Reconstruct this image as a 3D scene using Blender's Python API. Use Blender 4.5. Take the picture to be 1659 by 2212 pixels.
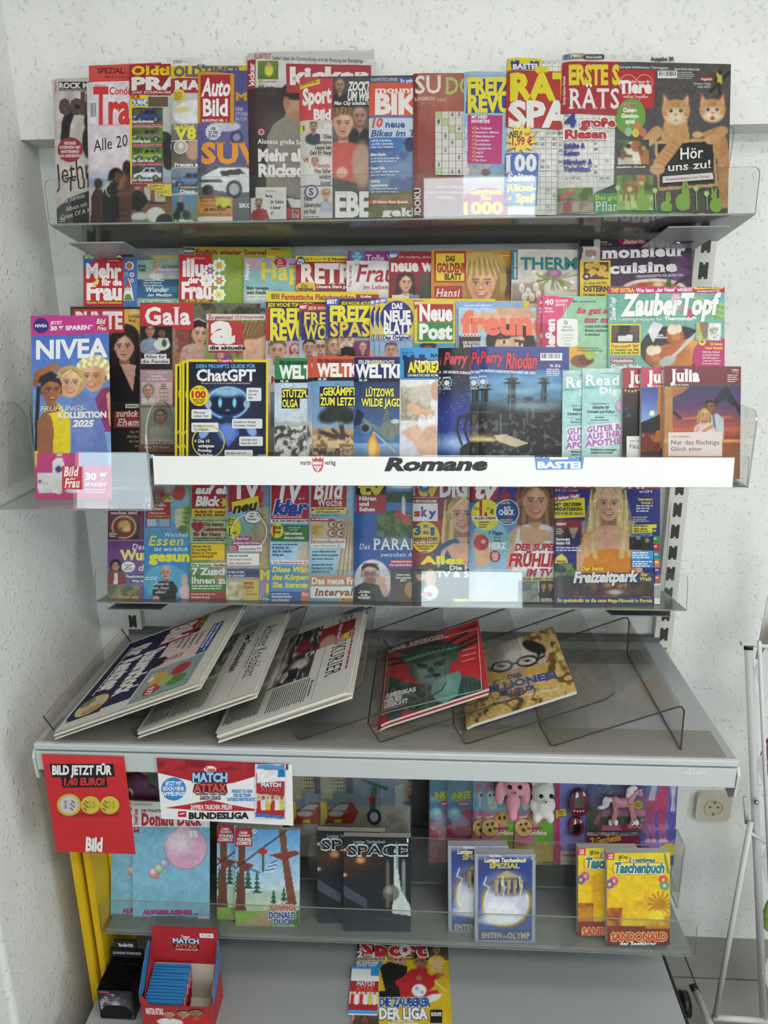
import bpy, bmesh, math, random
import numpy as np
from mathutils import Vector, Matrix
from mathutils.geometry import tessellate_polygon

random.seed(7)
rng = np.random.default_rng(7)
scene = bpy.context.scene
for o in list(bpy.data.objects):
    bpy.data.objects.remove(o, do_unlink=True)
COL = scene.collection

# ------------------------------------------------------------------ camera
FPX = 1600.0                                  # focal length in pixels of the 1659 x 2212 frame
YAW, PITCH, ROLL = (math.radians(a) for a in (3.3, 16.63, -0.55))
ZC = 1.665                                    # eye height above the floor
CAM = np.array([0.071, -1.598, ZC])
cy_, sy_, cp_, sp_ = math.cos(YAW), math.sin(YAW), math.cos(PITCH), math.sin(PITCH)
FWD = np.array([-sy_ * cp_, cy_ * cp_, -sp_])
RT = np.array([cy_, sy_, 0.0])
UP = np.cross(RT, FWD)
cr_, sr_ = math.cos(ROLL), math.sin(ROLL)
RT, UP = cr_ * RT + sr_ * UP, -sr_ * RT + cr_ * UP
cam_data = bpy.data.cameras.new('camera')
cam = bpy.data.objects.new('camera', cam_data)
COL.objects.link(cam)
cam_data.sensor_fit = 'VERTICAL'
cam_data.sensor_height = 36.0
cam_data.lens = 36.0 * FPX / 2212.0
cam_data.clip_start = 0.02
cam.matrix_world = Matrix(((RT[0], UP[0], -FWD[0], CAM[0]), (RT[1], UP[1], -FWD[1], CAM[1]),
                           (RT[2], UP[2], -FWD[2], CAM[2]), (0, 0, 0, 1)))
scene.camera = cam

# ------------------------------------------------------------------ world, daylight, exposure
world = bpy.data.worlds.new('sky')
scene.world = world
world.use_nodes = True
bgn = world.node_tree.nodes['Background']
bgn.inputs['Color'].default_value = (0.84, 0.92, 1.0, 1)
bgn.inputs['Strength'].default_value = 13.0
vs = scene.view_settings
vs.view_transform = 'Standard'
vs.look = 'None'
vs.gamma = 1.0
vs.exposure = -0.22
vs.use_curve_mapping = False
scene.cycles.use_denoising = True
scene.cycles.max_bounces = 7
scene.cycles.diffuse_bounces = 3
scene.cycles.glossy_bounces = 3
scene.cycles.transparent_max_bounces = 20
scene.cycles.use_adaptive_sampling = True
scene.cycles.adaptive_threshold = 0.08
scene.cycles.adaptive_min_samples = 12
scene.cycles.use_light_tree = False
scene.cycles.sample_clamp_indirect = 6.0
scene.cycles.caustics_reflective = False
scene.cycles.caustics_refractive = False

# ceiling luminaires: (x, y, length_x, width_y, power)
LUMINAIRES = [(0.15, -1.05, 1.50, 0.30, 10.5), (1.1, -2.1, 1.50, 0.30, 34.0), (-1.9, -2.2, 1.2, 0.3, 6.0)]
CEIL = 2.62

# ------------------------------------------------------------------ helpers
def lin(c):
    """'#rrggbb' (as seen in the photograph) -> linear rgb"""
    if isinstance(c, str):
        c = c.lstrip('#')
        if len(c) == 3:
            c = ''.join(ch * 2 for ch in c)
        v = np.array([int(c[i:i + 2], 16) for i in (0, 2, 4)]) / 255.0
    else:
        v = np.asarray(c, float)
    return np.where(v <= 0.04045, v / 12.92, ((v + 0.055) / 1.055) ** 2.4)

def ray(px, py):
    return FWD + RT * (px - 829.5) / FPX + UP * (1106.0 - py) / FPX

def atY(px, py, Y):
    d = ray(px, py)
    return CAM + d * ((Y - CAM[1]) / d[1])

def atZ(px, py, Z):
    d = ray(px, py)
    return CAM + d * ((Z - CAM[2]) / d[2])

def new_mat(name):
    m = bpy.data.materials.new(name)
    m.use_nodes = True
    nt = m.node_tree
    return m, nt, nt.nodes, nt.links, nt.nodes['Principled BSDF']

def simple_mat(name, color, rough=0.5, metal=0.0, spec=0.5, bump=0.0, bscale=200.0, var=0.0, vscale=20.0):
    m, nt, N, L, b = new_mat(name)
    c = lin(color)
    b.inputs['Base Color'].default_value = (*c, 1)
    b.inputs['Roughness'].default_value = rough
    b.inputs['Metallic'].default_value = metal
    b.inputs['Specular IOR Level'].default_value = spec
    tc = N.new('ShaderNodeTexCoord')
    if var > 0:
        n = N.new('ShaderNodeTexNoise'); n.inputs['Scale'].default_value = vscale; n.inputs['Detail'].default_value = 4
        mx = N.new('ShaderNodeMix'); mx.data_type = 'RGBA'
        mx.inputs['A'].default_value = (*(c * (1 - var)), 1); mx.inputs['B'].default_value = (*np.minimum(c * (1 + var), 1), 1)
        L.new(tc.outputs['Object'], n.inputs['Vector']); L.new(n.outputs['Fac'], mx.inputs['Factor'])
        L.new(mx.outputs['Result'], b.inputs['Base Color'])
    if bump > 0:
        n = N.new('ShaderNodeTexNoise'); n.inputs['Scale'].default_value = bscale; n.inputs['Detail'].default_value = 3
        bp = N.new('ShaderNodeBump'); bp.inputs['Strength'].default_value = bump; bp.inputs['Distance'].default_value = 0.002
        L.new(tc.outputs['Object'], n.inputs['Vector']); L.new(n.outputs['Fac'], bp.inputs['Height'])
        L.new(bp.outputs['Normal'], b.inputs['Normal'])
    return m

def plaster_mat():
    """roughcast paint: white with irregular raised flecks"""
    m, nt, N, L, b = new_mat('roughcast_plaster')
    tc = N.new('ShaderNodeTexCoord')
    n1 = N.new('ShaderNodeTexNoise'); n1.inputs['Scale'].default_value = 105; n1.inputs['Detail'].default_value = 2; n1.inputs['Roughness'].default_value = 0.5
    r1 = N.new('ShaderNodeValToRGB'); r1.color_ramp.elements[0].position = 0.60; r1.color_ramp.elements[1].position = 0.78
    n2 = N.new('ShaderNodeTexNoise'); n2.inputs['Scale'].default_value = 9; n2.inputs['Detail'].default_value = 3
    ad = N.new('ShaderNodeMath'); ad.operation = 'MULTIPLY_ADD'; ad.inputs[1].default_value = 0.8
    bp = N.new('ShaderNodeBump'); bp.inputs['Strength'].default_value = 0.8; bp.inputs['Distance'].default_value = 0.0035
    cr = N.new('ShaderNodeValToRGB')
    cr.color_ramp.elements[0].color = (*lin('#dfdfdb'), 1); cr.color_ramp.elements[1].color = (*lin('#eeeeea'), 1)
    for n in (n1, n2):
        L.new(tc.outputs['Object'], n.inputs['Vector'])
    L.new(n1.outputs['Fac'], r1.inputs['Fac'])
    L.new(r1.outputs['Color'], ad.inputs[0]); L.new(n2.outputs['Fac'], ad.inputs[2])
    L.new(ad.outputs['Value'], bp.inputs['Height']); L.new(bp.outputs['Normal'], b.inputs['Normal'])
    L.new(n2.outputs['Fac'], cr.inputs['Fac']); L.new(cr.outputs['Color'], b.inputs['Base Color'])
    b.inputs['Roughness'].default_value = 0.75
    return m

def acrylic_mat(name, tint, refl=1.0, rough=0.015):
    """thin clear sheet: tinted see-through, mirror reflection by Fresnel"""
    m, nt, N, L, b = new_mat(name)
    N.remove(b)
    out = N['Material Output']
    tr = N.new('ShaderNodeBsdfTransparent'); tr.inputs['Color'].default_value = (*lin(tint), 1)
    gl = N.new('ShaderNodeBsdfGlossy'); gl.inputs['Roughness'].default_value = rough
    lw = N.new('ShaderNodeLayerWeight'); lw.inputs['Blend'].default_value = 0.5
    pw = N.new('ShaderNodeMath'); pw.operation = 'POWER'; pw.inputs[1].default_value = 5.0
    mul = N.new('ShaderNodeMath'); mul.operation = 'MULTIPLY_ADD'; mul.inputs[1].default_value = 0.9 * refl; mul.inputs[2].default_value = 0.042 * refl; mul.use_clamp = True
    mx = N.new('ShaderNodeMixShader')
    L.new(lw.outputs['Facing'], pw.inputs[0]); L.new(pw.outputs['Value'], mul.inputs[0]); L.new(mul.outputs['Value'], mx.inputs['Fac'])
    L.new(tr.outputs['BSDF'], mx.inputs[1]); L.new(gl.outputs['BSDF'], mx.inputs[2])
    L.new(mx.outputs['Shader'], out.inputs['Surface'])
    return m

def print_mat(name, rough, spec=0.5, coat=0.0):
    """printed paper: the ink colours are stored on the mesh"""
    m, nt, N, L, b = new_mat(name)
    a = N.new('ShaderNodeAttribute'); a.attribute_name = 'ink'
    L.new(a.outputs['Color'], b.inputs['Base Color'])
    b.inputs['Roughness'].default_value = rough
    b.inputs['Specular IOR Level'].default_value = spec
    b.inputs['Coat Weight'].default_value = coat
    b.inputs['Coat Roughness'].default_value = 0.12
    return m

def ribbed_mat(name, color, scale):
    m, nt, N, L, b = new_mat(name)
    b.inputs['Base Color'].default_value = (*lin(color), 1)
    b.inputs['Roughness'].default_value = 0.55
    tc = N.new('ShaderNodeTexCoord')
    w = N.new('ShaderNodeTexWave'); w.bands_direction = 'Y'; w.inputs['Scale'].default_value = scale
    bp = N.new('ShaderNodeBump'); bp.inputs['Strength'].default_value = 0.5; bp.inputs['Distance'].default_value = 0.0015
    L.new(tc.outputs['Object'], w.inputs['Vector']); L.new(w.outputs['Fac'], bp.inputs['Height'])
    L.new(bp.outputs['Normal'], b.inputs['Normal'])
    return m

def pages_mat():
    """cut edges of many sheets"""
    m, nt, N, L, b = new_mat('paper_edges')
    tc = N.new('ShaderNodeTexCoord')
    w = N.new('ShaderNodeTexWave'); w.bands_direction = 'Z'; w.inputs['Scale'].default_value = 420; w.inputs['Distortion'].default_value = 1.5
    cr = N.new('ShaderNodeValToRGB')
    cr.color_ramp.elements[0].color = (*lin('#b4b0a8'), 1); cr.color_ramp.elements[1].color = (*lin('#e4e1da'), 1)
    L.new(tc.outputs['Object'], w.inputs['Vector']); L.new(w.outputs['Fac'], cr.inputs['Fac']); L.new(cr.outputs['Color'], b.inputs['Base Color'])
    b.inputs['Roughness'].default_value = 0.8
    return m

M = {}
M['plaster'] = plaster_mat()
M['ceiling'] = simple_mat('ceiling_paint', '#eeeeec', 0.9)
M['steel'] = simple_mat('grey_shelf_paint', '#8d908f', 0.45, 0, 0.5, 0.05, 400)
M['steel_dark'] = simple_mat('shaded_back_panel_paint', '#5c5d5d', 0.5, 0, 0.5)  # grey darkened to carry the shade under the counter
M['fascia'] = simple_mat('pale_fascia_paint', '#bfc4c4', 0.4)
M['rail'] = simple_mat('cream_rail_paint', '#d6d4cb', 0.4)
M['hole'] = simple_mat('slot_dark', '#3c3b38', 0.7)
M['desk'] = simple_mat('desk_paint', '#9a9e9f', 0.28, 0, 0.6)
M['deck'] = simple_mat('base_deck_paint', '#9b9e9e', 0.42)
M['mat'] = ribbed_mat('ribbed_shelf_mat', '#85827a', 130)
M['bracket'] = simple_mat('zinc_bracket', '#9a9b9b', 0.35, 0.35)
M['acrylic'] = acrylic_mat('clear_acrylic', '#fcfdfc')
M['acrylic_grey'] = acrylic_mat('greyed_acrylic', '#f3f4f3')
M['tray_grey'] = simple_mat('grey_tray_floor', '#6f706d', 0.10, 0, 0.6)
M['room_wall'] = simple_mat('shop_wall_paint', '#dadad8', 0.9)
M['smoke'] = acrylic_mat('smoked_acrylic', '#faf9f7')
M['smoke_edge'] = simple_mat('smoked_acrylic_edge', '#37352f', 0.2, 0, 0.6)
M['acrylic_edge'] = simple_mat('acrylic_edge', '#9b9d9a', 0.15, 0, 0.7)
M['gloss'] = print_mat('glossy_print', 0.30, 0.28)
M['satin'] = print_mat('satin_print', 0.42, 0.28)
M['matt'] = print_mat('newsprint', 0.85, 0.2)
M['pages'] = pages_mat()
M['white_plastic'] = simple_mat('white_plastic', '#f4f4f2', 0.35)
M['socket'] = simple_mat('aged_socket_plastic', '#cfc6b4', 0.4)
M['yellow'] = simple_mat('yellow_board', '#d9b012', 0.6, 0, 0.3, 0, 1, 0.06, 8)
M['rack_white'] = simple_mat('white_rack_lacquer', '#c6c6c5', 0.4)
M['chrome'] = simple_mat('steel_screw', '#b0b0b0', 0.25, 0.9)
M['black'] = simple_mat('black_plastic', '#1d1c1b', 0.4)

def obj(name, verts, faces, mat, parent=None, smooth=False, mats=None, fmat=None):
    me = bpy.data.meshes.new(name)
    me.from_pydata([tuple(map(float, v)) for v in verts], [], faces)
    for k in (mats or [mat]):
        me.materials.append(M[k] if isinstance(k, str) else k)
    if fmat is not None:
        me.polygons.foreach_set('material_index', fmat)
    if smooth:
        me.polygons.foreach_set('use_smooth', [True] * len(me.polygons))
    o = bpy.data.objects.new(name, me)
    COL.objects.link(o)
    if parent is not None:
        o.parent = parent
    return o

def empty(name, loc=(0, 0, 0)):
    e = bpy.data.objects.new(name, None)
    e.empty_display_size = 0.05
    COL.objects.link(e)
    e.location = loc
    return e

def tag(o, label=None, cat=None, group=None, kind=None):
    for k, v in (('label', label), ('category', cat), ('group', group), ('kind', kind)):
        if v:
            o[k] = v
    return o

BOXF = [(0, 3, 2, 1), (4, 5, 6, 7), (0, 1, 5, 4), (1, 2, 6, 5), (2, 3, 7, 6), (3, 0, 4, 7)]
def boxv(x0, x1, y0, y1, z0, z1):
    return [(x0, y0, z0), (x1, y0, z0), (x1, y1, z0), (x0, y1, z0), (x0, y0, z1), (x1, y0, z1), (x1, y1, z1), (x0, y1, z1)]

def box(name, x0, x1, y0, y1, z0, z1, mat, parent=None, bevel=0.0, rel=True):
    """world-space box; when the parent is an Empty its location is taken off"""
    off = np.array(parent.location) if (parent is not None and rel) else np.zeros(3)
    v = [tuple(np.array(p) - off) for p in boxv(x0, x1, y0, y1, z0, z1)]
    o = obj(name, v, BOXF, mat, parent)
    if bevel > 0:
        b = o.modifiers.new('bevel', 'BEVEL'); b.width = bevel; b.segments = 2
    return o

def prism(name, outline, axis, a, b, mat, parent=None, mats=None, edge_slot=None, off=None):
    """outline: 2D points; extruded along axis from a to b. side faces may take a second material slot"""
    n = len(outline)
    def pt(p, h):
        return {'x': (h, p[0], p[1]), 'y': (p[0], h, p[1]), 'z': (p[0], p[1], h)}[axis]
    v = [pt(p, a) for p in outline] + [pt(p, b) for p in outline]
    if off is not None:
        v = [tuple(np.array(q) - np.array(off)) for q in v]
    tris = tessellate_polygon([[Vector((p[0], p[1], 0)) for p in outline]])
    f = [tuple(t) for t in tris] + [tuple(i + n for i in reversed(t)) for t in tris]
    k = len(f)
    f += [(i, (i + 1) % n, n + (i + 1) % n, n + i) for i in range(n)]
    fm = None
    if edge_slot is not None:
        fm = [0] * k + [edge_slot] * n
    o = obj(name, v, f, mat, parent, mats=mats, fmat=fm)
    fix_normals(o)
    return o

def fix_normals(o):
    bm = bmesh.new(); bm.from_mesh(o.data)
    bmesh.ops.recalc_face_normals(bm, faces=bm.faces)
    bm.to_mesh(o.data); bm.free()

def tube(name, pts, r, mat, parent=None, seg=10, off=None):
    """round bar through the points"""
    pts = [np.array(p, float) - (np.array(off) if off is not None else 0) for p in pts]
    v, f = [], []
    for i, p in enumerate(pts):
        d = pts[min(i + 1, len(pts) - 1)] - pts[max(i - 1, 0)]
        d /= np.linalg.norm(d)
        a = np.cross(d, (0.31, 0.17, 0.93)); a /= np.linalg.norm(a)
        b = np.cross(d, a)
        for k in range(seg):
            t = 2 * math.pi * k / seg
            v.append(p + r * (math.cos(t) * a + math.sin(t) * b))
    for i in range(len(pts) - 1):
        for k in range(seg):
            f.append((i * seg + k, i * seg + (k + 1) % seg, (i + 1) * seg + (k + 1) % seg, (i + 1) * seg + k))
    f.append(tuple(range(seg - 1, -1, -1)))
    f.append(tuple((len(pts) - 1) * seg + k for k in range(seg)))
    o = obj(name, v, f, mat, parent, smooth=True)
    fix_normals(o)
    return o

def rounded_rect(w, h, r, corners=(1, 1, 1, 1), n=6, x0=0.0, y0=0.0):
    """outline from bottom-left counter-clockwise; corners = bl, br, tr, tl"""
    pts = []
    for (cx, cy, a0, k) in ((r, r, 180, 0), (w - r, r, 270, 1), (w - r, h - r, 0, 2), (r, h - r, 90, 3)):
        if corners[k]:
            for i in range(n + 1):
                t = math.radians(a0 + 90 * i / n)
                pts.append((x0 + cx + r * math.cos(t), y0 + cy + r * math.sin(t)))
        else:
            pts.append((x0 + (0 if k in (0, 3) else w), y0 + (0 if k in (0, 1) else h)))
    return pts

# ------------------------------------------------------------------ the room
WALL_Y, LEFT_X, RIGHT_X, BACK_Y = 0.02, -0.722, 2.3, -3.9
PIER_Y = -0.535

def structure(o):
    o['kind'] = 'structure'
    return o

# back wall: the upper part stands proud above a ledge
prof = [(WALL_Y, 0.0), (WALL_Y, ZC + 0.285), (-0.045, ZC + 0.289), (-0.045, CEIL), (0.25, CEIL), (0.25, 0.0)]
structure(prism('wall_shelf_side', prof, 'x', LEFT_X - 0.05, RIGHT_X, 'plaster'))
# left-hand pier with a rounded arris towards the room
pr = [(LEFT_X, 0.2)]
for i in range(7):
    t = math.radians(90 * i / 6)
    pr.append((LEFT_X - 0.012 + 0.012 * math.cos(t), PIER_Y + 0.012 - 0.012 * math.sin(t)))
pr += [(-3.2, PIER_Y), (-3.2, 0.2)]
structure(prism('wall_left', pr, 'z', 0.0, CEIL, 'plaster'))
SIDE = (-2.4, -1.4, 0.80, 1.85)             # unseen side window added to brighten the left wall: y0, y1, z0, z1
def side_wall():
    v, f = [], []
    y0, y1, z0, z1 = SIDE
    for q in ((BACK_Y, y0, 0, CEIL), (y1, 0.25, 0, CEIL), (y0, y1, 0, z0), (y0, y1, z1, CEIL)):
        k = len(v); v.extend(boxv(RIGHT_X, RIGHT_X + 0.1, *q)); f.extend([tuple(i + k for i in p) for p in BOXF])
    return obj('wall_right', v, f, 'room_wall')
structure(side_wall())
structure(box('wall_far_left', -3.3, -3.2, BACK_Y, PIER_Y, 0, CEIL, 'room_wall'))
structure(box('ceiling', -3.3, RIGHT_X + 0.1, BACK_Y - 0.1, 0.25, CEIL, CEIL + 0.08, 'ceiling'))
floor = structure(box('floor', -3.3, RIGHT_X + 0.1, BACK_Y - 0.1, 0.25, -0.06, -0.004, simple_mat('grout', '#6d6a65', 0.9)))
tile_mat = simple_mat('grey_floor_tile', '#8d8a84', 0.45, 0, 0.5, 0.03, 300, 0.07, 6)
T = 0.30
tile0 = None
for i in range(-11, 6):
    for j in range(0, 13):
        x0, y1 = 0.7535 + i * T, -0.106 - (j - 1) * T
        y0 = y1 - T
        if x0 + T < -3.2 or x0 > RIGHT_X or y1 < BACK_Y or y0 > 0.02:
            continue
        if tile0 is None:
            tile0 = obj('floor_tile', boxv(0.002, T - 0.002, 0.002, T - 0.002, -0.02, 0.0), BOXF, tile_mat, floor)
            t = tile0
        else:
            t = tile0.copy(); COL.objects.link(t); t.parent = floor
        t.location = (x0, y0, 0)
# wall behind the viewer with two windows
DOOR = (0.0, 0.82, 0.95, 2.56)
WIN = (-2.3, -1.65, 1.42, 1.95)
def wall_with_openings(name, y0, y1, x0, x1, z1, holes, mat):
    xs = sorted({x0, x1, *[h[0] for h in holes], *[h[1] for h in holes]})
    v, f = [], []
    def add(a, b, c, d):
        k = len(v); v.extend(boxv(a, b, y0, y1, c, d)); f.extend([tuple(i + k for i in q) for q in BOXF])
    for a, b in zip(xs[:-1], xs[1:]):
        h = [q for q in holes if q[0] <= a and q[1] >= b]
        if not h:
            add(a, b, 0, z1)
        else:
            add(a, b, 0, h[0][2]); add(a, b, h[0][3], z1)
    return obj(name, v, f, mat)
structure(wall_with_openings('wall_street', BACK_Y - 0.1, BACK_Y, -3.3, RIGHT_X + 0.1, CEIL, [DOOR, WIN], 'room_wall'))
pane_mat = acrylic_mat('window_glass', '#f4f7f6')
for nm, (a, b, c, d) in (('window_1', DOOR), ('window_2', WIN)):
    e = structure(empty(nm, ((a + b) / 2, BACK_Y - 0.05, c)))
    fr = 0.05
    for nme, q in (('frame_stile', (a, a + fr, c, d)), ('frame_stile', (b - fr, b, c, d)), ('frame_rail', (a + fr, b - fr, c, c + fr)), ('frame_rail', (a + fr, b - fr, d - fr, d))):
        box(nme, q[0], q[1], BACK_Y - 0.08, BACK_Y - 0.03, q[2], q[3], 'white_plastic', e)
    box('pane', a + fr, b - fr, BACK_Y - 0.058, BACK_Y - 0.052, c + fr, d - fr, pane_mat, e)
    la = bpy.data.lights.new(nm + '_daylight', 'AREA')
    la.shape = 'RECTANGLE'; la.size = b - a; la.size_y = d - c
    la.cycles.is_portal = True
    lo = bpy.data.objects.new(nm + '_daylight', la); COL.objects.link(lo)
    lo.location = ((a + b) / 2, BACK_Y - 0.12, (c + d) / 2)
    lo.rotation_euler = (math.radians(90), 0, 0)
y0, y1, z0, z1 = SIDE
e = structure(empty('window_3', (RIGHT_X + 0.05, (y0 + y1) / 2, z0)))  # added window: throws cool daylight on the left wall and deck
for nme, q in (('frame_stile', (y0, y0 + .04, z0, z1)), ('frame_stile', (y1 - .04, y1, z0, z1)), ('frame_rail', (y0 + .04, y1 - .04, z0, z0 + .04)), ('frame_rail', (y0 + .04, y1 - .04, z1 - .04, z1))):
    box(nme, RIGHT_X + .03, RIGHT_X + .08, *q, 'white_plastic', e)
box('pane', RIGHT_X + .052, RIGHT_X + .058, y0 + .04, y1 - .04, z0 + .04, z1 - .04, pane_mat, e)
la = bpy.data.lights.new('window_3_daylight', 'AREA'); la.shape = 'RECTANGLE'; la.size = z1 - z0; la.size_y = y1 - y0
la.cycles.is_portal = True
lo = bpy.data.objects.new('window_3_daylight', la); COL.objects.link(lo)
lo.location = (RIGHT_X + .12, (y0 + y1) / 2, (z0 + z1) / 2); lo.rotation_euler = (0, math.radians(90), 0)
structure(box('trim_pavement', -9, 9, -12, BACK_Y - 0.1, -0.1, -0.03, simple_mat('pavement', '#b5b2ac', 0.9)))

# ceiling luminaires
for (x, y, lx, wy, pw) in LUMINAIRES:
    e = empty('ceiling_lamp', (x, y, CEIL))
    box('housing', x - lx / 2 - 0.02, x + lx / 2 + 0.02, y - wy / 2 - 0.02, y + wy / 2 + 0.02, CEIL - 0.07, CEIL, 'white_plastic', e)
    m, nt, N, L, b = new_mat('lamp_diffuser')
    b.inputs['Base Color'].default_value = (0.9, 0.9, 0.9, 1)
    b.inputs['Emission Color'].default_value = (1.0, 0.965, 0.90, 1)
    b.inputs['Emission Strength'].default_value = pw / (math.pi * lx * wy)
    box('diffuser', x - lx / 2, x + lx / 2, y - wy / 2, y + wy / 2, CEIL - 0.085, CEIL - 0.0705, m, e)
    tag(e, 'flat ceiling lamp ' + {0.15: 'nearest the magazine shelves', -1.9: 'beside the small window', 1.1: 'over the middle of the room'}[x], 'lamp', 'ceiling lamps')

# ------------------------------------------------------------------ shelving
def panel(name, o, ex, ey, w, h, t, mat, edge, parent, r=0.0, corners=(0, 0, 0, 0)):
    """sheet: origin o (world), unit axes ex (length w) and ey (height h), thickness t along ex x ey"""
    o, ex, ey = np.array(o, float), np.array(ex, float), np.array(ey, float)
    ex, ey = ex / np.linalg.norm(ex), ey / np.linalg.norm(ey)
    n = np.cross(ex, ey)
    out = rounded_rect(w, h, r, corners) if r > 0 else [(0, 0), (w, 0), (w, h), (0, h)]
    k = len(out)
    off = np.array(parent.location) if parent is not None else 0
    v = [o + ex * p[0] + ey * p[1] - n * t / 2 - off for p in out] + [o + ex * p[0] + ey * p[1] + n * t / 2 - off for p in out]
    f = [tuple(reversed(range(k))), tuple(range(k, 2 * k))] + [(i, (i + 1) % k, k + (i + 1) % k, k + i) for i in range(k)]
    return obj(name, v, f, mat, parent, mats=[mat, edge], fmat=[0, 0] + [1] * k)

def tray(name, label, x0, x1, lip_top, front, rear, back_top, mat='acrylic', edge='acrylic_edge', floor_mat='tray_grey', back=True, lip_r=0.012):
    e = empty(name, ((x0 + x1) / 2, front[0], ZC + front[1]))
    w = x1 - x0
    def yz(p):
        return np.array([0, p[0], ZC + p[1]])
    def seg(nm, a, b, m, r, c):
        d = yz(b) - yz(a)
        return panel(nm, yz(a) + np.array([x0, 0, 0]), (1, 0, 0), d, w, np.linalg.norm(d), 0.003, m, edge, e, r, c)
    seg('front_lip', front, lip_top, mat, lip_r, (0, 0, 1, 1))
    seg('floor_panel', front, rear, floor_mat, 0, None)
    if back:
        seg('back_panel', rear, back_top, mat, lip_r, (0, 0, 1, 1))
    tag(e, label, 'shelf tray')
    return e

def bracket_plate(parent, x0, x1, y0, z0, y1, z1, skew, mat='bracket'):
    """folded sheet-metal support under the end of a tray, with its keyhole and screw"""
    off = np.array(parent.location)
    p = [(x0, y0, ZC + z0), (x1, y0, ZC + z0), (x1 + skew, y1, ZC + z1), (x0 + skew, y1, ZC + z1)]
    q = [(a, b, c - 0.002) for a, b, c in p]
    v = [np.array(k) - off for k in p + q]
    o = obj('support_plate', v, BOXF, mat, parent)
    fix_normals(o)
    c = np.mean(np.array(p), axis=0) - off
    d1 = np.array(p[1]) - np.array(p[0]); d2 = np.array(p[3]) - np.array(p[0])
    n = np.cross(d1, d2); n /= np.linalg.norm(n)
    if n[2] > 0:
        n = -n
    tube('screw', [c + n * 0.0005, c + n * 0.007], 0.006, 'chrome', o, 12)
    s = c + d1 * 0.16
    vv = [s - d1 * 0.10 - d2 * 0.03, s + d1 * 0.10 - d2 * 0.03, s + d1 * 0.10 + d2 * 0.03, s - d1 * 0.10 + d2 * 0.03]
    vv = [k + n * 0.0026 for k in vv] + [k + n * 0.0034 for k in vv]
    k = obj('keyhole', vv, BOXF, 'hole', o); fix_normals(k)
    return o

# wall rails with punched slots
H_SLOT = [(-9, -16), (-2.5, -16), (-2.5, -12), (2.5, -12), (2.5, -16), (9, -16), (9, 16), (2.5, 16), (2.5, 12), (-2.5, 12), (-2.5, 16), (-9, 16)]
slot0 = None
zs0 = atY(1519, 528, 0.0)[2]
for x, lab in ((0.625, 'slotted cream shelf upright bare of magazines beside the wall socket'), (-0.628, 'slotted cream shelf upright in the corner by the rough pier')):
    e = empty('shelf_upright', (x, 0.0, 0.0))
    box('rail', x - 0.0205, x + 0.0205, -0.004, WALL_Y, 0.02, ZC + 0.30, 'rail', e)
    for k in range(-6, 22):
        z = zs0 + 0.15 - 0.05 * k + (0 if x > 0 else 0.012)
        if slot0 is None:
            slot0 = prism('slot', [(a / 1000, b / 1000) for a, b in H_SLOT], 'y', -0.0046, -0.003, 'hole', e)
            s = slot0
        else:
            s = slot0.copy(); COL.objects.link(s); s.parent = e
        s.location = (0, 0, z)
    tag(e, lab, 'shelf upright', 'shelf uprights')

# top tray
tr1 = tray('magazine_tray', 'clear acrylic tray along the top, holding the uppermost magazines', -0.614, 0.636, (-0.1925, 0.196), (-0.194, 0.121), (-0.035, 0.088), (-0.055, 0.285))
bracket_plate(tr1, -0.597, -0.490, -0.165, 0.092, -0.045, 0.052, 0.035)
bracket_plate(tr1, 0.500, 0.607, -0.165, 0.105, -0.045, 0.062, -0.035)
# middle tray, deep and stepped
tr2 = empty('magazine_tray', (0.1, -0.40, ZC - 0.30))
box('floor_panel', -0.395, 0.592, -0.40, -0.02, ZC - 0.312, ZC - 0.309, 'tray_grey', tr2)
box('step_panel', -0.655, 0.60, -0.19, -0.02, ZC - 0.205, ZC - 0.202, 'tray_grey', tr2)
box('floor_panel', -0.668, -0.3965, -0.255, -0.02, ZC - 0.352, ZC - 0.349, 'tray_grey', tr2)
panel('front_lip', (-0.395, -0.405, ZC - 0.312), (1, 0, 0), (0, 0.12, 1), 0.987, 0.052, 0.003, 'acrylic', 'acrylic_edge', tr2, 0.006, (0, 0, 1, 1))
panel('end_panel', (0.5935, -0.405, ZC - 0.312), (0, 1, 0), (0, 0, 1), 0.14, 0.125, 0.003, 'acrylic', 'acrylic_edge', tr2, 0.02, (0, 0, 1, 1))
tag(tr2, 'deep stepped acrylic tray behind the white lettered strip', 'shelf tray')
# lower tray (television magazines)
tr3 = tray('magazine_tray', 'clear acrylic tray of television magazines above the newspapers', -0.634, 0.610, (-0.148, -0.562), (-0.164, -0.636), (-0.02, -0.655), (0.0, -0.42))
bracket_plate(tr3, -0.622, -0.505, -0.14, -0.662, -0.03, -0.664, 0.02)
bracket_plate(tr3, 0.470, 0.592, -0.13, -0.664, -0.03, -0.666, -0.03)

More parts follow.
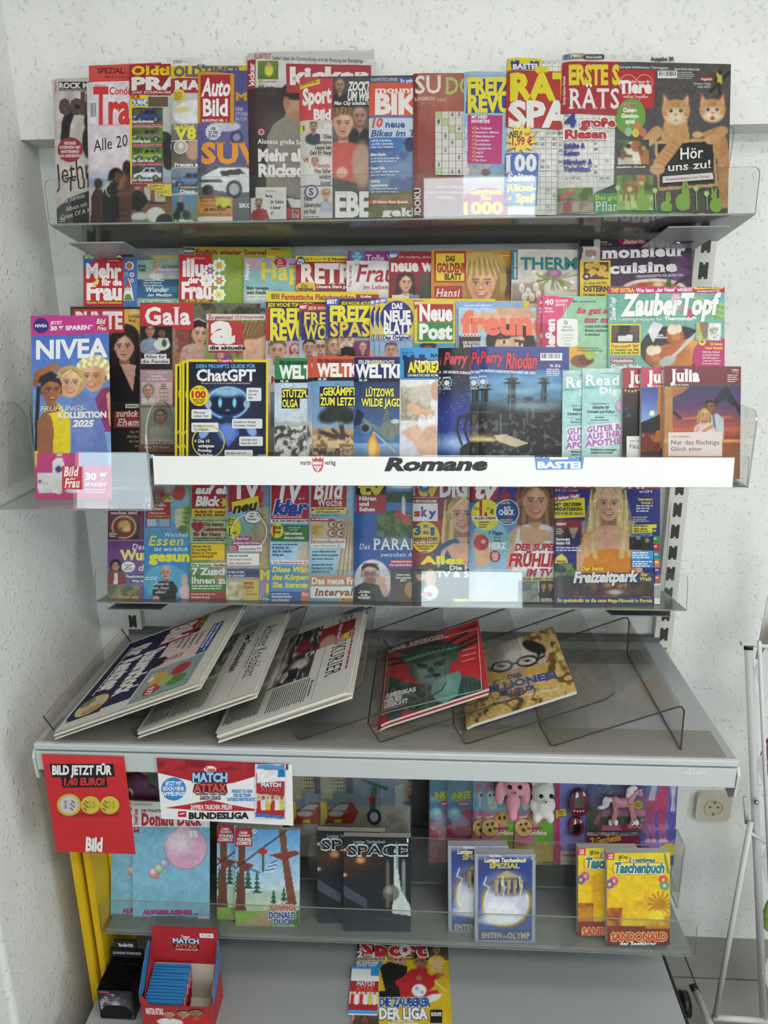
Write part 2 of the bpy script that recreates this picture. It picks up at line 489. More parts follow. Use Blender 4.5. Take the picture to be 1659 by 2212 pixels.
# counter shelf
ZD = ZC - 0.786
dk = empty('counter_shelf', (0, -0.22, ZD))
box('shelf_board', -0.640, 0.617, -0.452, 0.012, ZD - 0.03, ZD - 0.0015, 'desk', dk, 0.001)
box('front_edge', -0.640, 0.617, -0.462, -0.4525, ZD - 0.012, ZD, 'fascia', dk, 0.002)
box('ribbed_mat', -0.628, 0.600, -0.449, -0.372, ZD - 0.0014, ZD + 0.0012, 'mat', dk)
box('ribbed_mat', -0.600, 0.560, -0.120, -0.050, ZD - 0.0014, ZD + 0.0012, 'mat', dk)
box('rear_profile', -0.640, 0.617, -0.006, 0.012, ZD - 0.001, ZD + 0.010, 'steel_dark', dk)
fas = box('price_rail', -0.640, 0.617, -0.460, -0.452, ZD - 0.056, ZD - 0.0165, 'fascia', dk, 0.0015)
for x in (-0.6435, 0.6205):
    pl = [(-0.458, ZD - 0.075), (-0.44, ZD - 0.09), (-0.35, ZD - 0.06), (-0.02, ZD - 0.035), (-0.02, ZD - 0.006), (-0.455, ZD - 0.016), (-0.462, ZD - 0.03)]
    prism('side_bracket', pl, 'x', x - 0.0025, x + 0.0025, 'fascia', dk, off=dk.location)
tag(dk, 'wide grey metal counter shelf with a ribbed front mat under the newspapers', 'shelf')

# smoked newspaper holder: each compartment is a bent sheet, overlapping its neighbour
SL = math.radians(21.6)
VX = [-0.608, -0.457, -0.305, -0.156, -0.008, 0.146, 0.299]
YF, YB = -0.435, -0.068
holder = empty('newspaper_holder', (0.0, -0.25, ZD))
for i, x in enumerate(VX):
    last = i == len(VX) - 1
    ln = 0.236 if last else 0.288
    th = 0.0032
    z0 = ZD + 0.002
    ca, sa = math.cos(SL), math.sin(SL)
    # lip wall leaning outwards, then the slope; a closed outline in x-z
    lx, lz = x - 0.022, z0 + 0.038
    up = [(lx, lz), (x - 0.004, z0 + 0.006), (x, z0 + 0.001), (x + 0.006, z0 + 0.0015)]
    ex_, ez_ = x + ln * ca, z0 + ln * sa
    if last:
        up += [(ex_ - 0.006, ez_ - 0.0025), (ex_, ez_ - 0.002), (ex_ + 0.004, ez_ - 0.008), (ex_ + 0.006, z0)]
    else:
        up += [(ex_, ez_)]
    def offset(pts, d):
        res = []
        for k, p in enumerate(pts):
            a = np.array(pts[max(k - 1, 0)]); b = np.array(pts[min(k + 1, len(pts) - 1)])
            t = (b - a) / np.linalg.norm(b - a)
            res.append((p[0] - t[1] * d, p[1] + t[0] * d))
        return res
    top = offset(up, th)
    n = len(up)
    v, f, fm = [], [], []
    # depth stations; the sheet's free edge is rounded at the front corner
    st = [(YF, 0.030), (YF + 0.009, 0.009), (YF + 0.030, 0.0), (YB, 0.0)]
    for (yy, cut) in st:
        for row in (up, top):
            for k, p in enumerate(row):
                q = p
                if not last and k == n - 1:
                    q = (p[0] - cut * ca, p[1] - cut * sa)
                v.append((q[0], yy + 0.25, q[1] - ZD))
    R2 = 2 * n
    for s in range(len(st) - 1):
        a, b = s * R2, (s + 1) * R2
        for k in range(n - 1):
            f.append((a + k, a + k + 1, b + k + 1, b + k)); fm.append(0)
            f.append((a + n + k, b + n + k, b + n + k + 1, a + n + k + 1)); fm.append(0)
        f.append((a, b, b + n, a + n)); fm.append(1)
        f.append((a + n - 1, a + 2 * n - 1, b + 2 * n - 1, b + n - 1)); fm.append(1)
    for base in (0, (len(st) - 1) * R2):
        for k in range(n - 1):
            f.append((base + k, base + n + k, base + n + k + 1, base + k + 1)); fm.append(1)
    o = obj('compartment', v, f, 'smoke', holder, mats=['smoke', 'smoke_edge'], fmat=fm)
    fix_normals(o)
# end wall with a finger notch
en = [(YF, 0.002), (YB, 0.002), (YB, 0.060), (YB - 0.012, 0.072), (YB - 0.11, 0.074), (YB - 0.15, 0.046), (YB - 0.22, 0.046), (YB - 0.235, 0.058), (YF + 0.03, 0.058), (YF + 0.008, 0.042)]
tag(holder, 'smoked acrylic newspaper holder with slanting overlapping compartments', 'newspaper holder')

# below the counter: back panel, two trays, base deck
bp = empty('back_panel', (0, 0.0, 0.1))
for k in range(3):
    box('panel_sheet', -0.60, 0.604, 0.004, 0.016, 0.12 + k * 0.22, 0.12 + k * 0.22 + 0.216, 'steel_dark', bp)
tag(bp, 'grey sheet metal back panel, shade under the counter shelf put into its colour', 'back panel')
sh5 = empty('comic_shelf', (0, -0.2, ZC - 1.316))
box('shelf_board', -0.612, 0.627, -0.355, -0.010, ZC - 1.328, ZC - 1.318, 'steel', sh5, 0.001)
panel('front_lip', (-0.618, -0.363, ZC - 1.322), (1, 0, 0), (0, 0.10, 1), 1.251, 0.082, 0.003, 'acrylic', 'acrylic_edge', sh5, 0.014, (0, 0, 1, 1))
box('lip_foot', -0.618, 0.633, -0.363, -0.300, ZC - 1.3179, ZC - 1.3155, 'acrylic', sh5)
for x in (-0.585, 0.535):
    box('bracket_end', x, x + 0.06, -0.345, -0.03, ZC - 1.338, ZC - 1.3285, 'fascia', sh5)
tag(sh5, 'grey comic shelf with a clear front lip near the floor', 'shelf')
tr4 = empty('toy_magazine_tray', (0.0, -0.2, ZC - 1.26))
box('floor_panel', -0.56, 0.63, -0.245, -0.06, ZC - 1.268, ZC - 1.265, 'acrylic_grey', tr4)
panel('front_lip', (-0.56, -0.247, ZC - 1.268), (1, 0, 0), (0, 0.02, 1), 1.193, 0.118, 0.003, 'acrylic', 'acrylic_edge', tr4, 0.010, (0, 0, 1, 1))
panel('end_panel', (0.634, -0.247, ZC - 1.315), (0, 1, 0), (0, 0, 1), 0.06, 0.165, 0.003, 'acrylic', 'acrylic_edge', tr4, 0.008, (0, 0, 1, 1))
for x in (-0.3, 0.25, 0.60):
    box('foot_bracket', x, x + 0.02, -0.215, -0.08, ZC - 1.3155, ZC - 1.2685, 'steel_dark', tr4)
tag(tr4, 'clear acrylic tray of toy magazines set back behind the comics', 'shelf tray')
ZB = ZC - 1.48
bd = empty('base_deck', (0, -0.3, 0))
box('deck_sheet', -0.639, 0.626, -0.62, 0.0, ZB - 0.02, ZB, 'deck', bd, 0.001)
box('plinth', -0.632, 0.620, -0.60, -0.585, 0.0, ZB - 0.0205, 'steel_dark', bd)
box('side_rail', 0.627, 0.632, -0.62, 0.0, ZB - 0.02, ZB + 0.001, 'black', bd)
tag(bd, 'wide grey metal base deck at the foot of the shelving', 'base deck')

# ---------------- lettering, pictures, sheets, rows
BAR_X={}
GLYPH={}
_fc=bpy.data.curves.new('glyph','FONT')
_fo=bpy.data.objects.new('glyph',_fc)
COL.objects.link(_fo)
_fc.fill_mode='FRONT'
_fc.resolution_u=2
def _mesh_of(body,bold):
 _fc.body=body
 _fc.offset=bold
 _fo.data.update_tag()
 dg=bpy.context.evaluated_depsgraph_get()
 dg.update()
 ev=_fo.evaluated_get(dg)
 me=ev.to_mesh()
 n=len(me.vertices)
 co=np.empty(n*3);me.vertices.foreach_get('co',co)
 co=co.reshape(-1,3)[:,:2].copy()
 me.calc_loop_triangles()
 k=len(me.loop_triangles)
 tr=np.empty(k*3,dtype=np.int32);me.loop_triangles.foreach_get('vertices',tr)
 tr=tr.reshape(-1,3).copy()
 ev.to_mesh_clear()
 return co,tr
def glyph(ch,bold,serif):
 key=(ch,bold,serif)
 if key in GLYPH:
  return GLYPH[key]
 if bold not in BAR_X:
  BAR_X[bold]=_mesh_of('|',bold)[0][:,0].max()
 if ch==' ':
  GLYPH[key]=(np.zeros((0,2)),np.zeros((0,3),int),0.30)
  return GLYPH[key]
 def area(c,t):
  a=c[t]
  return np.abs((a[:,1,0]-a[:,0,0])*(a[:,2,1]-a[:,0,1])-(a[:,2,0]-a[:,0,0])*(a[:,1,1]-a[:,0,1])).sum()if len(t)else 0.0
 co,tr=_mesh_of(ch,bold)
 if bold>0:
  need=area(*_mesh_of(ch,0.0))
  w=bold
  while w>0.004 and area(co,tr)<need*1.02:
   w-=0.008
   co,tr=_mesh_of(ch,max(w,0.0))
 adv=_mesh_of(ch+'|',bold)[0][:,0].max()-BAR_X[bold]
 if serif and len(tr):
  e=np.sort(np.concatenate([tr[:,[0,1]],tr[:,[1,2]],tr[:,[2,0]]]),axis=1)
  ue,cnt=np.unique(e,axis=0,return_counts=True)
  ue=ue[cnt==1]
  a,b=co[ue[:,0]],co[ue[:,1]]
  flat=(np.abs(a[:,1]-b[:,1])<0.003)&(np.abs(a[:,0]-b[:,0])>0.03)&(np.abs(a[:,0]-b[:,0])<0.26)
  lo,hi=co[:,1].min(),co[:,1].max()
  nv,nt=[co],[tr]
  k=len(co)
  for p,q in zip(a[flat],b[flat]):
   x0,x1=min(p[0],q[0])-0.055,max(p[0],q[0])+0.055
   y=p[1]
   lev=min((lo,0.0,hi,0.5,0.52),key=lambda t:abs(t-y))
   if abs(lev-y)>0.05:
    continue
   s=1 if y<0.25 else-1
   nv.append(np.array([(x0,y),(x1,y),(x1,y+s*0.045),(x0,y+s*0.045)]))
   nt.append(np.array([(k,k+1,k+2),(k,k+2,k+3)]));k+=4
  co,tr=np.concatenate(nv),np.concatenate(nt)
  adv+=0.05
 GLYPH[key]=(co,tr,adv)
 return GLYPH[key]
def layout(s,bold,serif,italic,track=0.0):
 V,T,x,k=[],[],0.0,0
 for ch in s:
  co,tr,adv=glyph(ch,bold,serif)
  if len(co):
   c=co.copy()
   if italic:
    c[:,0]+=c[:,1]*0.22
   c[:,0]+=x
   V.append(c);T.append(tr+k);k+=len(c)
  x+=adv+track
 if not V:
  return np.zeros((0,2)),np.zeros((0,3),int)
 return np.concatenate(V),np.concatenate(T)
CAPS=glyph('H',0.0,False)[0][:,1].max()
BOLD={0:0.0,1:0.018,2:0.034,3:0.05}
def smooth_noise(nx,ny,sc,seed):
 r=np.random.default_rng(seed)
 gx,gy=max(2,int(nx/sc)+2),max(2,int(ny/sc)+2)
 g=r.random((gy,gx))
 xs=np.linspace(0,gx-1.001,nx);ys=np.linspace(0,gy-1.001,ny)
 xi,yi=xs.astype(int),ys.astype(int)
 fx,fy=(xs-xi)[None,:],(ys-yi)[:,None]
 fx,fy=fx*fx*(3-2*fx),fy*fy*(3-2*fy)
 a=g[yi][:,xi];b=g[yi][:,np.minimum(xi+1,gx-1)]
 c=g[np.minimum(yi+1,gy-1)][:,xi];d=g[np.minimum(yi+1,gy-1)][:,np.minimum(xi+1,gx-1)]
 return a*(1-fx)*(1-fy)+b*fx*(1-fy)+c*(1-fx)*fy+d*fx*fy
def rgb(c):
 if isinstance(c,str):
  c=c.lstrip('#')
  if len(c)==3:
   c=''.join(ch*2 for ch in c)
  return np.array([int(c[i:i+2],16)for i in(0,2,4)])/255.0
 return np.asarray(c,float)
class Pic:
 """a small continuous-tone picture painted in sheet coordinates; printed as a fine colour grid"""
 def __init__(s,x0,y0,x1,y1,cell,top,bot=None):
  s.box=(x0,y0,x1,y1)
  s.nx=max(2,int(round(abs(x1-x0)/cell))+1)
  s.ny=max(2,int(round(abs(y1-y0)/cell))+1)
  s.cell=cell
  s.X,s.Y=np.meshgrid(np.linspace(x0,x1,s.nx),np.linspace(y0,y1,s.ny))
  t=np.linspace(0,1,s.ny)[:,None,None]
  top=rgb(top);bot=top if bot is None else rgb(bot)
  s.img=top*(1-t)+bot*t+np.zeros((s.ny,s.nx,1))
  s.seed=int(abs(x0*7+y0*13+x1*3))%9973
 def mix(s,a,c):
  a=np.clip(a,0,1)[...,None]
  s.img=s.img*(1-a)+rgb(c)*a
  return s
 def b(s,cx,cy,rx,ry,c,soft=None,a=1.0,rot=0.0,ymin=None,ymax=None):
  """soft-edged ellipse"""
  soft=s.cell if soft is None else soft
  dx,dy=s.X-cx,s.Y-cy
  if rot:
   t=math.radians(rot);dx,dy=dx*math.cos(t)+dy*math.sin(t),-dx*math.sin(t)+dy*math.cos(t)
  d=np.sqrt((dx/rx)**2+(dy/ry)**2)
  al=np.clip((1-d)*min(rx,ry)/soft+0.5,0,1)*a
  if ymin is not None:
   al=al*(s.Y>=ymin)
  if ymax is not None:
   al=al*(s.Y<=ymax)
  return s.mix(al,c)
 def g(s,pts,c,a=1.0):
  """polygon"""
  m=np.zeros(s.X.shape,bool)
  n=len(pts)
  for i in range(n):
   (xa,ya),(xb,yb)=pts[i],pts[(i+1)%n]
   if ya==yb:
    continue
   cond=((ya>s.Y)!=(yb>s.Y))&(s.X<(xb-xa)*(s.Y-ya)/(yb-ya)+xa)
   m^=cond
  return s.mix(m*a,c)
 def l(s,x0,y0,x1,y1,w,c,a=1.0):
  """stroke"""
  dx,dy=x1-x0,y1-y0
  L2=dx*dx+dy*dy+1e-9
  t=np.clip(((s.X-x0)*dx+(s.Y-y0)*dy)/L2,0,1)
  d=np.hypot(s.X-x0-t*dx,s.Y-y0-t*dy)
  return s.mix(np.clip((w-d)/s.cell+0.5,0,1)*a,c)
 def n(s,amp,sc=6,mask=None,seed=0):
  """grain of a photograph"""
  z=(smooth_noise(s.nx,s.ny,sc,s.seed+seed)-0.5)*2*amp
  if mask is not None:
   z=z*mask
  s.img=np.clip(s.img*(1+z[...,None]),0,1)
  return s
 def spk(s,c1,c2,sc=4,th=0.5,x0=-1e9,y0=-1e9,x1=1e9,y1=1e9,a=1.0,seed=3):
  """two-tone clutter (foliage, rubble, pebbles) inside a box"""
  z=.55*smooth_noise(s.nx,s.ny,sc*2.2,s.seed+seed)+.30*smooth_noise(s.nx,s.ny,sc,s.seed+seed+1)+.15*smooth_noise(s.nx,s.ny,sc*.5,s.seed+seed+2)
  inb=(s.X>=x0)&(s.X<=x1)&(s.Y>=y0)&(s.Y<=y1)
  s.mix(inb*a,c1)
  return s.mix(inb*a*np.clip((z-th)*6+0.5,0,1),c2)
 def gr(s,x0,y0,x1,y1,c0,c1):
  """vertical blend in a box"""
  inb=(s.X>=x0)&(s.X<=x1)&(s.Y>=y0)&(s.Y<=y1)
  t=np.clip((s.Y-y0)/(y1-y0+1e-9),0,1)[...,None]
  s.img=np.where(inb[...,None],rgb(c0)*(1-t)+rgb(c1)*t,s.img)
  return s
 def finish(s):
  """photographic softness and grain"""
  im=np.pad(s.img,((1,1),(1,1),(0,0)),mode='edge')
  bl=(im[1:-1,:-2]+im[1:-1,2:]+im[:-2,1:-1]+im[2:,1:-1]+2*im[1:-1,1:-1])/6
  s.img=.85*s.img+.15*bl
  g=(smooth_noise(s.nx,s.ny,5,s.seed+77)-.5)*.10+(smooth_noise(s.nx,s.ny,1.6,s.seed+78)-.5)*.07
  s.img=np.clip(s.img*(1+g[...,None]),0,1)
 def face(s,cx,cy,r,skin='#e2b296',hair='#4a3426',style='short',top='#333',smile=0.5,glasses=False,beard=None,brow=None,turn=0.0,body=True,lips=None,long=2.2,grey=0):
  """head and shoulders; r = half the height of the face"""
  sk=rgb(skin);dk=sk*np.array([.72,.62,.56]);hl=np.clip(sk*1.10+.04,0,1)
  hr=rgb(hair);hd=hr*.55;hh=np.clip(hr*1.35+.06,0,1)
  w=.74*r
  sh=turn*.22*r
  if style=='long':
   s.b(cx,cy-.25*r,1.12*r,1.10*r,hd)
   s.g([(cx-1.1*r,cy-.2*r),(cx+1.1*r,cy-.2*r),(cx+1.25*r,cy+long*.6*r),(cx+.9*r,cy+long*r),(cx-.9*r,cy+long*r),(cx-1.25*r,cy+long*.6*r)],hr)
   for k in range(-5,6):
    s.l(cx+k*.2*r,cy-.8*r,cx+k*.24*r,cy+long*.95*r,.05*r,hh if k%2 else hd,.6)
  elif style=='bob':
   s.b(cx,cy-.1*r,1.05*r,1.12*r,hr)
  elif style=='curl':
   s.b(cx,cy-.35*r,1.05*r,1.0*r,hr)
   for k in range(16):
    t=math.pi*(0.9+1.2*k/15)
    s.b(cx+1.0*r*math.cos(t),cy-.3*r+.95*r*math.sin(t),.2*r,.2*r,hh if k%2 else hr)
  if body:
   s.g([(cx-.34*r,cy+.5*r),(cx+.34*r,cy+.5*r),(cx+.42*r,cy+1.45*r),(cx-.42*r,cy+1.45*r)],dk)
   s.b(cx,cy+2.55*r,1.75*r,1.25*r,top)
   s.g([(cx-.40*r,cy+1.25*r),(cx+.40*r,cy+1.25*r),(cx,cy+1.95*r)],sk*.93)
  if style!='none':
   s.b(cx-w*1.02,cy+.1*r,.11*r,.2*r,dk);s.b(cx+w*1.02,cy+.1*r,.11*r,.2*r,dk)
  s.b(cx,cy-.12*r,w,.88*r,sk)
  s.b(cx,cy+.30*r,.60*r,.70*r,sk)
  s.b(cx-.5*w*(1 if turn>=0 else-1),cy+.15*r,.5*w,.85*r,dk,.5*r,.33)
  s.b(cx+sh,cy-.45*r,.45*w,.25*r,hl,.3*r,.5)
  s.b(cx+sh-.3*r,cy+.28*r,.2*r,.16*r,(.87,.45,.38),.25*r,.22);s.b(cx+sh+.32*r,cy+.28*r,.2*r,.16*r,(.87,.45,.38),.25*r,.22)
  if beard:
   s.b(cx,cy+.62*r,.60*r,.42*r,beard,.15*r,.85)
  for k in(-1,1):
   ex=cx+sh+k*.30*r
   s.b(ex,cy-.02*r,.17*r,.11*r,dk,.12*r,.55)
   s.b(ex,cy,.125*r,.055*r,'#f2eee8');s.b(ex,cy,.062*r,.062*r,'#2a2320')
   s.l(ex-.14*r,cy-.055*r,ex+.14*r,cy-.055*r,.022*r,'#2a1d18',.8)
   s.l(ex-.17*r,cy-.20*r,ex+.17*r,cy-(.22 if k else.2)*r,.035*r,brow if brow else hd*.8,.85)
  s.l(cx+sh+.05*r,cy-.02*r,cx+sh*1.4+.09*r,cy+.30*r,.035*r,dk,.5)
  s.b(cx+sh*1.4,cy+.33*r,.14*r,.055*r,dk,.05*r,.75)
  s.b(cx+sh*1.4,cy+.22*r,.05*r,.1*r,hl,.06*r,.6)
  lp=rgb(lips)if lips else np.clip(sk*np.array([.86,.52,.50]),0,1)
  my=cy+.57*r
  if smile>.4:
   s.b(cx+sh,my,.30*r,.12*r,lp);s.b(cx+sh,my-.055*r,.25*r,.075*r,'#fbf8f2');s.l(cx+sh-.3*r,my-.07*r,cx+sh+.3*r,my-.07*r,.03*r,lp*.9)
  else:
   s.b(cx+sh,my,.23*r,.075*r,lp);s.l(cx+sh-.22*r,my-.005*r,cx+sh+.22*r,my-.005*r,.018*r,lp*.55)
  s.b(cx+sh,my+.18*r,.18*r,.05*r,dk,.08*r,.45)
  if glasses:
   for k in(-1,1):
    for q in range(14):
     t0,t1=2*math.pi*q/14,2*math.pi*(q+1)/14
     s.l(cx+sh+k*.31*r+.23*r*math.cos(t0),cy+.17*r*math.sin(t0),cx+sh+k*.31*r+.23*r*math.cos(t1),cy+.17*r*math.sin(t1),.022*r,'#2a2522')
   s.l(cx+sh-.08*r,cy-.03*r,cx+sh+.08*r,cy-.03*r,.02*r,'#2a2522')
  if style in('short','quiff'):
   top_=1.0 if style=='short' else 1.18
   s.g([(cx-w*1.06,cy-.05*r),(cx-w*1.1,cy-.62*r),(cx-.55*r,cy-.98*r*top_),(cx,cy-1.08*r*top_),(cx+.55*r,cy-.98*r*top_),(cx+w*1.1,cy-.62*r),(cx+w*1.06,cy-.05*r),(cx+w*.93,cy-.4*r),(cx+.38*r,cy-.66*r),(cx-.2*r,cy-.70*r),(cx-w*.93,cy-.4*r)],hr)
   for k in range(-4,5):
    s.l(cx+k*.15*r,cy-.72*r,cx+k*.17*r+.06*r,cy-1.0*r*top_,.03*r,hh if k%2 else hd,.7)
  elif style in('long','bob'):
   s.g([(cx-w*1.12,cy+.55*r),(cx-w*1.2,cy-.5*r),(cx-.4*r,cy-1.1*r),(cx+.4*r,cy-1.1*r),(cx+w*1.2,cy-.5*r),(cx+w*1.12,cy+.55*r),(cx+w*.96,cy-.1*r),(cx+.45*r,cy-.62*r),(cx+.05*r,cy-.86*r),(cx-.45*r,cy-.62*r),(cx-w*.96,cy-.1*r)],hr)
   for k in(-3,-2,-1,1,2,3):
    s.l(cx+.04*r,cy-.95*r,cx+k*.29*r,cy-(.72 if abs(k)<3 else.1)*r,.035*r,hh if k%2 else hd,.7)
  elif style=='curl':
   for k in range(9):
    s.b(cx+(k-4)*.19*r,cy-(.88-.045*abs(k-4)**1.3)*r,.17*r,.15*r,hh if k%2 else hr)
  elif style=='bald':
   s.b(cx-.1*r,cy-.7*r,.3*r,.16*r,hl,.25*r,.6)
  return s
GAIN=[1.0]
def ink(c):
 return np.clip((lin(c)*.95+.012)*GAIN[0],0.004,0.86)  # raised blacks put a veil of reflections into the ink colour
class Sheet:
 """a printed face. The frame (ox, oy, sc) says which photograph pixels the design coordinates are read in"""
 CELL=2.3
 LAY=0.00004
 def __init__(s,O,U,V,W,H,frame,base='#fff'):
  s.O,s.U,s.V=(np.array(a,float)for a in(O,U,V))
  s.N=np.cross(s.U,s.V)
  s.W,s.H=W,H
  s.fr=frame
  s.vv,s.tt,s.cc,s.k,s.lay=[],[],[],0,1
  n=max(2,int(W/0.02));
  s._add(np.array([(0,0),(W,0),(W,H),(0,H)]),np.array([(0,1,2),(0,2,3)]),ink(base))
 def uv(s,x,y):
  ox,oy,sc=s.fr
  d=ray(ox+x/sc,oy+y/sc)
  t=((s.O-CAM)@s.N)/(d@s.N)
  p=CAM+d*t-s.O
  return np.array([p@s.U,p@s.V])
 def inv(s,a,b):
  """sheet fraction -> design coordinates"""
  p=s.O+s.U*a*s.W+s.V*b*s.H-CAM
  z=p@FWD
  px,py=829.5+FPX*(p@RT)/z,1106-FPX*(p@UP)/z
  return((px-s.fr[0])*s.fr[2],(py-s.fr[1])*s.fr[2])
 def _add(s,uv,tr,c,step=True):
  if len(uv)==0:
   return
  z=np.full((len(uv),1),s.lay*s.LAY)
  u=uv.copy();u[:,0]=np.clip(u[:,0],0,s.W);u[:,1]=np.clip(u[:,1],0,s.H)
  s.vv.append(np.hstack([u,z]));s.tt.append(np.asarray(tr)+s.k);s.k+=len(uv)
  c=np.asarray(c,float)
  s.cc.append(np.tile(c,(len(uv),1))if c.ndim==1 else c)
  if step:
   s.lay+=1
 def poly(s,pts,c):
  uv=np.array([s.uv(*p)for p in pts])
  tr=tessellate_polygon([[Vector((a,b,0))for a,b in uv]])
  s._add(uv,np.array([tuple(t)for t in tr]),ink(c));return s
 def r(s,x0,y0,x1,y1,c):
  return s.poly([(x0,y1),(x1,y1),(x1,y0),(x0,y0)],c)
 def rr(s,x0,y0,x1,y1,rad,c):
  return s.poly([(x0+a,y0+b)for a,b in rounded_rect(x1-x0,y1-y0,rad,(1,1,1,1),4)],c)
 def f(s,a0,b0,a1,b1,c):
  """rectangle in fractions of the sheet, origin top left"""
  uv=np.array([(a0*s.W,(1-b1)*s.H),(a1*s.W,(1-b1)*s.H),(a1*s.W,(1-b0)*s.H),(a0*s.W,(1-b0)*s.H)])
  s._add(uv,np.array([(0,1,2),(0,2,3)]),ink(c));return s
 def e(s,cx,cy,rx,ry,c,n=28,rot=0):
  t=math.radians(rot)
  return s.poly([(cx+rx*math.cos(a)*math.cos(t)-ry*math.sin(a)*math.sin(t),cy+rx*math.cos(a)*math.sin(t)+ry*math.sin(a)*math.cos(t))for a in np.linspace(0,2*math.pi,n,endpoint=False)],c)
 def ring(s,cx,cy,r,w,c,n=28):
  for a,b in zip(np.linspace(0,2*math.pi,n+1)[:-1],np.linspace(0,2*math.pi,n+1)[1:]):
   uv=np.array([s.uv(cx+q*math.cos(t),cy+q*math.sin(t))for q,t in((r,a),(r,b),(r-w,b),(r-w,a))])
   s._add(uv,np.array([(0,1,2),(0,2,3)]),ink(c),False)
  s.lay+=1;return s
 def star(s,cx,cy,r,n,c,q=0.6,rot=0):
  return s.poly([(cx+(r if k%2==0 else r*q)*math.cos(math.pi*k/n+rot),cy+(r if k%2==0 else r*q)*math.sin(math.pi*k/n+rot))for k in range(2*n)],c)
 def ln(s,x0,y0,x1,y1,w,c):
  d=np.array([x1-x0,y1-y0],float);d/=np.linalg.norm(d)+1e-9
  n=np.array([-d[1],d[0]])*w/2
  return s.poly([(x0+n[0],y0+n[1]),(x1+n[0],y1+n[1]),(x1-n[0],y1-n[1]),(x0-n[0],y0-n[1])],c)
 def t(s,txt,x0,y0,x1,y1,c,b=0,i=0,f=0,o=None,ow=0.07,a=0.0,al='l',y2=None,k=1.0):
  """lettering: y0 = top of the capitals, y1 = base line, x1 = right end (None: natural width times k). y2: base line at the right end"""
  bold=BOLD[b]
  V,T=layout(txt,bold,bool(f),i)
  if not len(V):
   return s
  A=s.uv(x0,y1)
  up=s.uv(x0,y0)-A
  hgt=np.linalg.norm(up)
  xa=V[:,0].min()
  wid=V[:,0].max()-xa
  if x1 is None:
   e1=(s.uv(x0+100,y1)-A);e1=e1/np.linalg.norm(e1)*(hgt/CAPS)*k*wid
   if al=='c':
    A=A-e1/2
   elif al=='r':
    A=A-e1
  else:
   e1=s.uv(x1,y1 if y2 is None else y2)-A
  if a:
   t=math.radians(a)
   R2=np.array([[math.cos(t),-math.sin(t)],[math.sin(t),math.cos(t)]])
   e1,up=R2@e1,R2@up
  P=A+np.outer((V[:,0]-xa)/wid,e1)+np.outer(V[:,1]/CAPS,up)
  if o is not None:
   Vo,To=layout(txt,bold+ow,bool(f),i)
   Vo=[];To=[];x=0.0;kk=0
   for ch in txt:
    adv=glyph(ch,bold,bool(f))[2]
    co,tr,_=glyph(ch,min(bold+ow,0.12),bool(f))
    if len(co):
     cc=co.copy()
     if i:
      cc[:,0]+=cc[:,1]*0.22
     g0=glyph(ch,bold,bool(f))[0]
     cc[:,0]+=x+(g0[:,0].min()+g0[:,0].max())/2-(co[:,0].min()+co[:,0].max())/2
     Vo.append(cc);To.append(tr+kk);kk+=len(cc)
    x+=adv
   Vo=np.concatenate(Vo);To=np.concatenate(To)
   s._add(A+np.outer((Vo[:,0]-xa)/wid,e1)+np.outer(Vo[:,1]/CAPS,up),To,ink(o))
  s._add(P,T,ink(c))
  return s
 def t3(s,txt,P0,P1,P2,c,b=0,i=0,f=0):
  """lettering along any line: P0, P1 = base line from start to end, P2 = top of the first capital"""
  V,T=layout(txt,BOLD[b],bool(f),i)
  xa,wid=V[:,0].min(),V[:,0].max()-V[:,0].min()
  A=s.uv(*P0);e1=s.uv(*P1)-A;up=s.uv(*P2)-A
  s._add(A+np.outer((V[:,0]-xa)/wid,e1)+np.outer(V[:,1]/CAPS,up),T,ink(c));return s
 def ft(s,txt,a0,b0,a1,b1,c,b=0,i=0,f=0,k=None):
  """lettering in fractions of the sheet (origin top left): capitals from b0 down to b1"""
  V,T=layout(txt,BOLD[b],bool(f),i)
  xa,wid=V[:,0].min(),V[:,0].max()-V[:,0].min()
  hh=(b1-b0)*s.H
  ww=(a1-a0)*s.W if a1 is not None else wid*hh/CAPS*(k or 1)
  P=np.stack([a0*s.W+(V[:,0]-xa)/wid*ww,(1-b1)*s.H+V[:,1]/CAPS*hh],1)
  s._add(P,T,ink(c));return s
 def fg(s,a0,b0,a1,b1,gap,h,c,rag=.08,seed=1):
  """columns of small type in fractions"""
  r=random.Random(seed+int(a0*997)+int(b0*661));y=b0;uvs=[];trs=[]
  while y<b1:
   x=a0;end=a1-(a1-a0)*rag*r.random()
   while x<end-.002:
    w=min(end-x,h*s.H/s.W*(1.5+4*r.random()))
    k=len(uvs);uvs+=[(x*s.W,(1-y-h)*s.H),((x+w)*s.W,(1-y-h)*s.H),((x+w)*s.W,(1-y)*s.H),(x*s.W,(1-y)*s.H)]
    trs+=[(k,k+1,k+2),(k,k+2,k+3)]
    x+=w+h*s.H/s.W*.6
   y+=gap
  s._add(np.array(uvs),np.array(trs),ink(c));return s
 def fpic(s,a0,b0,a1,b1,top,bot=None,n=60):
  """picture in fractions: paint in 0..100 coordinates"""
  p=Pic(0,0,100,100,100.0/n,top,bot)
  p.frac=(a0,b0,a1,b1);p.lay=s.lay;s.lay+=1;p.gain=GAIN[0]
  s.pics=getattr(s,'pics',[])+[p]
  return p
 def vt(s,txt,x0,y0,x1,y1,c,b=0,f=0):
  """lettering reading upwards in the box"""
  V,T=layout(txt,BOLD[b],bool(f),0)
  xa,wid=V[:,0].min(),V[:,0].max()-V[:,0].min()
  A=s.uv(x1,y1);e1=s.uv(x1,y0)-A;up=s.uv(x0,y1)-A
  s._add(A+np.outer((V[:,0]-xa)/wid,e1)+np.outer(V[:,1]/CAPS,up),T,ink(c));return s
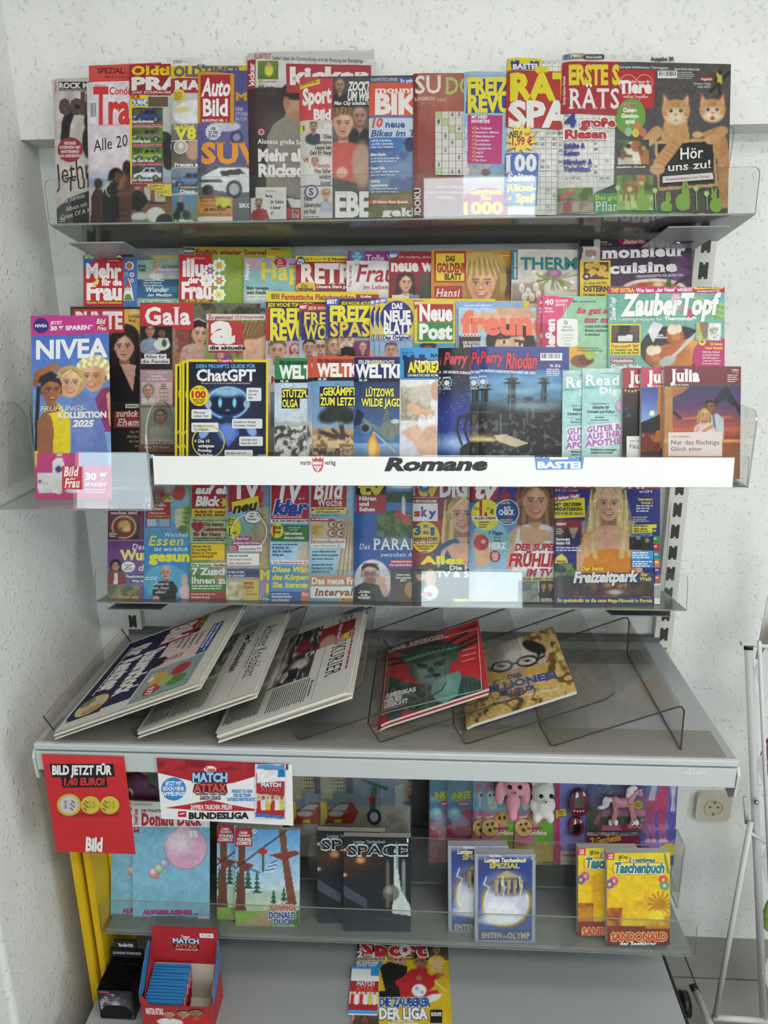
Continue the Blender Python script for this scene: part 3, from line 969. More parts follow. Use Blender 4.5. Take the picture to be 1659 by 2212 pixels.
 def para(s,lines,x0,y0,h,gap,c,b=0,i=0,f=0,k=1.0,al='l',o=None):
  """several lines; h = capital height, gap = line pitch"""
  for q,t in enumerate(lines):
   s.t(t,x0,y0+q*gap,None,y0+q*gap+h,c,b,i,f,o=o,k=k,al=al)
  return s
 def gk(s,x0,y0,x1,n,gap,h,c,rag=0.25,seed=1):
  """lines of type too small to read"""
  r=random.Random(seed+int(x0)+int(y0))
  for q in range(n):
   x,y=x0,y0+q*gap
   end=x1-(x1-x0)*rag*r.random()
   while x<end-2:
    w=min(end-x,h*(1.2+3.5*r.random()))
    uv=np.array([s.uv(x,y+h),s.uv(x+w,y+h),s.uv(x+w,y),s.uv(x,y)])
    s._add(uv,np.array([(0,1,2),(0,2,3)]),ink(c),False)
    x+=w+h*0.6
  s.lay+=1;return s
 def bar(s,x0,y0,x1,y1):
  s.r(x0,y0,x1,y1,'#f4f4f2')
  r=random.Random(int(x0+y0));x=x0+0.06*(x1-x0)
  while x<x1-0.08*(x1-x0):
   w=(x1-x0)*r.choice((0.012,0.012,0.024,0.036))
   uv=np.array([s.uv(x,y1-0.28*(y1-y0)),s.uv(x+w,y1-0.28*(y1-y0)),s.uv(x+w,y0+0.08*(y1-y0)),s.uv(x,y0+0.08*(y1-y0))])
   s._add(uv,np.array([(0,1,2),(0,2,3)]),ink('#222'),False)
   x+=w+(x1-x0)*r.choice((0.012,0.02,0.03))
  s.lay+=1;return s
 def pic(s,x0,y0,x1,y1,top,bot=None,cell=None):
  p=Pic(x0,y0,x1,y1,(cell or s.CELL)*s.fr[2],top,bot)
  p.lay=s.lay;s.lay+=1;p.gain=GAIN[0]
  s.pics=getattr(s,'pics',[])+[p]
  return p
 def full(s,top,bot=None,cell=None):
  """picture over the whole sheet"""
  c=[s.inv(a,b)for a,b in((0,0),(1,0),(1,1),(0,1))]
  xs,ys=[q[0]for q in c],[q[1]for q in c]
  p=s.pic(min(xs),min(ys),max(xs),max(ys),top,bot,cell)
  p.clip=True
  return p
 def bake(s):
  for p in getattr(s,'pics',[]):
   p.finish()
   ox,oy,sc=s.fr
   if hasattr(p,'frac'):
    a0,b0,a1,b1=p.frac
    uv=np.stack([(a0+(a1-a0)*p.X/100)*s.W,(1-b0-(b1-b0)*p.Y/100)*s.H],-1).reshape(-1,2)
   D=FWD[None,None]+RT*((ox+p.X/sc-829.5)/FPX)[...,None]+UP*((1106-oy-p.Y/sc)/FPX)[...,None]
   t=((s.O-CAM)@s.N)/(D@s.N)
   q=CAM+D*t[...,None]-s.O
   if not hasattr(p,'frac'):
    uv=np.stack([q@s.U,q@s.V],-1).reshape(-1,2)
   i=np.arange(p.nx*p.ny).reshape(p.ny,p.nx)
   a,b,c,d=i[1:,:-1].ravel(),i[1:,1:].ravel(),i[:-1,1:].ravel(),i[:-1,:-1].ravel()
   tr=np.concatenate([np.stack([a,b,c],1),np.stack([a,c,d],1)])
   m=0.0
   ins=(uv[:,0]>-0.004)&(uv[:,0]<s.W+0.004)&(uv[:,1]>-0.004)&(uv[:,1]<s.H+0.004)
   tr=tr[ins[tr].any(axis=1)]
   used=np.unique(tr)
   mp=np.full(len(uv),-1);mp[used]=np.arange(len(used))
   keep,s.lay=s.lay,p.lay
   s._add(uv[used],mp[tr],np.clip((lin(np.clip(p.img,0,1).reshape(-1,3))*.95+.012)*p.gain,0.004,0.86)[used],False)  # same reflection veil put into the picture colours
   s.lay=keep
  V,T,C=np.concatenate(s.vv),np.concatenate(s.tt),np.concatenate(s.cc)
  A=V[T]
  ar=np.abs((A[:,1,0]-A[:,0,0])*(A[:,2,1]-A[:,0,1])-(A[:,2,0]-A[:,0,0])*(A[:,1,1]-A[:,0,1]))
  T=T[ar>1e-12]
  return V,T,C
def refine(V,T,C,axis,lim,size):
 """cut triangles that span much of the curved zone (coordinate < lim) so that they can follow the bend"""
 for _ in range(14):
  a=V[T][:,:,axis]
  lo,hi=a.min(1),a.max(1)
  sel=(lo<lim)&(hi-lo>size)
  if not sel.any():
   break
  S=T[sel]
  a=V[S][:,:,axis]
  L=np.abs(a-np.roll(a,-1,axis=1))
  k=L.argmax(1)
  r=np.arange(len(S))
  i,j,m=S[r,k],S[r,(k+1)%3],S[r,(k+2)%3]
  nv=(V[i]+V[j])/2;nc=(C[i]+C[j])/2
  q=np.arange(len(S))+len(V)
  V=np.concatenate([V,nv]);C=np.concatenate([C,nc])
  T=np.concatenate([T[~sel],np.stack([i,q,m],1),np.stack([q,j,m],1)])
 return V,T,C
def ink_mesh(name,V,T,C,mat,parent,extra=None):
 """printed mesh; extra = (verts, faces, colour) appended as the sheet's own edges and back"""
 nv,nt=len(V),len(T)
 T=np.asarray(T)
 A=V[T]
 n=np.cross(A[:,1]-A[:,0],A[:,2]-A[:,0])
 me=bpy.data.meshes.new(name)
 me.vertices.add(nv);me.vertices.foreach_set('co',V.astype(np.float32).ravel())
 me.loops.add(nt*3);me.loops.foreach_set('vertex_index',T.astype(np.int32).ravel())
 me.polygons.add(nt)
 me.polygons.foreach_set('loop_start',np.arange(0,nt*3,3,dtype=np.int32))
 me.update(calc_edges=True)
 me.materials.append(M[mat])
 at=me.attributes.new('ink','FLOAT_COLOR','POINT')
 c4=np.ones((nv,4),np.float32);c4[:,:3]=C
 at.data.foreach_set('color',c4 .ravel())
 o=bpy.data.objects.new(name,me)
 COL.objects.link(o)
 o.parent=parent
 return o
SHEETS=[]
class Mag(Sheet):
 """a magazine or book: page block behind, printed cover in front; frame given by origin O (bottom left of the cover) and axes"""
 def __init__(s,name,label,cat,O,U,V,W,H,frame,base='#fff',t=0.004,mat='gloss',group=None,roll=0.0,part='front_cover',pages='pages',pcol=None):
  super().__init__(O,U,V,W,H,frame,base)
  s.name,s.label,s.cat,s.th,s.mat,s.group,s.roll,s.part,s.pages=name,label,cat,t,mat,group,roll,part,pages
  SHEETS.append(s)
 def bend(s,V):
  if s.roll:
   z=22e-3
   q=np.clip((z-V[:,0])/z,0,1)
   V[:,2]-=s.roll*q*q
  return V
 def build(s):
  V,T,C=s.bake()
  if s.roll:
   V,T,C=refine(V,T,C,0,0.022,0.0032)
   V=s.bend(V)
  R=empty(s.name)
  R.matrix_world=Matrix(((s.U[0],s.V[0],s.N[0],s.O[0]),(s.U[1],s.V[1],s.N[1],s.O[1]),(s.U[2],s.V[2],s.N[2],s.O[2]),(0,0,0,1)))
  tag(R,s.label,s.cat,s.group)
  ink_mesh(s.part,V,T,C,s.mat,R)
  us=sorted({0.0,*([0.003,0.006,0.010,0.015,0.022]if s.roll else[]),s.W})
  v,f=[],[]
  for u in us:
   top=-0.00005-(s.roll*max(0,(0.022-u)/0.022)**2 if s.roll else 0)
   th=s.th*(0.75 if(s.roll and u==0)else 1)
   ins=0.0008
   v+=[(min(max(u,0.0003),s.W-ins),ins,top),(min(max(u,0.0003),s.W-ins),s.H-ins,top),(min(max(u,0.0003),s.W-ins),s.H-ins,top-th),(min(max(u,0.0003),s.W-ins),ins,top-th)]
  for k in range(len(us)-1):
   a,b=4*k,4*k+4
   for q in range(4):
    f.append((a+q,b+q,b+(q+1)%4,a+(q+1)%4))
  f+=[(0,1,2,3),tuple(4*(len(us)-1)+q for q in(3,2,1,0))]
  o=obj('page_block',v,f,s.pages,R)
  fix_normals(o)
  s.root=R
  return R

# ---------------- lettering, pictures, sheets, rows
class Row:
 """a leaning row: later magazines stand in front of earlier ones, each turned a little so that it lies on its neighbour"""
 def __init__(s,Y,Z,lean,phi=3.0):
  s.Y,s.Z=Y,ZC+Z
  L=math.radians(lean)
  s.up=np.array([0,math.sin(L),math.cos(L)])
  s.n=np.array([0,-math.cos(L),math.sin(L)])
  s.tan=math.tan(math.radians(phi));s.phi=math.radians(phi)
  s.prev=None
  s.lean=L
 def hit(s,px,py,off):
  P=np.array([0,s.Y,s.Z])+s.n*off
  d=ray(px,py)
  return CAM+d*(((P-CAM)@s.n)/(d@s.n))
 def put(s,name,label,cat,fr,bl,tl,W,t=0.004,off=None,base='#fff',tr=None,ext=0.0,gap=0.0006,H=None,**k):
  """bl, tl: bottom-left and top-left corners as seen (design coordinates); tr: top-right corner when it can be seen"""
  ox,oy,sc=fr
  P=lambda q:(ox+q[0]/sc,oy+q[1]/sc)
  if off is None:
   off=0.0
   if s.prev is not None:
    for _ in range(2):
     x=s.hit(*P(bl or tl),off)[0]
     off=max(0.0,s.prev[1]-(x-s.prev[0])*s.tan+t+gap)
  if tl is None:
   O=s.hit(*P(bl),off);A=O+s.up*H
  else:
   A=s.hit(*P(tl),off)
   if bl is None:
    O=A-s.up*(H if H else(A[2]-s.Z)/s.up[2])
   else:
    O=s.hit(*P(bl),off)
  s.prev=(O[0],off)
  v=A-O;H=np.linalg.norm(v);v/=H
  u=np.cross(v,s.n)
  u=u*math.cos(s.phi)-s.n*math.sin(s.phi)
  if tr is not None:
   n=np.cross(u,v);d=ray(*P(tr));q=CAM+d*(((O-CAM)@n)/(d@n))
   W=(q-O)@u
  if ext:
   O=O-v*ext;H+=ext
  return Mag(name,label,cat,O,u,v,W,H,fr,base,t,**k)
class Decal(Sheet):
 """a printed patch stuck on a part of another thing"""
 def __init__(s,name,parent,O,U,V,W,H,frame,base='#fff',mat='satin'):
  super().__init__(O,U,V,W,H,frame,base)
  s.name,s.parent,s.mat=name,parent,mat
  SHEETS.append(s)
 def build(s):
  V,T,C=s.bake()
  o=ink_mesh(s.name,V,T,C,s.mat,None)
  o.parent=s.parent
  mw=Matrix(((s.U[0],s.V[0],s.N[0],s.O[0]),(s.U[1],s.V[1],s.N[1],s.O[1]),(s.U[2],s.V[2],s.N[2],s.O[2]),(0,0,0,1)))
  pm=s.parent.matrix_world.copy()if s.parent.type!='EMPTY' or s.parent.parent else Matrix.Translation(s.parent.location)
  o.matrix_parent_inverse=Matrix.Identity(4)
  o.matrix_basis=Matrix.Translation(-Vector(s.parent.location))@mw
def plane_corners(P0,n,fr,bl,tl,br):
 """three seen corners on the plane through P0 with normal n -> origin, axes, size"""
 ox,oy,sc=fr
 def h(q):
  d=ray(ox+q[0]/sc,oy+q[1]/sc)
  return CAM+d*(((P0-CAM)@n)/(d@n))
 P0,n=np.array(P0,float),np.array(n,float)
 O,A,B=h(bl),h(tl),h(br)
 v=A-O;H=np.linalg.norm(v);v/=H
 u=B-O;u-=v*(u@v);W=np.linalg.norm(u);u/=W
 return O,u,v,W,H

# ---------------- top tray of magazines
A=(90,90,3.607);B=(500,90,3.607);C3=(880,90,3.607);D4=(1190,90,3.537)
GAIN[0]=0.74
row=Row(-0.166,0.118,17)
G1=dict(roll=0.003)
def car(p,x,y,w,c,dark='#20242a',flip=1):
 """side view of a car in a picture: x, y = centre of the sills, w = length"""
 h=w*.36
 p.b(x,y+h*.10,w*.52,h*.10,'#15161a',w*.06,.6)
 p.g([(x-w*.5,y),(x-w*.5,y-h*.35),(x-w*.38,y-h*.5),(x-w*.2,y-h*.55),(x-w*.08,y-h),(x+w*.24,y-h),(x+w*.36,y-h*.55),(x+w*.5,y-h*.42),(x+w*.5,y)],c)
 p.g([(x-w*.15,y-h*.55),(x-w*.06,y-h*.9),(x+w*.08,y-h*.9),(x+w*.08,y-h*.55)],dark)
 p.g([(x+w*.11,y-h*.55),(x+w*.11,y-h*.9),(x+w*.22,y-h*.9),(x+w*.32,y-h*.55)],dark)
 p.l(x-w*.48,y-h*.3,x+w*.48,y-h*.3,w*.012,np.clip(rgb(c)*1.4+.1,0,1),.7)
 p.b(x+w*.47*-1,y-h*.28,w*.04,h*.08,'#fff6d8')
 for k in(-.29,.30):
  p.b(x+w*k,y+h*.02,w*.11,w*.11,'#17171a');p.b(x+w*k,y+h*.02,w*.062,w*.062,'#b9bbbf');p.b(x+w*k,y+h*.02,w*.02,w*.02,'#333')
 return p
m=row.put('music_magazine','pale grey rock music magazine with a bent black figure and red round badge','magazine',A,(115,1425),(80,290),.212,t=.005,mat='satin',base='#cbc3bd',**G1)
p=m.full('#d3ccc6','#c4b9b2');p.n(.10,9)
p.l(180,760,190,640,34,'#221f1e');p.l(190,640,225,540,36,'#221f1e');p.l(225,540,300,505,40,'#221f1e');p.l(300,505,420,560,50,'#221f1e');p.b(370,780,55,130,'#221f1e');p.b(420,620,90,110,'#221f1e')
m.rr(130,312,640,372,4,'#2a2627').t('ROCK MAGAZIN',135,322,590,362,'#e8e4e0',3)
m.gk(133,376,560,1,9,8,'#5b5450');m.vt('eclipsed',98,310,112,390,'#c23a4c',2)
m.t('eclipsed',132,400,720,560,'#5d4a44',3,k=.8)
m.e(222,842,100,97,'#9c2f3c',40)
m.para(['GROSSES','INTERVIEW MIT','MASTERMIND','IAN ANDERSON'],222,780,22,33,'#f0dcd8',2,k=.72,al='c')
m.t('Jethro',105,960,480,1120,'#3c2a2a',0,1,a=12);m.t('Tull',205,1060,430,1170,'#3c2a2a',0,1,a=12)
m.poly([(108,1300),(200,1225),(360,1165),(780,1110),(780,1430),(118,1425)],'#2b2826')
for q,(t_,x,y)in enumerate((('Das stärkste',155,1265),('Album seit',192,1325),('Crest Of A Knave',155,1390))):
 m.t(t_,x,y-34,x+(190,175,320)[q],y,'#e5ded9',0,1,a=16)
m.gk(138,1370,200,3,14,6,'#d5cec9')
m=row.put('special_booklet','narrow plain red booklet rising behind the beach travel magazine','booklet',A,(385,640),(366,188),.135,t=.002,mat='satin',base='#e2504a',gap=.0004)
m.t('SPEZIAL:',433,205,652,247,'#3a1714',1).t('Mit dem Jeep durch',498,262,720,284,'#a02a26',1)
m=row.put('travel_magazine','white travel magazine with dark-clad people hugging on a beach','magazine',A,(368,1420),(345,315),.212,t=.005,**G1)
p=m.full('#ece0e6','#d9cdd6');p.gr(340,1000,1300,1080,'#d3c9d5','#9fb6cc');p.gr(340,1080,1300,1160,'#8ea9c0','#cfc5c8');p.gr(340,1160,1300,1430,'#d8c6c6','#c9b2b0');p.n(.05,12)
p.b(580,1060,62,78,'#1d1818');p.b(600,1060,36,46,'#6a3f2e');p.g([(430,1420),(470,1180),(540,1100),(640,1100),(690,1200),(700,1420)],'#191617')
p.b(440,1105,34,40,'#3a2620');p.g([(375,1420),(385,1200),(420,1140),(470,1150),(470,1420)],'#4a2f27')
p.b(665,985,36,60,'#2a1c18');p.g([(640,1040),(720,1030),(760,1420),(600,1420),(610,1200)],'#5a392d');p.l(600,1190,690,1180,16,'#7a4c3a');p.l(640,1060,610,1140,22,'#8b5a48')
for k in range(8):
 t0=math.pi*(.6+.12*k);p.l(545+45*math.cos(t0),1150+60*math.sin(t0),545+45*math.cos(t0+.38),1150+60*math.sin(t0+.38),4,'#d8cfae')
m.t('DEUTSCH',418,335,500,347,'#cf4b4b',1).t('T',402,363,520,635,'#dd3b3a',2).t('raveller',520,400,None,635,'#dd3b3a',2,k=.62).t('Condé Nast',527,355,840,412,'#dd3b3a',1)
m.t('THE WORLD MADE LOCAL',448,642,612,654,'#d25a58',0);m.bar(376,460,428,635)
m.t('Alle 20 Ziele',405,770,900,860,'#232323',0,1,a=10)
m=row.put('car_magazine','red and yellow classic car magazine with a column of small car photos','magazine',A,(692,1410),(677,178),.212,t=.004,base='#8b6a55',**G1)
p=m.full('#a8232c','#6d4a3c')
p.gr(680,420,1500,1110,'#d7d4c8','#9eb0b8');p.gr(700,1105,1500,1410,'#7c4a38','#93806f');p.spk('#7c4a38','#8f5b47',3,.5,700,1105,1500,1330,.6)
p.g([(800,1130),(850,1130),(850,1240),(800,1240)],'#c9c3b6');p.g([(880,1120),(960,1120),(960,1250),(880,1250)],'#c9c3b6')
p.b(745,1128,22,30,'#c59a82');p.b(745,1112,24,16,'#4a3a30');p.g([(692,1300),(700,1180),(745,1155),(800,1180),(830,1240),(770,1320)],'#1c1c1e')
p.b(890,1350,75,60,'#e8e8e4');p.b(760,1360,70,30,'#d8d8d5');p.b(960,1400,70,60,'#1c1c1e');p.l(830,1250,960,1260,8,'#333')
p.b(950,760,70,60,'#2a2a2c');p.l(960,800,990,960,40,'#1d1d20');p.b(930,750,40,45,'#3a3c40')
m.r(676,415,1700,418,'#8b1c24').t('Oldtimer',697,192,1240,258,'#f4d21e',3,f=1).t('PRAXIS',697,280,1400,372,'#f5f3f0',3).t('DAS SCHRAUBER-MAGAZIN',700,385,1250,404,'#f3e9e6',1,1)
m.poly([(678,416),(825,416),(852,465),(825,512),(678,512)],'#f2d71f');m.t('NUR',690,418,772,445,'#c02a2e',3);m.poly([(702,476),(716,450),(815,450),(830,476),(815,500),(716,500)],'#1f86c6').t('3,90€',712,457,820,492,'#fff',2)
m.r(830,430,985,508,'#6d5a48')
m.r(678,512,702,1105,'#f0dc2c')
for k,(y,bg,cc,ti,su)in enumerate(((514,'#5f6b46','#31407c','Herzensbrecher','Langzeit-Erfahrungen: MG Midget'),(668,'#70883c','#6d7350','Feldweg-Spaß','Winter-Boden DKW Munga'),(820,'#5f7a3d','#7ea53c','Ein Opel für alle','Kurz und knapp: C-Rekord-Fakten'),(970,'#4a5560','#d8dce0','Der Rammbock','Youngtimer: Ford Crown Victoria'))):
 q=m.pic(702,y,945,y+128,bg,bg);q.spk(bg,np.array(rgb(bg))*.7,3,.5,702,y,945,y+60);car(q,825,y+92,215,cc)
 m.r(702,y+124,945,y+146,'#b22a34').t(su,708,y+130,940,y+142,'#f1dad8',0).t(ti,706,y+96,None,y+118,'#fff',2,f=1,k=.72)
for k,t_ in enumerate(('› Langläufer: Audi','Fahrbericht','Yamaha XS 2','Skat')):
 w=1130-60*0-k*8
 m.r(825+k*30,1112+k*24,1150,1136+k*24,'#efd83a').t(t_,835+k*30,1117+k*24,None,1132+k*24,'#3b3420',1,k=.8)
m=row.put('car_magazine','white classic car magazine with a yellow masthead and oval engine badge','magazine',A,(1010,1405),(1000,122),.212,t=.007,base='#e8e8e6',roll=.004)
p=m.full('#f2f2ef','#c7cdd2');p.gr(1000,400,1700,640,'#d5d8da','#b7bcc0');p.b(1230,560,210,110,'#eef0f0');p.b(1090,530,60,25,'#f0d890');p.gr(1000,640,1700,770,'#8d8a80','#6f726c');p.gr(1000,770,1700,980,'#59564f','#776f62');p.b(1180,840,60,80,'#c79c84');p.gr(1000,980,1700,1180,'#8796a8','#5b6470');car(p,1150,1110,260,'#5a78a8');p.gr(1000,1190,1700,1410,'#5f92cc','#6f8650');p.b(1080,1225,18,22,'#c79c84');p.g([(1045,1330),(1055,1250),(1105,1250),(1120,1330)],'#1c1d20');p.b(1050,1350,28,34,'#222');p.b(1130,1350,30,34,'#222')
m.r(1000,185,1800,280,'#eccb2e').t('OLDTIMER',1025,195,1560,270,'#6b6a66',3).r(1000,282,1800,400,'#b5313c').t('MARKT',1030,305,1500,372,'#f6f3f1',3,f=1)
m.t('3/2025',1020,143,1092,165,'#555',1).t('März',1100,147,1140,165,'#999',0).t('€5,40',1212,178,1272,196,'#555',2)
m.gk(1290,190,1560,1,8,7,'#888');m.e(1068,418,52,50,'#e6cf4a',30).gk(1035,395,1105,4,16,8,'#8a7720')
m.t('Small Block',1030,645,1195,680,'#f1e34a',2).t('V8',1028,672,1205,758,'#f1e34a',3,f=1);m.r(1000,768,1800,774,'#f4f4f2')
m.ring(1082,820,55,7,'#f4f4f2').e(1082,820,48,48,'#b9b5ac').e(1085,812,20,26,'#e5e0d5')
m.t('Frauen am Steuer',1035,945,1420,972,'#fff',2).r(1000,978,1800,983,'#eee').t('Diese Autos',1080,1155,1330,1183,'#fff',2);m.r(1022,1130,1070,1170,'#4c90b8').gk(1080,1132,1300,1,9,9,'#e6dc62').t('1 Mann',1040,1385,1180,1408,'#fff',2)
m=row.put('car_magazine','orange and violet car magazine with a white sport utility car','magazine',A,(1214,1400),(1214,226),.222,t=.0045,base='#4d4a86',**G1)
p=m.full('#5b5696','#4a4a88');p.gr(1200,620,2100,960,'#6a6ba0','#4c4e86');p.gr(1200,960,2100,1090,'#5d6474','#4a4f58');p.spk('#444a50','#6d7478',5,.5,1200,985,2100,1060,.6);p.gr(1200,1090,2100,1400,'#70757c','#4d545c')
p.b(1430,660,120,40,'#c9cbe2');p.b(1520,745,52,52,'#3c3c5c');p.b(1520,745,30,30,'#9a9cc0')
p.g([(1240,1130),(1240,1050),(1290,1030),(1380,985),(1560,980),(1700,1000),(1800,1060),(1800,1150),(1500,1180),(1300,1150)],'#e3e6ea');p.g([(1390,1010),(1545,990),(1590,1030),(1400,1050)],'#2d3138');p.l(1250,1085,1400,1085,10,'#2d3138');p.b(1440,1075,45,12,'#fff');p.b(1500,1150,62,70,'#18191c');p.b(1500,1150,40,48,'#b6bac0');p.b(1295,1155,45,40,'#18191c')
m.poly([(1214,226),(1500,250),(1500,640),(1214,625)],'#d79a2e');m.r(1236,258,1470,600,'#b62a35');m.t('Auto',1240,290,1470,420,'#fff',2,1).t('Bild',1256,450,1450,575,'#fff',2,0);m.r(1236,600,1470,628,'#a82530').t('EUROPAS NR. 1',1250,605,1440,622,'#fff',2)
m.star(1337,705,66,16,'#d9dce6',.86).para(['AB','22 900','EURO'],1337,667,22,30,'#4a4e68',2,k=.85,al='c')
m.t('SUV',1240,795,1720,945,'#ee9a26',3,f=1)
m.poly([(1214,1195),(1488,1212),(1488,1400),(1214,1400)],'#d79246');m.t('GEFAHREN',1224,1203,1350,1222,'#3a2a18',3,f=1).para(['Neuer VW','Transporter'],1232,1228,24,34,'#5a3f22',0,k=.8)
q=m.pic(1352,1210,1480,1300,'#d08e44','#b97a38');q.g([(1356,1280),(1356,1235),(1385,1215),(1470,1222),(1478,1290)],'#d6d23c');q.b(1385,1288,14,14,'#222');q.b(1455,1292,14,14,'#222')
m.t('AB 9890 EURO',1262,1300,1436,1320,'#3a2a18',3,f=1).t('Kaufberatung Microcar',1226,1330,1476,1355,'#5a3f22',0);m.r(1214,1365,1488,1400,'#e4e2da')
m.t('SKODA',1538,1262,1720,1294,'#fff',2);m.para(['KINK','HYUNDAI','BAYON'],1512,512,30,38,'#c9c5e4',1,k=.6);m.t('M',1512,400,1600,460,'#d3a02e',2)
m=row.put('sports_magazine','large football newspaper magazine, tallest on the top tray, man in grey jumper','magazine',B,(140,1390),(118,82),.3,t=.006,mat='satin',base='#d9d7d2',tr=(1112,110),roll=.005)
p=m.full('#dcdad6','#d2cfca');p.gr(118,360,1090,1395,'#38302f','#2b2727');p.b(190,560,120,150,'#4a2a2e',120,.7);p.b(330,650,90,120,'#5a5058',90,.6)
p.b(510,470,105,135,'#b98a70');p.b(500,385,110,70,'#2e2623');p.b(430,480,24,50,'#a37860');p.g([(420,560),(560,560),(560,640),(430,640)],'#a57a62')
p.g([(270,1090),(280,740),(330,640),(420,580),(560,640),(700,620),(700,1250),(280,1180)],'#8d877c');p.n(.05,8);p.b(480,900,120,200,'#7b756b',90,.5)
p.g([(430,1220),(700,1240),(700,1395),(520,1395)],'#d8d5d2')
m.r(118,82,1112,136,'#d3d1cd').t('KLARTEXT',178,95,310,132,'#b04a58',2,y2=132).t('Seifert über die Corona-Krise und die Rettung der Bundesliga',320,112,1028,140,'#4a4648',1,y2=166)
m.poly([(118,136),(188,136),(186,360),(118,362)],'#a52d38').vt('kicker',133,160,178,338,'#f3efec',2)
q=m.pic(205,150,365,294,'#6d8a3a','#5f7a34');q.b(292,225,34,45,'#d8d44e');q.b(290,180,16,20,'#c79c84')
m.e(225,313,15,15,'#c9b23a').gk(248,308,350,1,9,10,'#c77a80');m.para(['BVB wieder','am Nullpunkt'],210,340,32,42,'#4b4a49',2,k=.55)
m.poly([(425,172),(1088,185),(1088,420),(430,400)],'#b03a40').t('kicker',455,205,1070,330,'#efe9e6',3)
m.star(233,705,34,8,'#b04a50',.8).ring(233,705,22,6,'#e2d4d2');m.t('Alonsos große Sorgen',202,760,640,795,'#e9e6e2',2,f=1,y2=805)
m.t('Mehr als ein',207,842,740,930,'#e9e6e2',3).t('Rückschlag',210,958,760,1050,'#e9e6e2',3)
m.r(187,1136,428,1395,'#e3e0dc').t('INTERVIEW',262,1160,348,1170,'#b45a60',1);m.para(['Beste:','„In der Kabine','dreht keiner','durch“'],265,1190,26,45,'#4a4746',2,k=.62)
q=m.pic(148,1215,305,1390,'#e3e0dc','#e3e0dc');q.face(212,1262,36,'#c79c84','#5a3c28','short','#a92832',.2,beard='#5a3c28');q.g([(150,1390),(160,1320),(210,1300),(270,1310),(302,1390)],'#a92832')
m.r(430,1295,560,1395,'#a92832');q=m.pic(472,1312,525,1390,'#c9bdb4','#b9ada4');q.face(498,1345,24,'#c79c84','#3a2c24','short','#555',.2)
m=row.put('sports_magazine','red and white sports weekly with small club stories beside a footballer','magazine',B,(540,1380),(525,276),.222,t=.0035,base='#d9d3cf',roll=.004)
p=m.full('#55504e','#4a4644');p.gr(788,285,1500,510,'#5b5a5c','#484648');p.gr(788,510,1500,1180,'#6d6a68','#3f3c3c')
p.face(845,340,48,'#b5907c','#6a625c','bald','#3a3a40',.2);p.face(1000,580,72,'#b08c78','#7a7068','bald','#26272c',.2)
p.face(870,640,105,'#d9ad92','#8a6a48','quiff','#c2524e',.3);p.g([(790,1060),(795,850),(850,790),(940,790),(980,900),(960,1100)],'#c65652');p.b(860,1020,46,42,'#d9ad92');p.b(1020,960,80,180,'#b89884',30)
m.poly([(525,276),(790,285),(785,630),(533,612)],'#cf4a50');m.poly([(532,330),(690,292),(690,330),(532,368)],'#e2cf3a').t('EUROPAS NR. 1',548,322,680,340,'#5a5020',2,a=10)
m.t('Sport',552,372,780,490,'#f3ecea',3,y2=470).t('Bild',640,530,775,605,'#f3ecea',3)
m.r(533,612,786,892,'#cfcac4').ring(575,672,42,42,'#e3d24a').t('BVB',556,655,600,690,'#333',2)
q=m.pic(570,620,690,830,'#cfcac4','#cfcac4');q.face(640,662,38,'#c79c84','#6b5238','short','#3a3f4c',.2,beard='#8a6a50')
for k,t_ in enumerate(('BVB-','SCHOCK','Ohne','Champions','League kein','Geld für Neue!')):
 m.t(t_,780,640+k*42,None,672+k*42,'#f1eeea' if k<2 else '#4a4846',2,al='r',k=.58)
m.r(533,895,786,1122,'#dad6d2').t('VfB',556,905,612,940,'#b43a44',2);q=m.pic(600,900,700,1000,'#dad6d2');q.face(650,935,32,'#c79c84','#8a6a48','short','#ddd',.2)
m.t('Enthüllt:',672,955,770,982,'#c04a50',2);m.para(['Was Stiller','wirklich','kostet!'],776,992,34,46,'#4a4846',2,al='r',k=.58)
m.r(533,1130,788,1385,'#d6d2ce').ring(622,1172,56,12,'#3c4a8c').t('S',602,1145,640,1198,'#3c4a8c',2);q=m.pic(690,1140,785,1330,'#d6d2ce');q.face(738,1190,40,'#d9ad92','#b49060','short','#aeb8cc',.6)
m.para(['Neuer','Geheimplan','mit Raúl'],565,1206,34,50,'#454344',2,k=.55);m.gk(560,1362,700,1,10,9,'#777')
m.para(['ZOCKT UM','UM WIRTZ'],905,318,66,78,'#f1efed',3,1,k=.5).t('Man City schaltet Uni',800,468,1110,495,'#f1efed',2,1)
m.t('EBERL',808,1182,1280,1362,'#f2f0ee',3)
m=row.put('cycling_magazine','orange and blue mountain bike magazine','magazine',B,(1068,1370),(1072,276),.212,t=.0045,base='#4d6a9c',**G1)
p=m.full('#5d83b8','#4f6f9e');p.gr(1060,580,1900,760,'#4f7cc0','#6f9ad0');p.gr(1060,760,1900,1160,'#47639a','#62789c');p.spk('#4a669c','#7d94b8',7,.55,1060,800,1900,1160,.8);p.gr(1060,1160,1900,1375,'#6f6a48','#5c5a3c');p.spk('#5f6238','#8a7c50',4,.5,1060,1165,1900,1375,.7);p.b(1390,800,40,60,'#2d3a60')
m.r(1068,276,1800,318,'#56607a').t('FAHRTECHNIK',1090,282,1296,308,'#e9ecf2',0);m.r(1305,280,1800,322,'#5a5ea0').t('So gelingt',1316,292,1450,316,'#eef',2)
m.poly([(1070,318),(1800,330),(1800,590),(1070,575)],'#e05f45').t('mountain',1120,352,1560,400,'#f6eeea',2).t('BIKE',1118,412,1560,560,'#f6eeea',3)
m.poly([(1070,592),(1800,600),(1800,745),(1070,745)],'#c9d6ea');m.t('10',1092,598,1180,665,'#d9624c',3,1).t('neue',1200,618,1352,670,'#3d5f9c',2).t('Bikes im Test',1085,690,1530,738,'#3d5f9c',2,1)
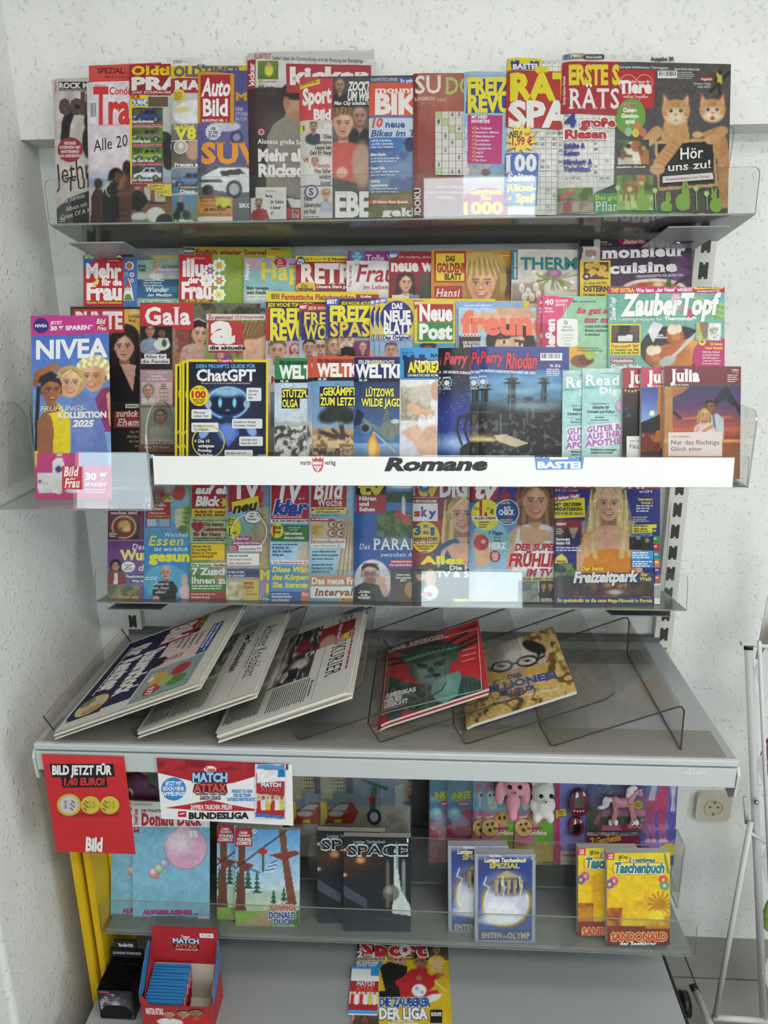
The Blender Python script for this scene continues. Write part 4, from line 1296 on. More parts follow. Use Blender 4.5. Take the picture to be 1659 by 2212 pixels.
m.rr(1068,750,1335,838,12,'#3f74b4').para(['E-MTBs & Racebikes','von Bulls, Cannondale,','Cube, Scor, Transition'],1088,762,16,25,'#e9eef6',1,k=.8)
for y,a_,b_ in((868,'Bike-Hacks',0),(974,'Super Sale',0),(1076,'Richtig','regenerieren')):
 m.r(1066,y,1080,y+22,'#d9624c').t(a_,1087,y,None,y+22,'#f0f3f8',2,k=.8)
 yy=y+36
 if b_:
  m.t(b_,1085,y+32,None,y+54,'#f0f3f8',2,k=.8);yy=y+66
 m.gk(1085,yy,1310,2,24,12,'#b9c6dc')
m.poly([(1068,1232),(1380,1232),(1370,1266),(1068,1266)],'#c95a44').t('30 Seiten Race Special',1098,1240,1375,1260,'#f6eeea',2,1);m.t('gekb',1170,1300,1480,1360,'#f2f2f0',3,f=1)
m=row.put('puzzle_magazine','plain dark red number puzzle magazine with a green and white grid','magazine',C3,(42,1360),(46,244),.212,t=.005,base='#8a3a34',mat='gloss',**G1)
p=m.full('#a3564a','#83302e');p.b(230,330,260,260,'#c08c74',260,.55);p.r if 0 else None
p.g([(40,240),(78,240),(82,1360),(40,1360)],'#7a3430')
m.t('SU',60,268,260,400,'#efe9e2',1).t('DO',300,280,520,408,'#b3c77a',1).t('KU',540,280,720,408,'#efe9e2',1)
m.t('LOGISCH',58,430,212,456,'#e9d9cf',1).t('Spezial',228,440,305,460,'#e9d9cf',0,1,1)
gx0,gy0,cw=215,543,53
for r_ in range(9):
 for c_ in range(9):
  g_=(r_+c_)%9 in(0,)or(c_-r_)%4==0 and r_%2==0
  x,y=gx0+c_*cw,gy0+r_*56
  m.r(x+2,y+2,x+cw-1,y+55,'#b9cc96' if(r_*5+c_*3)%8==0 else '#dcd9d0')
m.lay+=1
for(r_,c_,d_)in((0,2,'4'),(0,3,'3'),(1,0,'1'),(2,3,'4'),(3,1,'8'),(4,2,'9'),(5,1,'2'),(6,3,'5'),(7,0,'3'),(8,2,'5'),(8,3,'1')):
 x,y=gx0+c_*cw+19,gy0+r_*56+15
 m.t(d_,x,y,x+18,y+28,'#6a6660',1)
for k,t_ in enumerate(('Sudoku in vielen Größen,','hochwertig, abwechslungsreich.','Mit Anleitung')):
 m.t(t_,225-(80 if k==1 else 0),1128+k*40,None,1150+k*40,'#e8c8bf',0,k=.8)
m.vt('SUDOKU',55,1145,102,1420,'#e9e4dc',2)
m=row.put('puzzle_magazine','pale blue puzzle magazine with a magenta list panel','magazine',C3,(432,1350),(444,230),.2,t=.0035,base='#9cc4da',**G1)
p=m.full('#a2c8dc','#93bcd6');p.gr(432,955,1200,1060,'#6f96c4','#b7c4cc');p.spk('#7d9cc4','#c9b9a8',5,.55,432,955,1200,1040,.7);p.b(610,1020,36,26,'#6a4a42');p.gr(432,1060,1200,1360,'#c9ccd0','#c5719a')
m.r(432,262,1200,268,'#d77aa4');m.poly([(470,290),(1200,300),(1200,560),(455,555)],'#3a4a92').t('FREIZEIT',470,288,960,412,'#f1e33c',3).t('REVUE',470,420,880,545,'#f1e33c',3)
m.poly([(470,570),(742,575),(735,955),(468,950)],'#c0357e');m.para(['MIT IHREN','FAVORITEN!'],500,575,24,34,'#f6e9f0',3,k=.72)
for k,t_ in enumerate(('Die Trickkiste','Kreuzwort raffiniert','Silben-Baukasten','Querdenker','Knobelkasten','Doppeldecker','Logical','Sudoku','Die Zwei')):
 m.t(t_,528,666+k*31.5,None,684+k*31.5,'#f3e4ec',1,k=.85).ln(502,668+k*31.5,510,682+k*31.5,5,'#e6c83a').ln(510,682+k*31.5,524,656+k*31.5,5,'#e6c83a')
m.vt('Rätsel Welt',442,670,468,850,'#eef',2).vt('Rätsel Welt',434,930,460,1090,'#eef',2)
m.e(620,1290,210,150,'#c0357e',36).t('Gewinnen',480,1145,740,1192,'#f1e33c',3).t('Sie',570,1200,652,1236,'#f1e33c',3).t('1000',438,1255,745,1345,'#f1e33c',3)
m=row.put('puzzle_magazine','red and yellow crossword magazine with a yellow price star','magazine',C3,(756,1345),(778,128),.212,t=.004,base='#e9e8e4',roll=.006)
p=m.full('#eeede8','#e4e3df')
def crossword(m,x0,y0,x1,y1,step,seed):
 r_=random.Random(seed)
 x=x0
 while x<=x1:
  m.ln(x,y0,x,y1,2.4,'#9a9a98');m.lay-=1;x+=step
 y=y0
 while y<=y1:
  m.ln(x0,y,x1,y,2.4,'#9a9a98');m.lay-=1;y+=step
 m.lay+=1
 for _ in range(int((x1-x0)*(y1-y0)/step**2*.22)):
  i,j=r_.randrange(int((x1-x0)/step)),r_.randrange(int((y1-y0)/step))
  m.gk(x0+i*step+6,y0+j*step+8,x0+i*step+step-8,2,10,5,'#8a8a88',seed=i+j)
  m.poly([(x0+(i+.4)*step,y0+(j+1.1)*step),(x0+(i+.6)*step,y0+(j+1.1)*step),(x0+(i+.5)*step,y0+(j+1.25)*step)],'#555');m.lay-=1
 m.lay+=1
crossword(m,780,150,1620,235,44,3);crossword(m,770,700,1600,1345,44,5)
m.poly([(778,128),(1042,140),(1042,238),(776,222)],'#e8d92e');m.poly([(806,170),(806,150),(822,150),(822,160),(838,160),(838,150),(870,155),(870,180),(955,180),(955,158),(975,158),(975,168),(990,168),(990,158),(1024,160),(1020,228),(812,222)],'#3d4590').t('BASTEI',820,182,1010,218,'#f2f2ee',3)
m.poly([(776,232),(1620,250),(1600,720),(768,660)],'#b83a34').t('RÄTSEL',800,262,1700,455,'#ecdb30',3).t('SPASS',785,480,1520,665,'#f1f0ec',3)
m.star(885,765,130,11,'#f0c53a',.62,.2).star(885,765,118,11,'#f6de62',.62,.2)
m.t('NEU!',795,705,892,750,'#3a3530',2,1).t('nur',910,712,955,738,'#c0403a',2).t('1,99 €',815,752,972,812,'#b8343a',2)
m.poly([(762,868),(1010,875),(1022,895),(1005,1282),(752,1272)],'#4a72c0').t('100',762,892,1005,1012,'#f1f2f4',3,f=1).t('Seiten',780,1030,985,1090,'#f1f2f4',3).t('Rätsel-',778,1115,1002,1170,'#efe04a',3).t('Spaß',842,1192,995,1258,'#efe04a',3)
m.poly([(780,1215),(796,1205),(812,1215),(812,1228),(796,1246),(780,1228)],'#f0b03a')
m=row.put('puzzle_magazine','tall red crossword magazine with blue and red topic lines','magazine',D4,(48,1310),(92,84),.24,t=.006,base='#ecebe8',tr=(952,118),roll=.006)
p=m.full('#f0efec','#e6e5e2');crossword(m,60,545,960,1160,44,9)
m.poly([(88,155),(505,160),(950,185),(950,590),(70,545)],'#b2343a')
m.r(98,97,132,132,'#5a7ac8').rr(135,97,246,134,6,'#8c8a66').t('PMV',150,103,236,128,'#f2f0ec',1);m.rr(248,104,405,140,14,'#4a4846').t('Rätsel-Qualität',262,114,388,134,'#eee',1,1).t('Ausgabe 38',757,124,932,152,'#3e3c3c',2)
m.t('ERSTE SAHNE',135,192,820,330,'#ecdc3a',3).t('RÄTSEL',135,368,690,515,'#f2efec',1,f=1).vt('Erste Sahne Rätsel',92,262,110,480,'#efdcd8',2)
m.t('4',104,560,192,652,'#3d3f98',3).t('große',222,592,490,655,'#c0323a',3,o='#fff').t('Riesen',105,680,420,745,'#c0323a',3,o='#fff')
m.para(['Städte &','Reisen'],98,782,36,55,'#3d3f98',3,k=.85).para(['Märchen- &','Tierwelten'],96,905,36,54,'#3d3f98',3,k=.85)
q=m.pic(52,1122,316,1310,'#4d6a38','#8a7c68');q.spk('#46632f','#7d9450',4,.5,52,1122,316,1220);q.spk('#8a7868','#b0a08c',3,.5,52,1225,316,1310);q.l(90,1190,150,1160,20,'#c0566a');q.g([(90,1230),(150,1225),(155,1310),(85,1310)],'#9c3a4a');q.b(150,1140,20,16,'#d08a90')
m.poly([(330,1160),(480,1095),(480,1165)],'#3a4a3e').r(325,1165,900,1315,'#3c9850').t('Das große',335,1182,560,1212,'#dfe04a',1,f=1).t('Pflanzen',338,1228,640,1298,'#f2f2ee',0,f=1)
m=row.put('pet_magazine','dark grey pet magazine with two ginger kittens holding a chalkboard','magazine',D4,(482,1290),(508,152),.21,t=.004,base='#55514f',tr=(1376,190),roll=.003)
p=m.full('#5a5655','#4e4a49',1.9)
def kitten(p,x,y,r,tongue=False):
 f1,f2,f3='#cf9f6c','#a87444','#ecd6b6'
 for k in(-1,1):
  p.g([(x+k*.28*r,y-.62*r),(x+k*.88*r,y-1.38*r),(x+k*1.02*r,y-.15*r)],f2);p.g([(x+k*.45*r,y-.62*r),(x+k*.84*r,y-1.15*r),(x+k*.9*r,y-.35*r)],'#e0b09a')
 p.b(x,y,1.0*r,.88*r,f1);p.b(x,y+.35*r,.78*r,.58*r,f3,.25*r,.8)
 for k in(-.3,-.1,.1,.3):
  p.l(x+k*r,y-.82*r,x+k*.7*r,y-.35*r,.045*r,f2,.8)
 for k in(-1,1):
  p.l(x+k*.95*r,y+.05*r,x+k*.6*r,y+.1*r,.05*r,f2,.7);p.l(x+k*.93*r,y+.25*r,x+k*.6*r,y+.25*r,.05*r,f2,.7)
  p.b(x+k*.36*r,y-.08*r,.19*r,.16*r,'#f3e6d0');p.b(x+k*.36*r,y-.08*r,.14*r,.14*r,'#3a342c');p.b(x+k*.39*r,y-.13*r,.04*r,.04*r,'#fff')
  p.b(x+k*.2*r,y+.42*r,.26*r,.19*r,'#f6e6cc',.1*r)
 p.b(x,y+.22*r,.1*r,.075*r,'#c9756a');p.b(x,y+.62*r,.2*r,.1*r,'#b0605a' if tongue else '#d9b090')
 if tongue:
  p.b(x,y+.58*r,.12*r,.16*r,'#b84a52')
for k in range(14):
 pass
p.g([(850,680),(870,600),(1040,600),(1060,740),(990,800),(840,770)],'#c69662');p.g([(1150,700),(1300,640),(1350,760),(1370,960),(1365,1270),(1290,1270),(1270,900)],'#bd8a58');p.n(.07,3)
p.g([(790,760),(1240,735),(1280,1105),(820,1140)],'#c9a06c');p.g([(815,785),(1238,760),(1252,1085),(832,1112)],'#23211f')
p.l(810,690,745,755,44,'#ca9c68');p.b(738,770,44,26,'#d4aa78');p.l(990,720,830,930,48,'#c69662');p.b(812,975,58,42,'#d4aa78')
for k in range(6):
 p.l(930-22*k,770+30*k,985-22*k,800+30*k,5,'#a06c3c',.7)
p.b(1120,712,40,26,'#d4aa78');p.b(1222,752,46,34,'#d4aa78');p.l(1320,680,1240,745,34,'#ca9c68')
kitten(p,955,535,108);kitten(p,1235,525,100,True)
p.g([(1035,1140),(1060,1135),(1055,1280),(1030,1280)],'#c9a06c')
p.l(1215,385,1370,230,10,'#2d2b2a');p.b(1285,280,24,48,'#d6c63a',rot=-10);p.b(1292,232,16,20,'#1e1e20');p.l(1285,320,1290,395,10,'#2a2b30');p.b(1262,285,9,30,'#2a2b30')
m.t('Europas beliebtestes Tiermagazin',525,182,897,200,'#e4e0dd',1,y2=210).t('herz-fuer-tiere.de',943,198,1135,216,'#e4e0dd',1,y2=221)
m.poly([(512,212),(798,220),(785,512),(508,500)],'#c23238')
def heart(m,cx,cy,r,w,c):
 pts=[(cx+r*(16*math.sin(t)**3)/16,cy-r*(13*math.cos(t)-5*math.cos(2*t)-2*math.cos(3*t)-math.cos(4*t))/16)for t in np.linspace(0,2*math.pi,40)]
 for a_,b_ in zip(pts[:-1],pts[1:]):
  m.ln(*a_,*b_,w,c);m.lay-=1
 m.lay+=1
heart(m,652,345,125,4,'#f0d4d2')
m.t('Ein Herz für',615,295,762,318,'#f6ecea',1,1).t('Tiere',518,300,772,392,'#fbf6f4',3).t('Weil wir Tiere lieben',552,412,742,430,'#f6e6e4',1)
m.bar(815,222,965,280).gk(970,232,1110,4,15,7,'#c9c5c2');m.poly([(1135,270),(1240,272),(1238,302),(1135,300)],'#b23038').t('Vogeluhr',1143,278,1234,296,'#f4e6e4',2).para(['Welcher Vogel','singt wann?'],1218,315,16,22,'#e4e0dd',1,k=.9,al='r')
m.e(610,575,112,140,'#76a648',36,8).t('Großes',548,470,652,496,'#a83a3e',2,o='#f2e2d6',ow=.05);m.para(['Oster-','Gewinn-','spiel'],604,508,32,43,'#f7f5ee',3,k=.82,al='c')
for x,y,c_ in((660,648,'#d0824a'),(590,692,'#9ec4a0'),(646,700,'#e0c04a'),(702,696,'#d07468')):
 m.e(x,y,28,34,c_,20)
q=m.pic(513,750,748,940,'#3c4a30','#4a5640');q.spk('#38462c','#5c6e44',4,.5,513,750,748,940);q.gr(513,890,748,940,'#bdb4a0','#cfc6b4');q.b(680,880,60,80,'#e8e0d4');q.b(720,890,40,70,'#b0743e');q.b(620,815,62,50,'#e6dccb',rot=-25);q.b(590,800,22,18,'#1f1b19');q.b(650,800,42,44,'#a8713e');q.l(560,850,545,885,16,'#8a5a34');q.l(680,810,690,860,18,'#8a5a34')
m.t('Rätselhaftes „Werwolf-',505,952,722,966,'#efece8',2)
q=m.pic(503,1020,780,1290,'#4c6a34','#9cb85c');q.spk('#4a6832','#6f9248',6,.5,503,1020,780,1150);q.spk('#86a84c','#c2d486',3,.5,503,1170,780,1290);q.b(625,1110,75,42,'#a8754a');q.spk if 0 else None
for x in(560,600,655,690):
 q.l(x,1120,x-6,1210,9,'#8f6038')
q.b(690,1060,34,40,'#b98250');q.b(690,1080,18,20,'#d9b184');q.g([(655,1040),(645,1005),(680,1030)],'#b98250');q.g([(700,1030),(722,1003),(722,1045)],'#b98250');q.b(678,1060,6,6,'#1c1612');q.b(704,1060,6,6,'#1c1612')
for x,y,s_,fl in((705,1200,1.2,1),(880,1240,1.0,-1),(1005,1190,1.3,-1),(1258,1220,1.1,1)):
 m.e(x,y+30*s_,44*s_,52*s_,'#86b444',20);m.e(x-fl*14*s_,y-34*s_,22*s_,22*s_,'#86b444',16);m.e(x-fl*24*s_,y-66*s_,8*s_,28*s_,'#86b444',12,-10);m.e(x-fl*4*s_,y-66*s_,8*s_,28*s_,'#86b444',12,12)
for x,y in((512,1115),(600,1130),(792,1140),(1105,1125),(1185,1165)):
 m.ln(x,y,x+8,1290,7,'#a9c86a');m.star(x,y,26,6,'#c9dc96',.6)
m.t('Hör',985,820,1160,905,'#f0eeea',1,y2=890).t('uns zu!',892,935,1215,995,'#f0eeea',1,y2=968)
m.poly([(850,1035),(1230,1005),(1240,1055),(850,1085)],'#e9e6e2').t('Kommunikation mit Tieren',875,1048,1205,1066,'#a8343a',1,1,y2=1042)

# ---------------- middle tray: back and middle tiers
E5=(0,500,3.607);F6=(400,500,3.607);G7=(800,500,3.607);H8=(1190,500,3.537);I9=(0,900,3.607)
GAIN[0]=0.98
row=Row(-0.172,-0.200,17)
HB=.285
m=row.put('women_magazine','red women weekly with garden gnome stickers on a blue strip','magazine',E5,None,(650,185),.214,t=.003,H=HB,base='#4a6a80')
p=m.full('#6f8a8c','#54788c');p.gr(650,215,1400,370,'#8aa79c','#a9b0a4');p.gr(1070,370,1400,520,'#2a4a78','#3a6a90');p.gr(1070,520,1400,800,'#8fb0b4','#9ab4b4');p.face(1222,268,30,'#d9ad92','#b08a50','short','#ccc',.6)
m.r(650,178,1500,215,'#b0a05a').t('42 GLÜCKS-IDEEN',780,188,1160,222,'#3d3a2c',1,f=1).r(650,160,750,215,'#3f7a4a').t('EXTRA',662,190,735,212,'#cfd8b0',2)
m.poly([(650,220),(962,215),(965,585),(655,585)],'#b82a34').poly([(650,215),(752,215),(655,300)],'#3a6aa8')
m.t('Mehr',672,255,950,360,'#f2ece8',3).t('für die',792,372,950,420,'#f2ece8',3).t('Frau',675,410,950,530,'#f2ece8',3).t('Aktuelles, Trends & Lebensfreude',675,545,950,562,'#e8d23a',2).gk(840,226,930,1,9,7,'#eaa')
m.r(965,215,1070,585,'#4a74b8');m.star(1010,268,38,7,'#f0eee8',.8).e(1008,268,24,26,'#a8744a').e(1028,338,18,18,'#f0eee8').e(1028,338,10,10,'#c25a6a').e(1030,382,14,14,'#f0eee8').e(1030,382,8,8,'#c23a4a').poly([(965,320),(1000,312),(1000,350),(962,348)],'#7aa0a0')
m.poly([(960,540),(975,440),(1002,360),(1028,440),(1045,540)],'#efece6').poly([(972,440),(1000,370),(1022,440)],'#b8423a').e(998,455,22,20,'#e2b89a').e(998,480,26,24,'#ece8e0').e(998,510,26,22,'#7a8a4a').e(1000,528,40,10,'#6a8a3a')
m.poly([(715,402),(745,390),(750,368),(775,380),(765,415),(735,425)],'#e6cf6a').e(940,262,16,18,'#c23a40')
m.para(['SPAR-','TIPPS'],1078,262,22,32,'#2f5a58',2,k=.8).t('Ein Horoskop',1265,262,1420,285,'#3a4a5a',0,1).r(1205,295,1420,330,'#d8c4d4').t('Durchschnitt',1212,302,1400,324,'#8a4a80',1,1,1)
for k,t_ in enumerate(('+ Sensationelle Therapien','+ Neue OP-Methoden','+ Bessere Medikamente')):
 m.t(t_,1112,374+k*20,None,388+k*20,'#d8e4ea',1,1,k=.8)
m.r(1125,430,1420,480,'#3a7a98').t('Wunder',1140,436,1318,472,'#e6eef0',1,1).t('der Medizin',1150,484,1340,508,'#e6eef0',1,1)
m.r(1112,536,1420,560,'#c9dcc0').t('Die dezenten 1740',1130,540,1380,556,'#4a6a4a',1)
m=row.put('food_magazine','yellow-topped recipe magazine mostly hidden behind a red flower-sticker weekly','magazine',F6,None,(-15,118),.214,t=.003,H=HB,base='#7d9a3c',gap=.0003)
p=m.full('#8aa23a','#6f8c38');p.b(700,160,60,30,'#5a4a30')
m.poly([(75,120),(790,145),(780,190),(70,180)],'#b8962c').t('Endlich wieder Spargel',82,140,630,180,'#7a2a2a',2,y2=186).r(-12,128,72,172,'#4a4a68').t('Rätselseiten',-8,140,66,160,'#dcd8d0',2)
m.r(340,190,700,335,'#e0c02e').t('99 Rezepte',345,222,640,275,'#b82a34',3).t('die Sie lieben',342,290,640,322,'#333',2)
m.r(340,340,700,450,'#8ab0d0').para(['K. DROGEN, MACHT','die größten','Verbrechen der','Kostermauern'],340,348,18,28,'#3a4a6a',2,k=.8);m.r(340,452,700,560,'#8a3a78').t('Das große',390,470,600,505,'#e8d84a',2).t('Interview',362,512,640,560,'#f0e8ec',2)
m=row.put('women_magazine','red women weekly with spring flower stickers on its green edge','magazine',F6,None,(-48,178),.17,t=.003,H=HB,base='#7d9a3c')
p=m.full('#86a03c','#76943a')
m.poly([(-48,178),(212,172),(212,552),(-48,552)],'#b82a38').t('illu',-22,225,145,345,'#f2ece8',3).t('der',24,352,112,402,'#f2ece8',3).t('Frau',-28,400,205,520,'#f2ece8',3).t('...da lacht das Leben!',-10,526,190,546,'#e8d23a',1,1).gk(5,205,175,1,10,8,'#e8a0a0')
for x,y,c_ in((265,265,'#e2c23a'),(195,305,'#8a5a9a'),(168,385,'#e8e4ee'),(265,385,'#b07a4a'),(262,495,'#e6dc6a')):
 m.star(x,y,58,8,'#f0efea',.78).star(x,y,40,6,c_,.5).e(x,y,12,12,'#e8b83a')
m=row.put('lifestyle_magazine','turquoise and pink lifestyle magazine with big yellow letters','magazine',F6,None,(458,205),.21,t=.003,H=HB,base='#7fb0b4')
p=m.full('#86b4b4','#7cb0bc');p.b(520,240,130,60,'#d8a0b0',60,.8);p.b(840,230,160,40,'#c88aa8',50,.8);p.b(560,500,120,60,'#d8d8c8',60,.7)
m.t('Happy',585,240,1100,375,'#ddd04a',2,f=1).vt('Happy',466,245,494,375,'#eee',2).e(742,242,48,38,'#b02a3a',28).para(['Mein','Glücks-','Moment'],742,218,13,20,'#f2dcd8',1,k=.8,al='c').t('EINFACH',812,250,940,264,'#444',1)
m.para(['Mehr bewegen,','mehr Freude'],480,428,24,36,'#2a3a4a',2,k=.8);m.r(478,495,850,520,'#e4e8e4').r(478,522,850,545,'#e4e8e4').t('Dieser sanfte Sport',482,500,700,516,'#3a4a5a',0).t('sofort mehr Zufriedenheit',482,527,760,541,'#3a4a5a',0).t('Kraft',545,595,625,622,'#2a3a4a',2)
m=row.put('retro_magazine','dark red nostalgia magazine with a yellow banner and cream lettering','magazine',F6,None,(862,190),.214,t=.003,H=HB,base='#9c2430')
p=m.full('#a02630','#8a2028');p.gr(862,462,1700,1200,'#6a5a4a','#4a5a50');p.b(1040,560,60,80,'#b88a70')
m.r(862,190,1700,236,'#e0c832').e(900,232,34,36,'#3a3a7a',24).para(['NEUE','BLATT'],900,215,18,22,'#eee',2,k=.7,al='c').t('Nr. 3',938,208,985,224,'#333',2).t('März 2025',998,212,1060,222,'#555',0).t('+ 2 Nostalgie-Poster',1075,206,1420,226,'#333',2,y2=228)
m.t('RETRO',895,258,1440,400,'#ece2d6',3,f=1).t('Unsere Stars gestern',1025,418,1340,442,'#f0e4dc',2).e(940,440,78,48,'#d8b840',30).t('Das',905,408,955,434,'#3a3020',1,1).t('ORIGINAL',872,440,1005,466,'#3a3020',3)
m=row.put('women_magazine','purple-headed magazine peeping above a white script-lettered monthly','magazine',F6,None,(1268,150),.21,t=.0025,H=HB,base='#8a3470',gap=.0003)
m.r(1268,150,2000,235,'#8a3470').e(1342,190,58,60,'#4a7aa8',24).para(['Plus','EXTRA-','HEFT'],1342,160,18,26,'#dce4ec',1,k=.8,al='c').t('Tolle Wohnideen',1408,182,1900,235,'#d8c0d4',1)
m=row.put('women_magazine','white women monthly with a dark red handwritten title','magazine',F6,None,(1258,228),.2,t=.003,H=HB-.02,base='#d8d4d2')
p=m.full('#dedad8','#cfc4c0');p.gr(1250,480,2000,600,'#d8d2d0','#b85a50')
m.t('Frau',1330,262,1640,390,'#a02434',1,1).t('im Leben',1388,416,1580,450,'#a02434',1).vt('Frau im Leben',1272,265,1296,430,'#a02434',1).t('€ 4,90',1322,254,1372,268,'#555',2).t('04/2025',1322,240,1372,250,'#777',0).t('Schöne',1290,470,1430,500,'#444',1,f=1)
m=row.put('women_magazine','dark red weekly with a dark-haired woman glancing sideways','magazine',G7,None,(147,160),.21,t=.003,H=HB,base='#7a2026')
p=m.full('#8a2228','#4a2a26',1.9);p.gr(385,330,800,800,'#4a463a','#3a342c');p.face(275,400,66,'#d6aa90','#3a241c','long','#e4ded8',.2,turn=.6,long=1.8);p.b(275,560,90,60,'#e0dad4')
m.poly([(147,160),(235,160),(147,240)],'#4a7aa8').t('BEST',152,180,212,200,'#e6ecf0',3).t('Die moderne, aktuelle Illustrierte',222,188,640,208,'#d8a8a0',1).r(150,212,800,322,'#a82a32').t('neue woche',162,222,700,308,'#f0e8e2',3)
m.r(168,495,230,525,'#e0d8d0').r(300,495,380,525,'#6a8ab0')
m=row.put('celebrity_magazine','golden weekly with a big portrait of a smiling blond man','magazine',G7,None,(475,145),.214,t=.0035,H=HB,base='#c9981e')
p=m.full('#c28c22','#a87424',1.9);p.gr(750,150,1200,700,'#b8842a','#8a5a24');p.b(1075,400,50,120,'#4a2c1c',20)
p.b(870,330,185,190,'#8a6c38');p.face(865,405,150,'#d8a47c','#b49450','quiff','#5a4a3a',.8);p.b(870,245,185,90,'#c0a058',14)
for k in range(15):
 p.l(700+k*26,340-abs(k-7)**2*-1.5,740+k*18,205+abs(k-8)*6,6,'#dcc07a' if k%2 else '#94743a',.8)
p.b(705,380,30,110,'#a88a48',12);p.b(1035,380,26,110,'#a88a48',12)
m.r(498,150,745,398,'#a8262c').r(512,172,732,385,'#e2bf30').t('DAS',590,190,660,232,'#3a3420',3).t('GOLDENE',518,250,745,318,'#a8262c',3).t('BLATT',578,330,710,376,'#3a3420',3)
m.rr(498,425,718,620,10,'#a8322c').ring(0,0,1,1,'#fff').t('Hansi',508,448,700,508,'#f0dccb',1,1,1).t('Hinterseer',512,530,705,560,'#f0dccb',1)
m.gk(1010,185,1085,1,8,8,'#e0c890')
m=row.put('cooking_magazine','pale beige cooking magazine with teal title and purple flower','magazine',G7,None,(1100,138),.214,t=.004,H=HB,base='#cfc6b8',mat='satin')
p=m.full('#cdc6ba','#c4baac',1.9);p.b(1430,330,62,42,'#94608c',12);p.b(1430,318,34,24,'#b084a8',10)
for k in range(22):
 t_=k*2.4;p.l(1420+40*math.cos(t_),370,1420+(90+k*5)*math.cos(t_),370+70*math.sin(t_*1.7)+20,5,'#6a7a3e' if k%3 else '#8a9a58')
for x,y in((1280,310),(1570,395),(1330,330),(1520,440)):
 p.b(x,y,16,14,'#e4e0d4')
p.gr(1105,400,1355,560,'#a89888','#7d6c5e')
for x,y in((1180,440),(1230,470),(1290,430),(1310,490),(1200,510),(1260,510)):
 p.b(x,y,20,34,'#e6dfd4');p.b(x,y+8,10,18,'#c9b4a4')
m.r(1100,140,1148,375,'#2c6c78').vt('thermomix',1113,160,1138,278,'#e2e8e6',1).vt('vorwerk',1113,285,1138,365,'#e2e8e6',1).t('THERMOMIX',1168,205,1980,295,'#2c7a80',2)
m.gk(1550,455,1615,2,11,6,'#777')
m=row.put('cooking_magazine','deep purple cooking magazine with big white slab letters and a soup bowl','magazine',H8,None,(212,60),.212,t=.005,H=HB,base='#3a2644',tr=(1078,22))
p=m.full('#3c2a42','#4a3450',1.9)
for k in range(12):
 p.b(980+30*math.sin(k*2.1),200+14*k,60,22,'#6a4470' if k%2 else '#54385c',14,.8,rot=30*math.sin(k))
p.b(790,430,240,70,'#d8d0c4');p.b(790,435,200,52,'#b8683a');p.b(700,410,40,20,'#c23a2e');p.b(900,400,20,40,'#4a6a34');p.b(820,405,40,16,'#e6c69a')
p.l(950,400,1060,340,8,'#2a1c30')
m.poly([(510,55),(765,45),(768,100),(545,105),(515,80)],'#a8243c').t('ZauberMix',550,60,728,92,'#f0e0e0',2,1).t('im Trend:',338,72,432,88,'#d8c8a0',1).t('One Pots mit Chili',318,92,465,104,'#b8b04a',1)
q=m.pic(225,55,375,240,'#c9c4c0','#b8b2ae');q.g([(225,55),(330,50),(330,115),(225,120)],'#1c181c');q.g([(225,120),(250,130),(225,240)],'#3a2a42');q.g([(262,145),(340,135),(348,190),(268,195)],'#a07a6a');q.b(320,198,10,10,'#fff')
m.t('monsieur',385,125,1030,205,'#e9e3e6',3,f=1,y2=182).t('cuisine',445,245,965,322,'#e9e3e6',3,f=1,y2=302).t('LIEBLINGSREZEPTE FÜR JEDEN TAG',650,335,1010,354,'#d8ccd4',1,y2=342)
m.r(222,222,455,700,'#d8c22c');q=m.pic(250,235,440,365,'#5a3a34','#4a2e2a')
for x,y in((290,265),(345,255),(395,280),(320,310),(380,320),(290,330),(425,330)):
 q.b(x,y,30,24,'#e2b83a');q.b(x,y,12,8,'#c98a3a')
m.e(272,345,30,30,'#5a2a4a').t('+',258,332,286,358,'#f0e8ec',3).t('22 Seiten EXTRA',248,388,425,406,'#3a2a20',1,1,y2=402).t('OSTERN',246,418,440,458,'#4a2440',3).para(['Die besten Rezepte','zum Brunchen und'],248,474,18,26,'#3a2a30',2,k=.78)
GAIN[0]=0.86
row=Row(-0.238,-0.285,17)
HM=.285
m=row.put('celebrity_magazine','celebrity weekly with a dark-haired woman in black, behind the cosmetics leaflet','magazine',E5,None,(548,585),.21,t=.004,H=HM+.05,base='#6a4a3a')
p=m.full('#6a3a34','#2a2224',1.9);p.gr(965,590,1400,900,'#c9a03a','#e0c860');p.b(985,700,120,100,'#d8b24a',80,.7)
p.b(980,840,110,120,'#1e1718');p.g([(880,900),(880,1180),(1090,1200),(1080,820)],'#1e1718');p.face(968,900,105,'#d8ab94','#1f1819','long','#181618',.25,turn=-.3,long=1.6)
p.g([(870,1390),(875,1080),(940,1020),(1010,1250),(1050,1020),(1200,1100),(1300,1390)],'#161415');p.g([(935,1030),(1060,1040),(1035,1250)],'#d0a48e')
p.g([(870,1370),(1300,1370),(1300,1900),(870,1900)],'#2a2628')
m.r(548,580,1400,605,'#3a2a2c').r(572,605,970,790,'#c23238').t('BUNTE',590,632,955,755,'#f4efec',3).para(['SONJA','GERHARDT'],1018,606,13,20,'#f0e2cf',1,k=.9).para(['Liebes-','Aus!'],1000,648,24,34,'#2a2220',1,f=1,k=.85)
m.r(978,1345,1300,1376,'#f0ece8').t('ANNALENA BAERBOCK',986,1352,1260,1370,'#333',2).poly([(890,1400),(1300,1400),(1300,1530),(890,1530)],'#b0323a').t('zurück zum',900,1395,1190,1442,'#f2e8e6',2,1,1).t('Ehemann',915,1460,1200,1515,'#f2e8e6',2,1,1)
m.para(['Vier Monate nach','offizieller Trennung ist','die Familie wieder','zusammen'],1100,1550,22,36,'#cfcac6',0,f=1,k=.7,al='c')
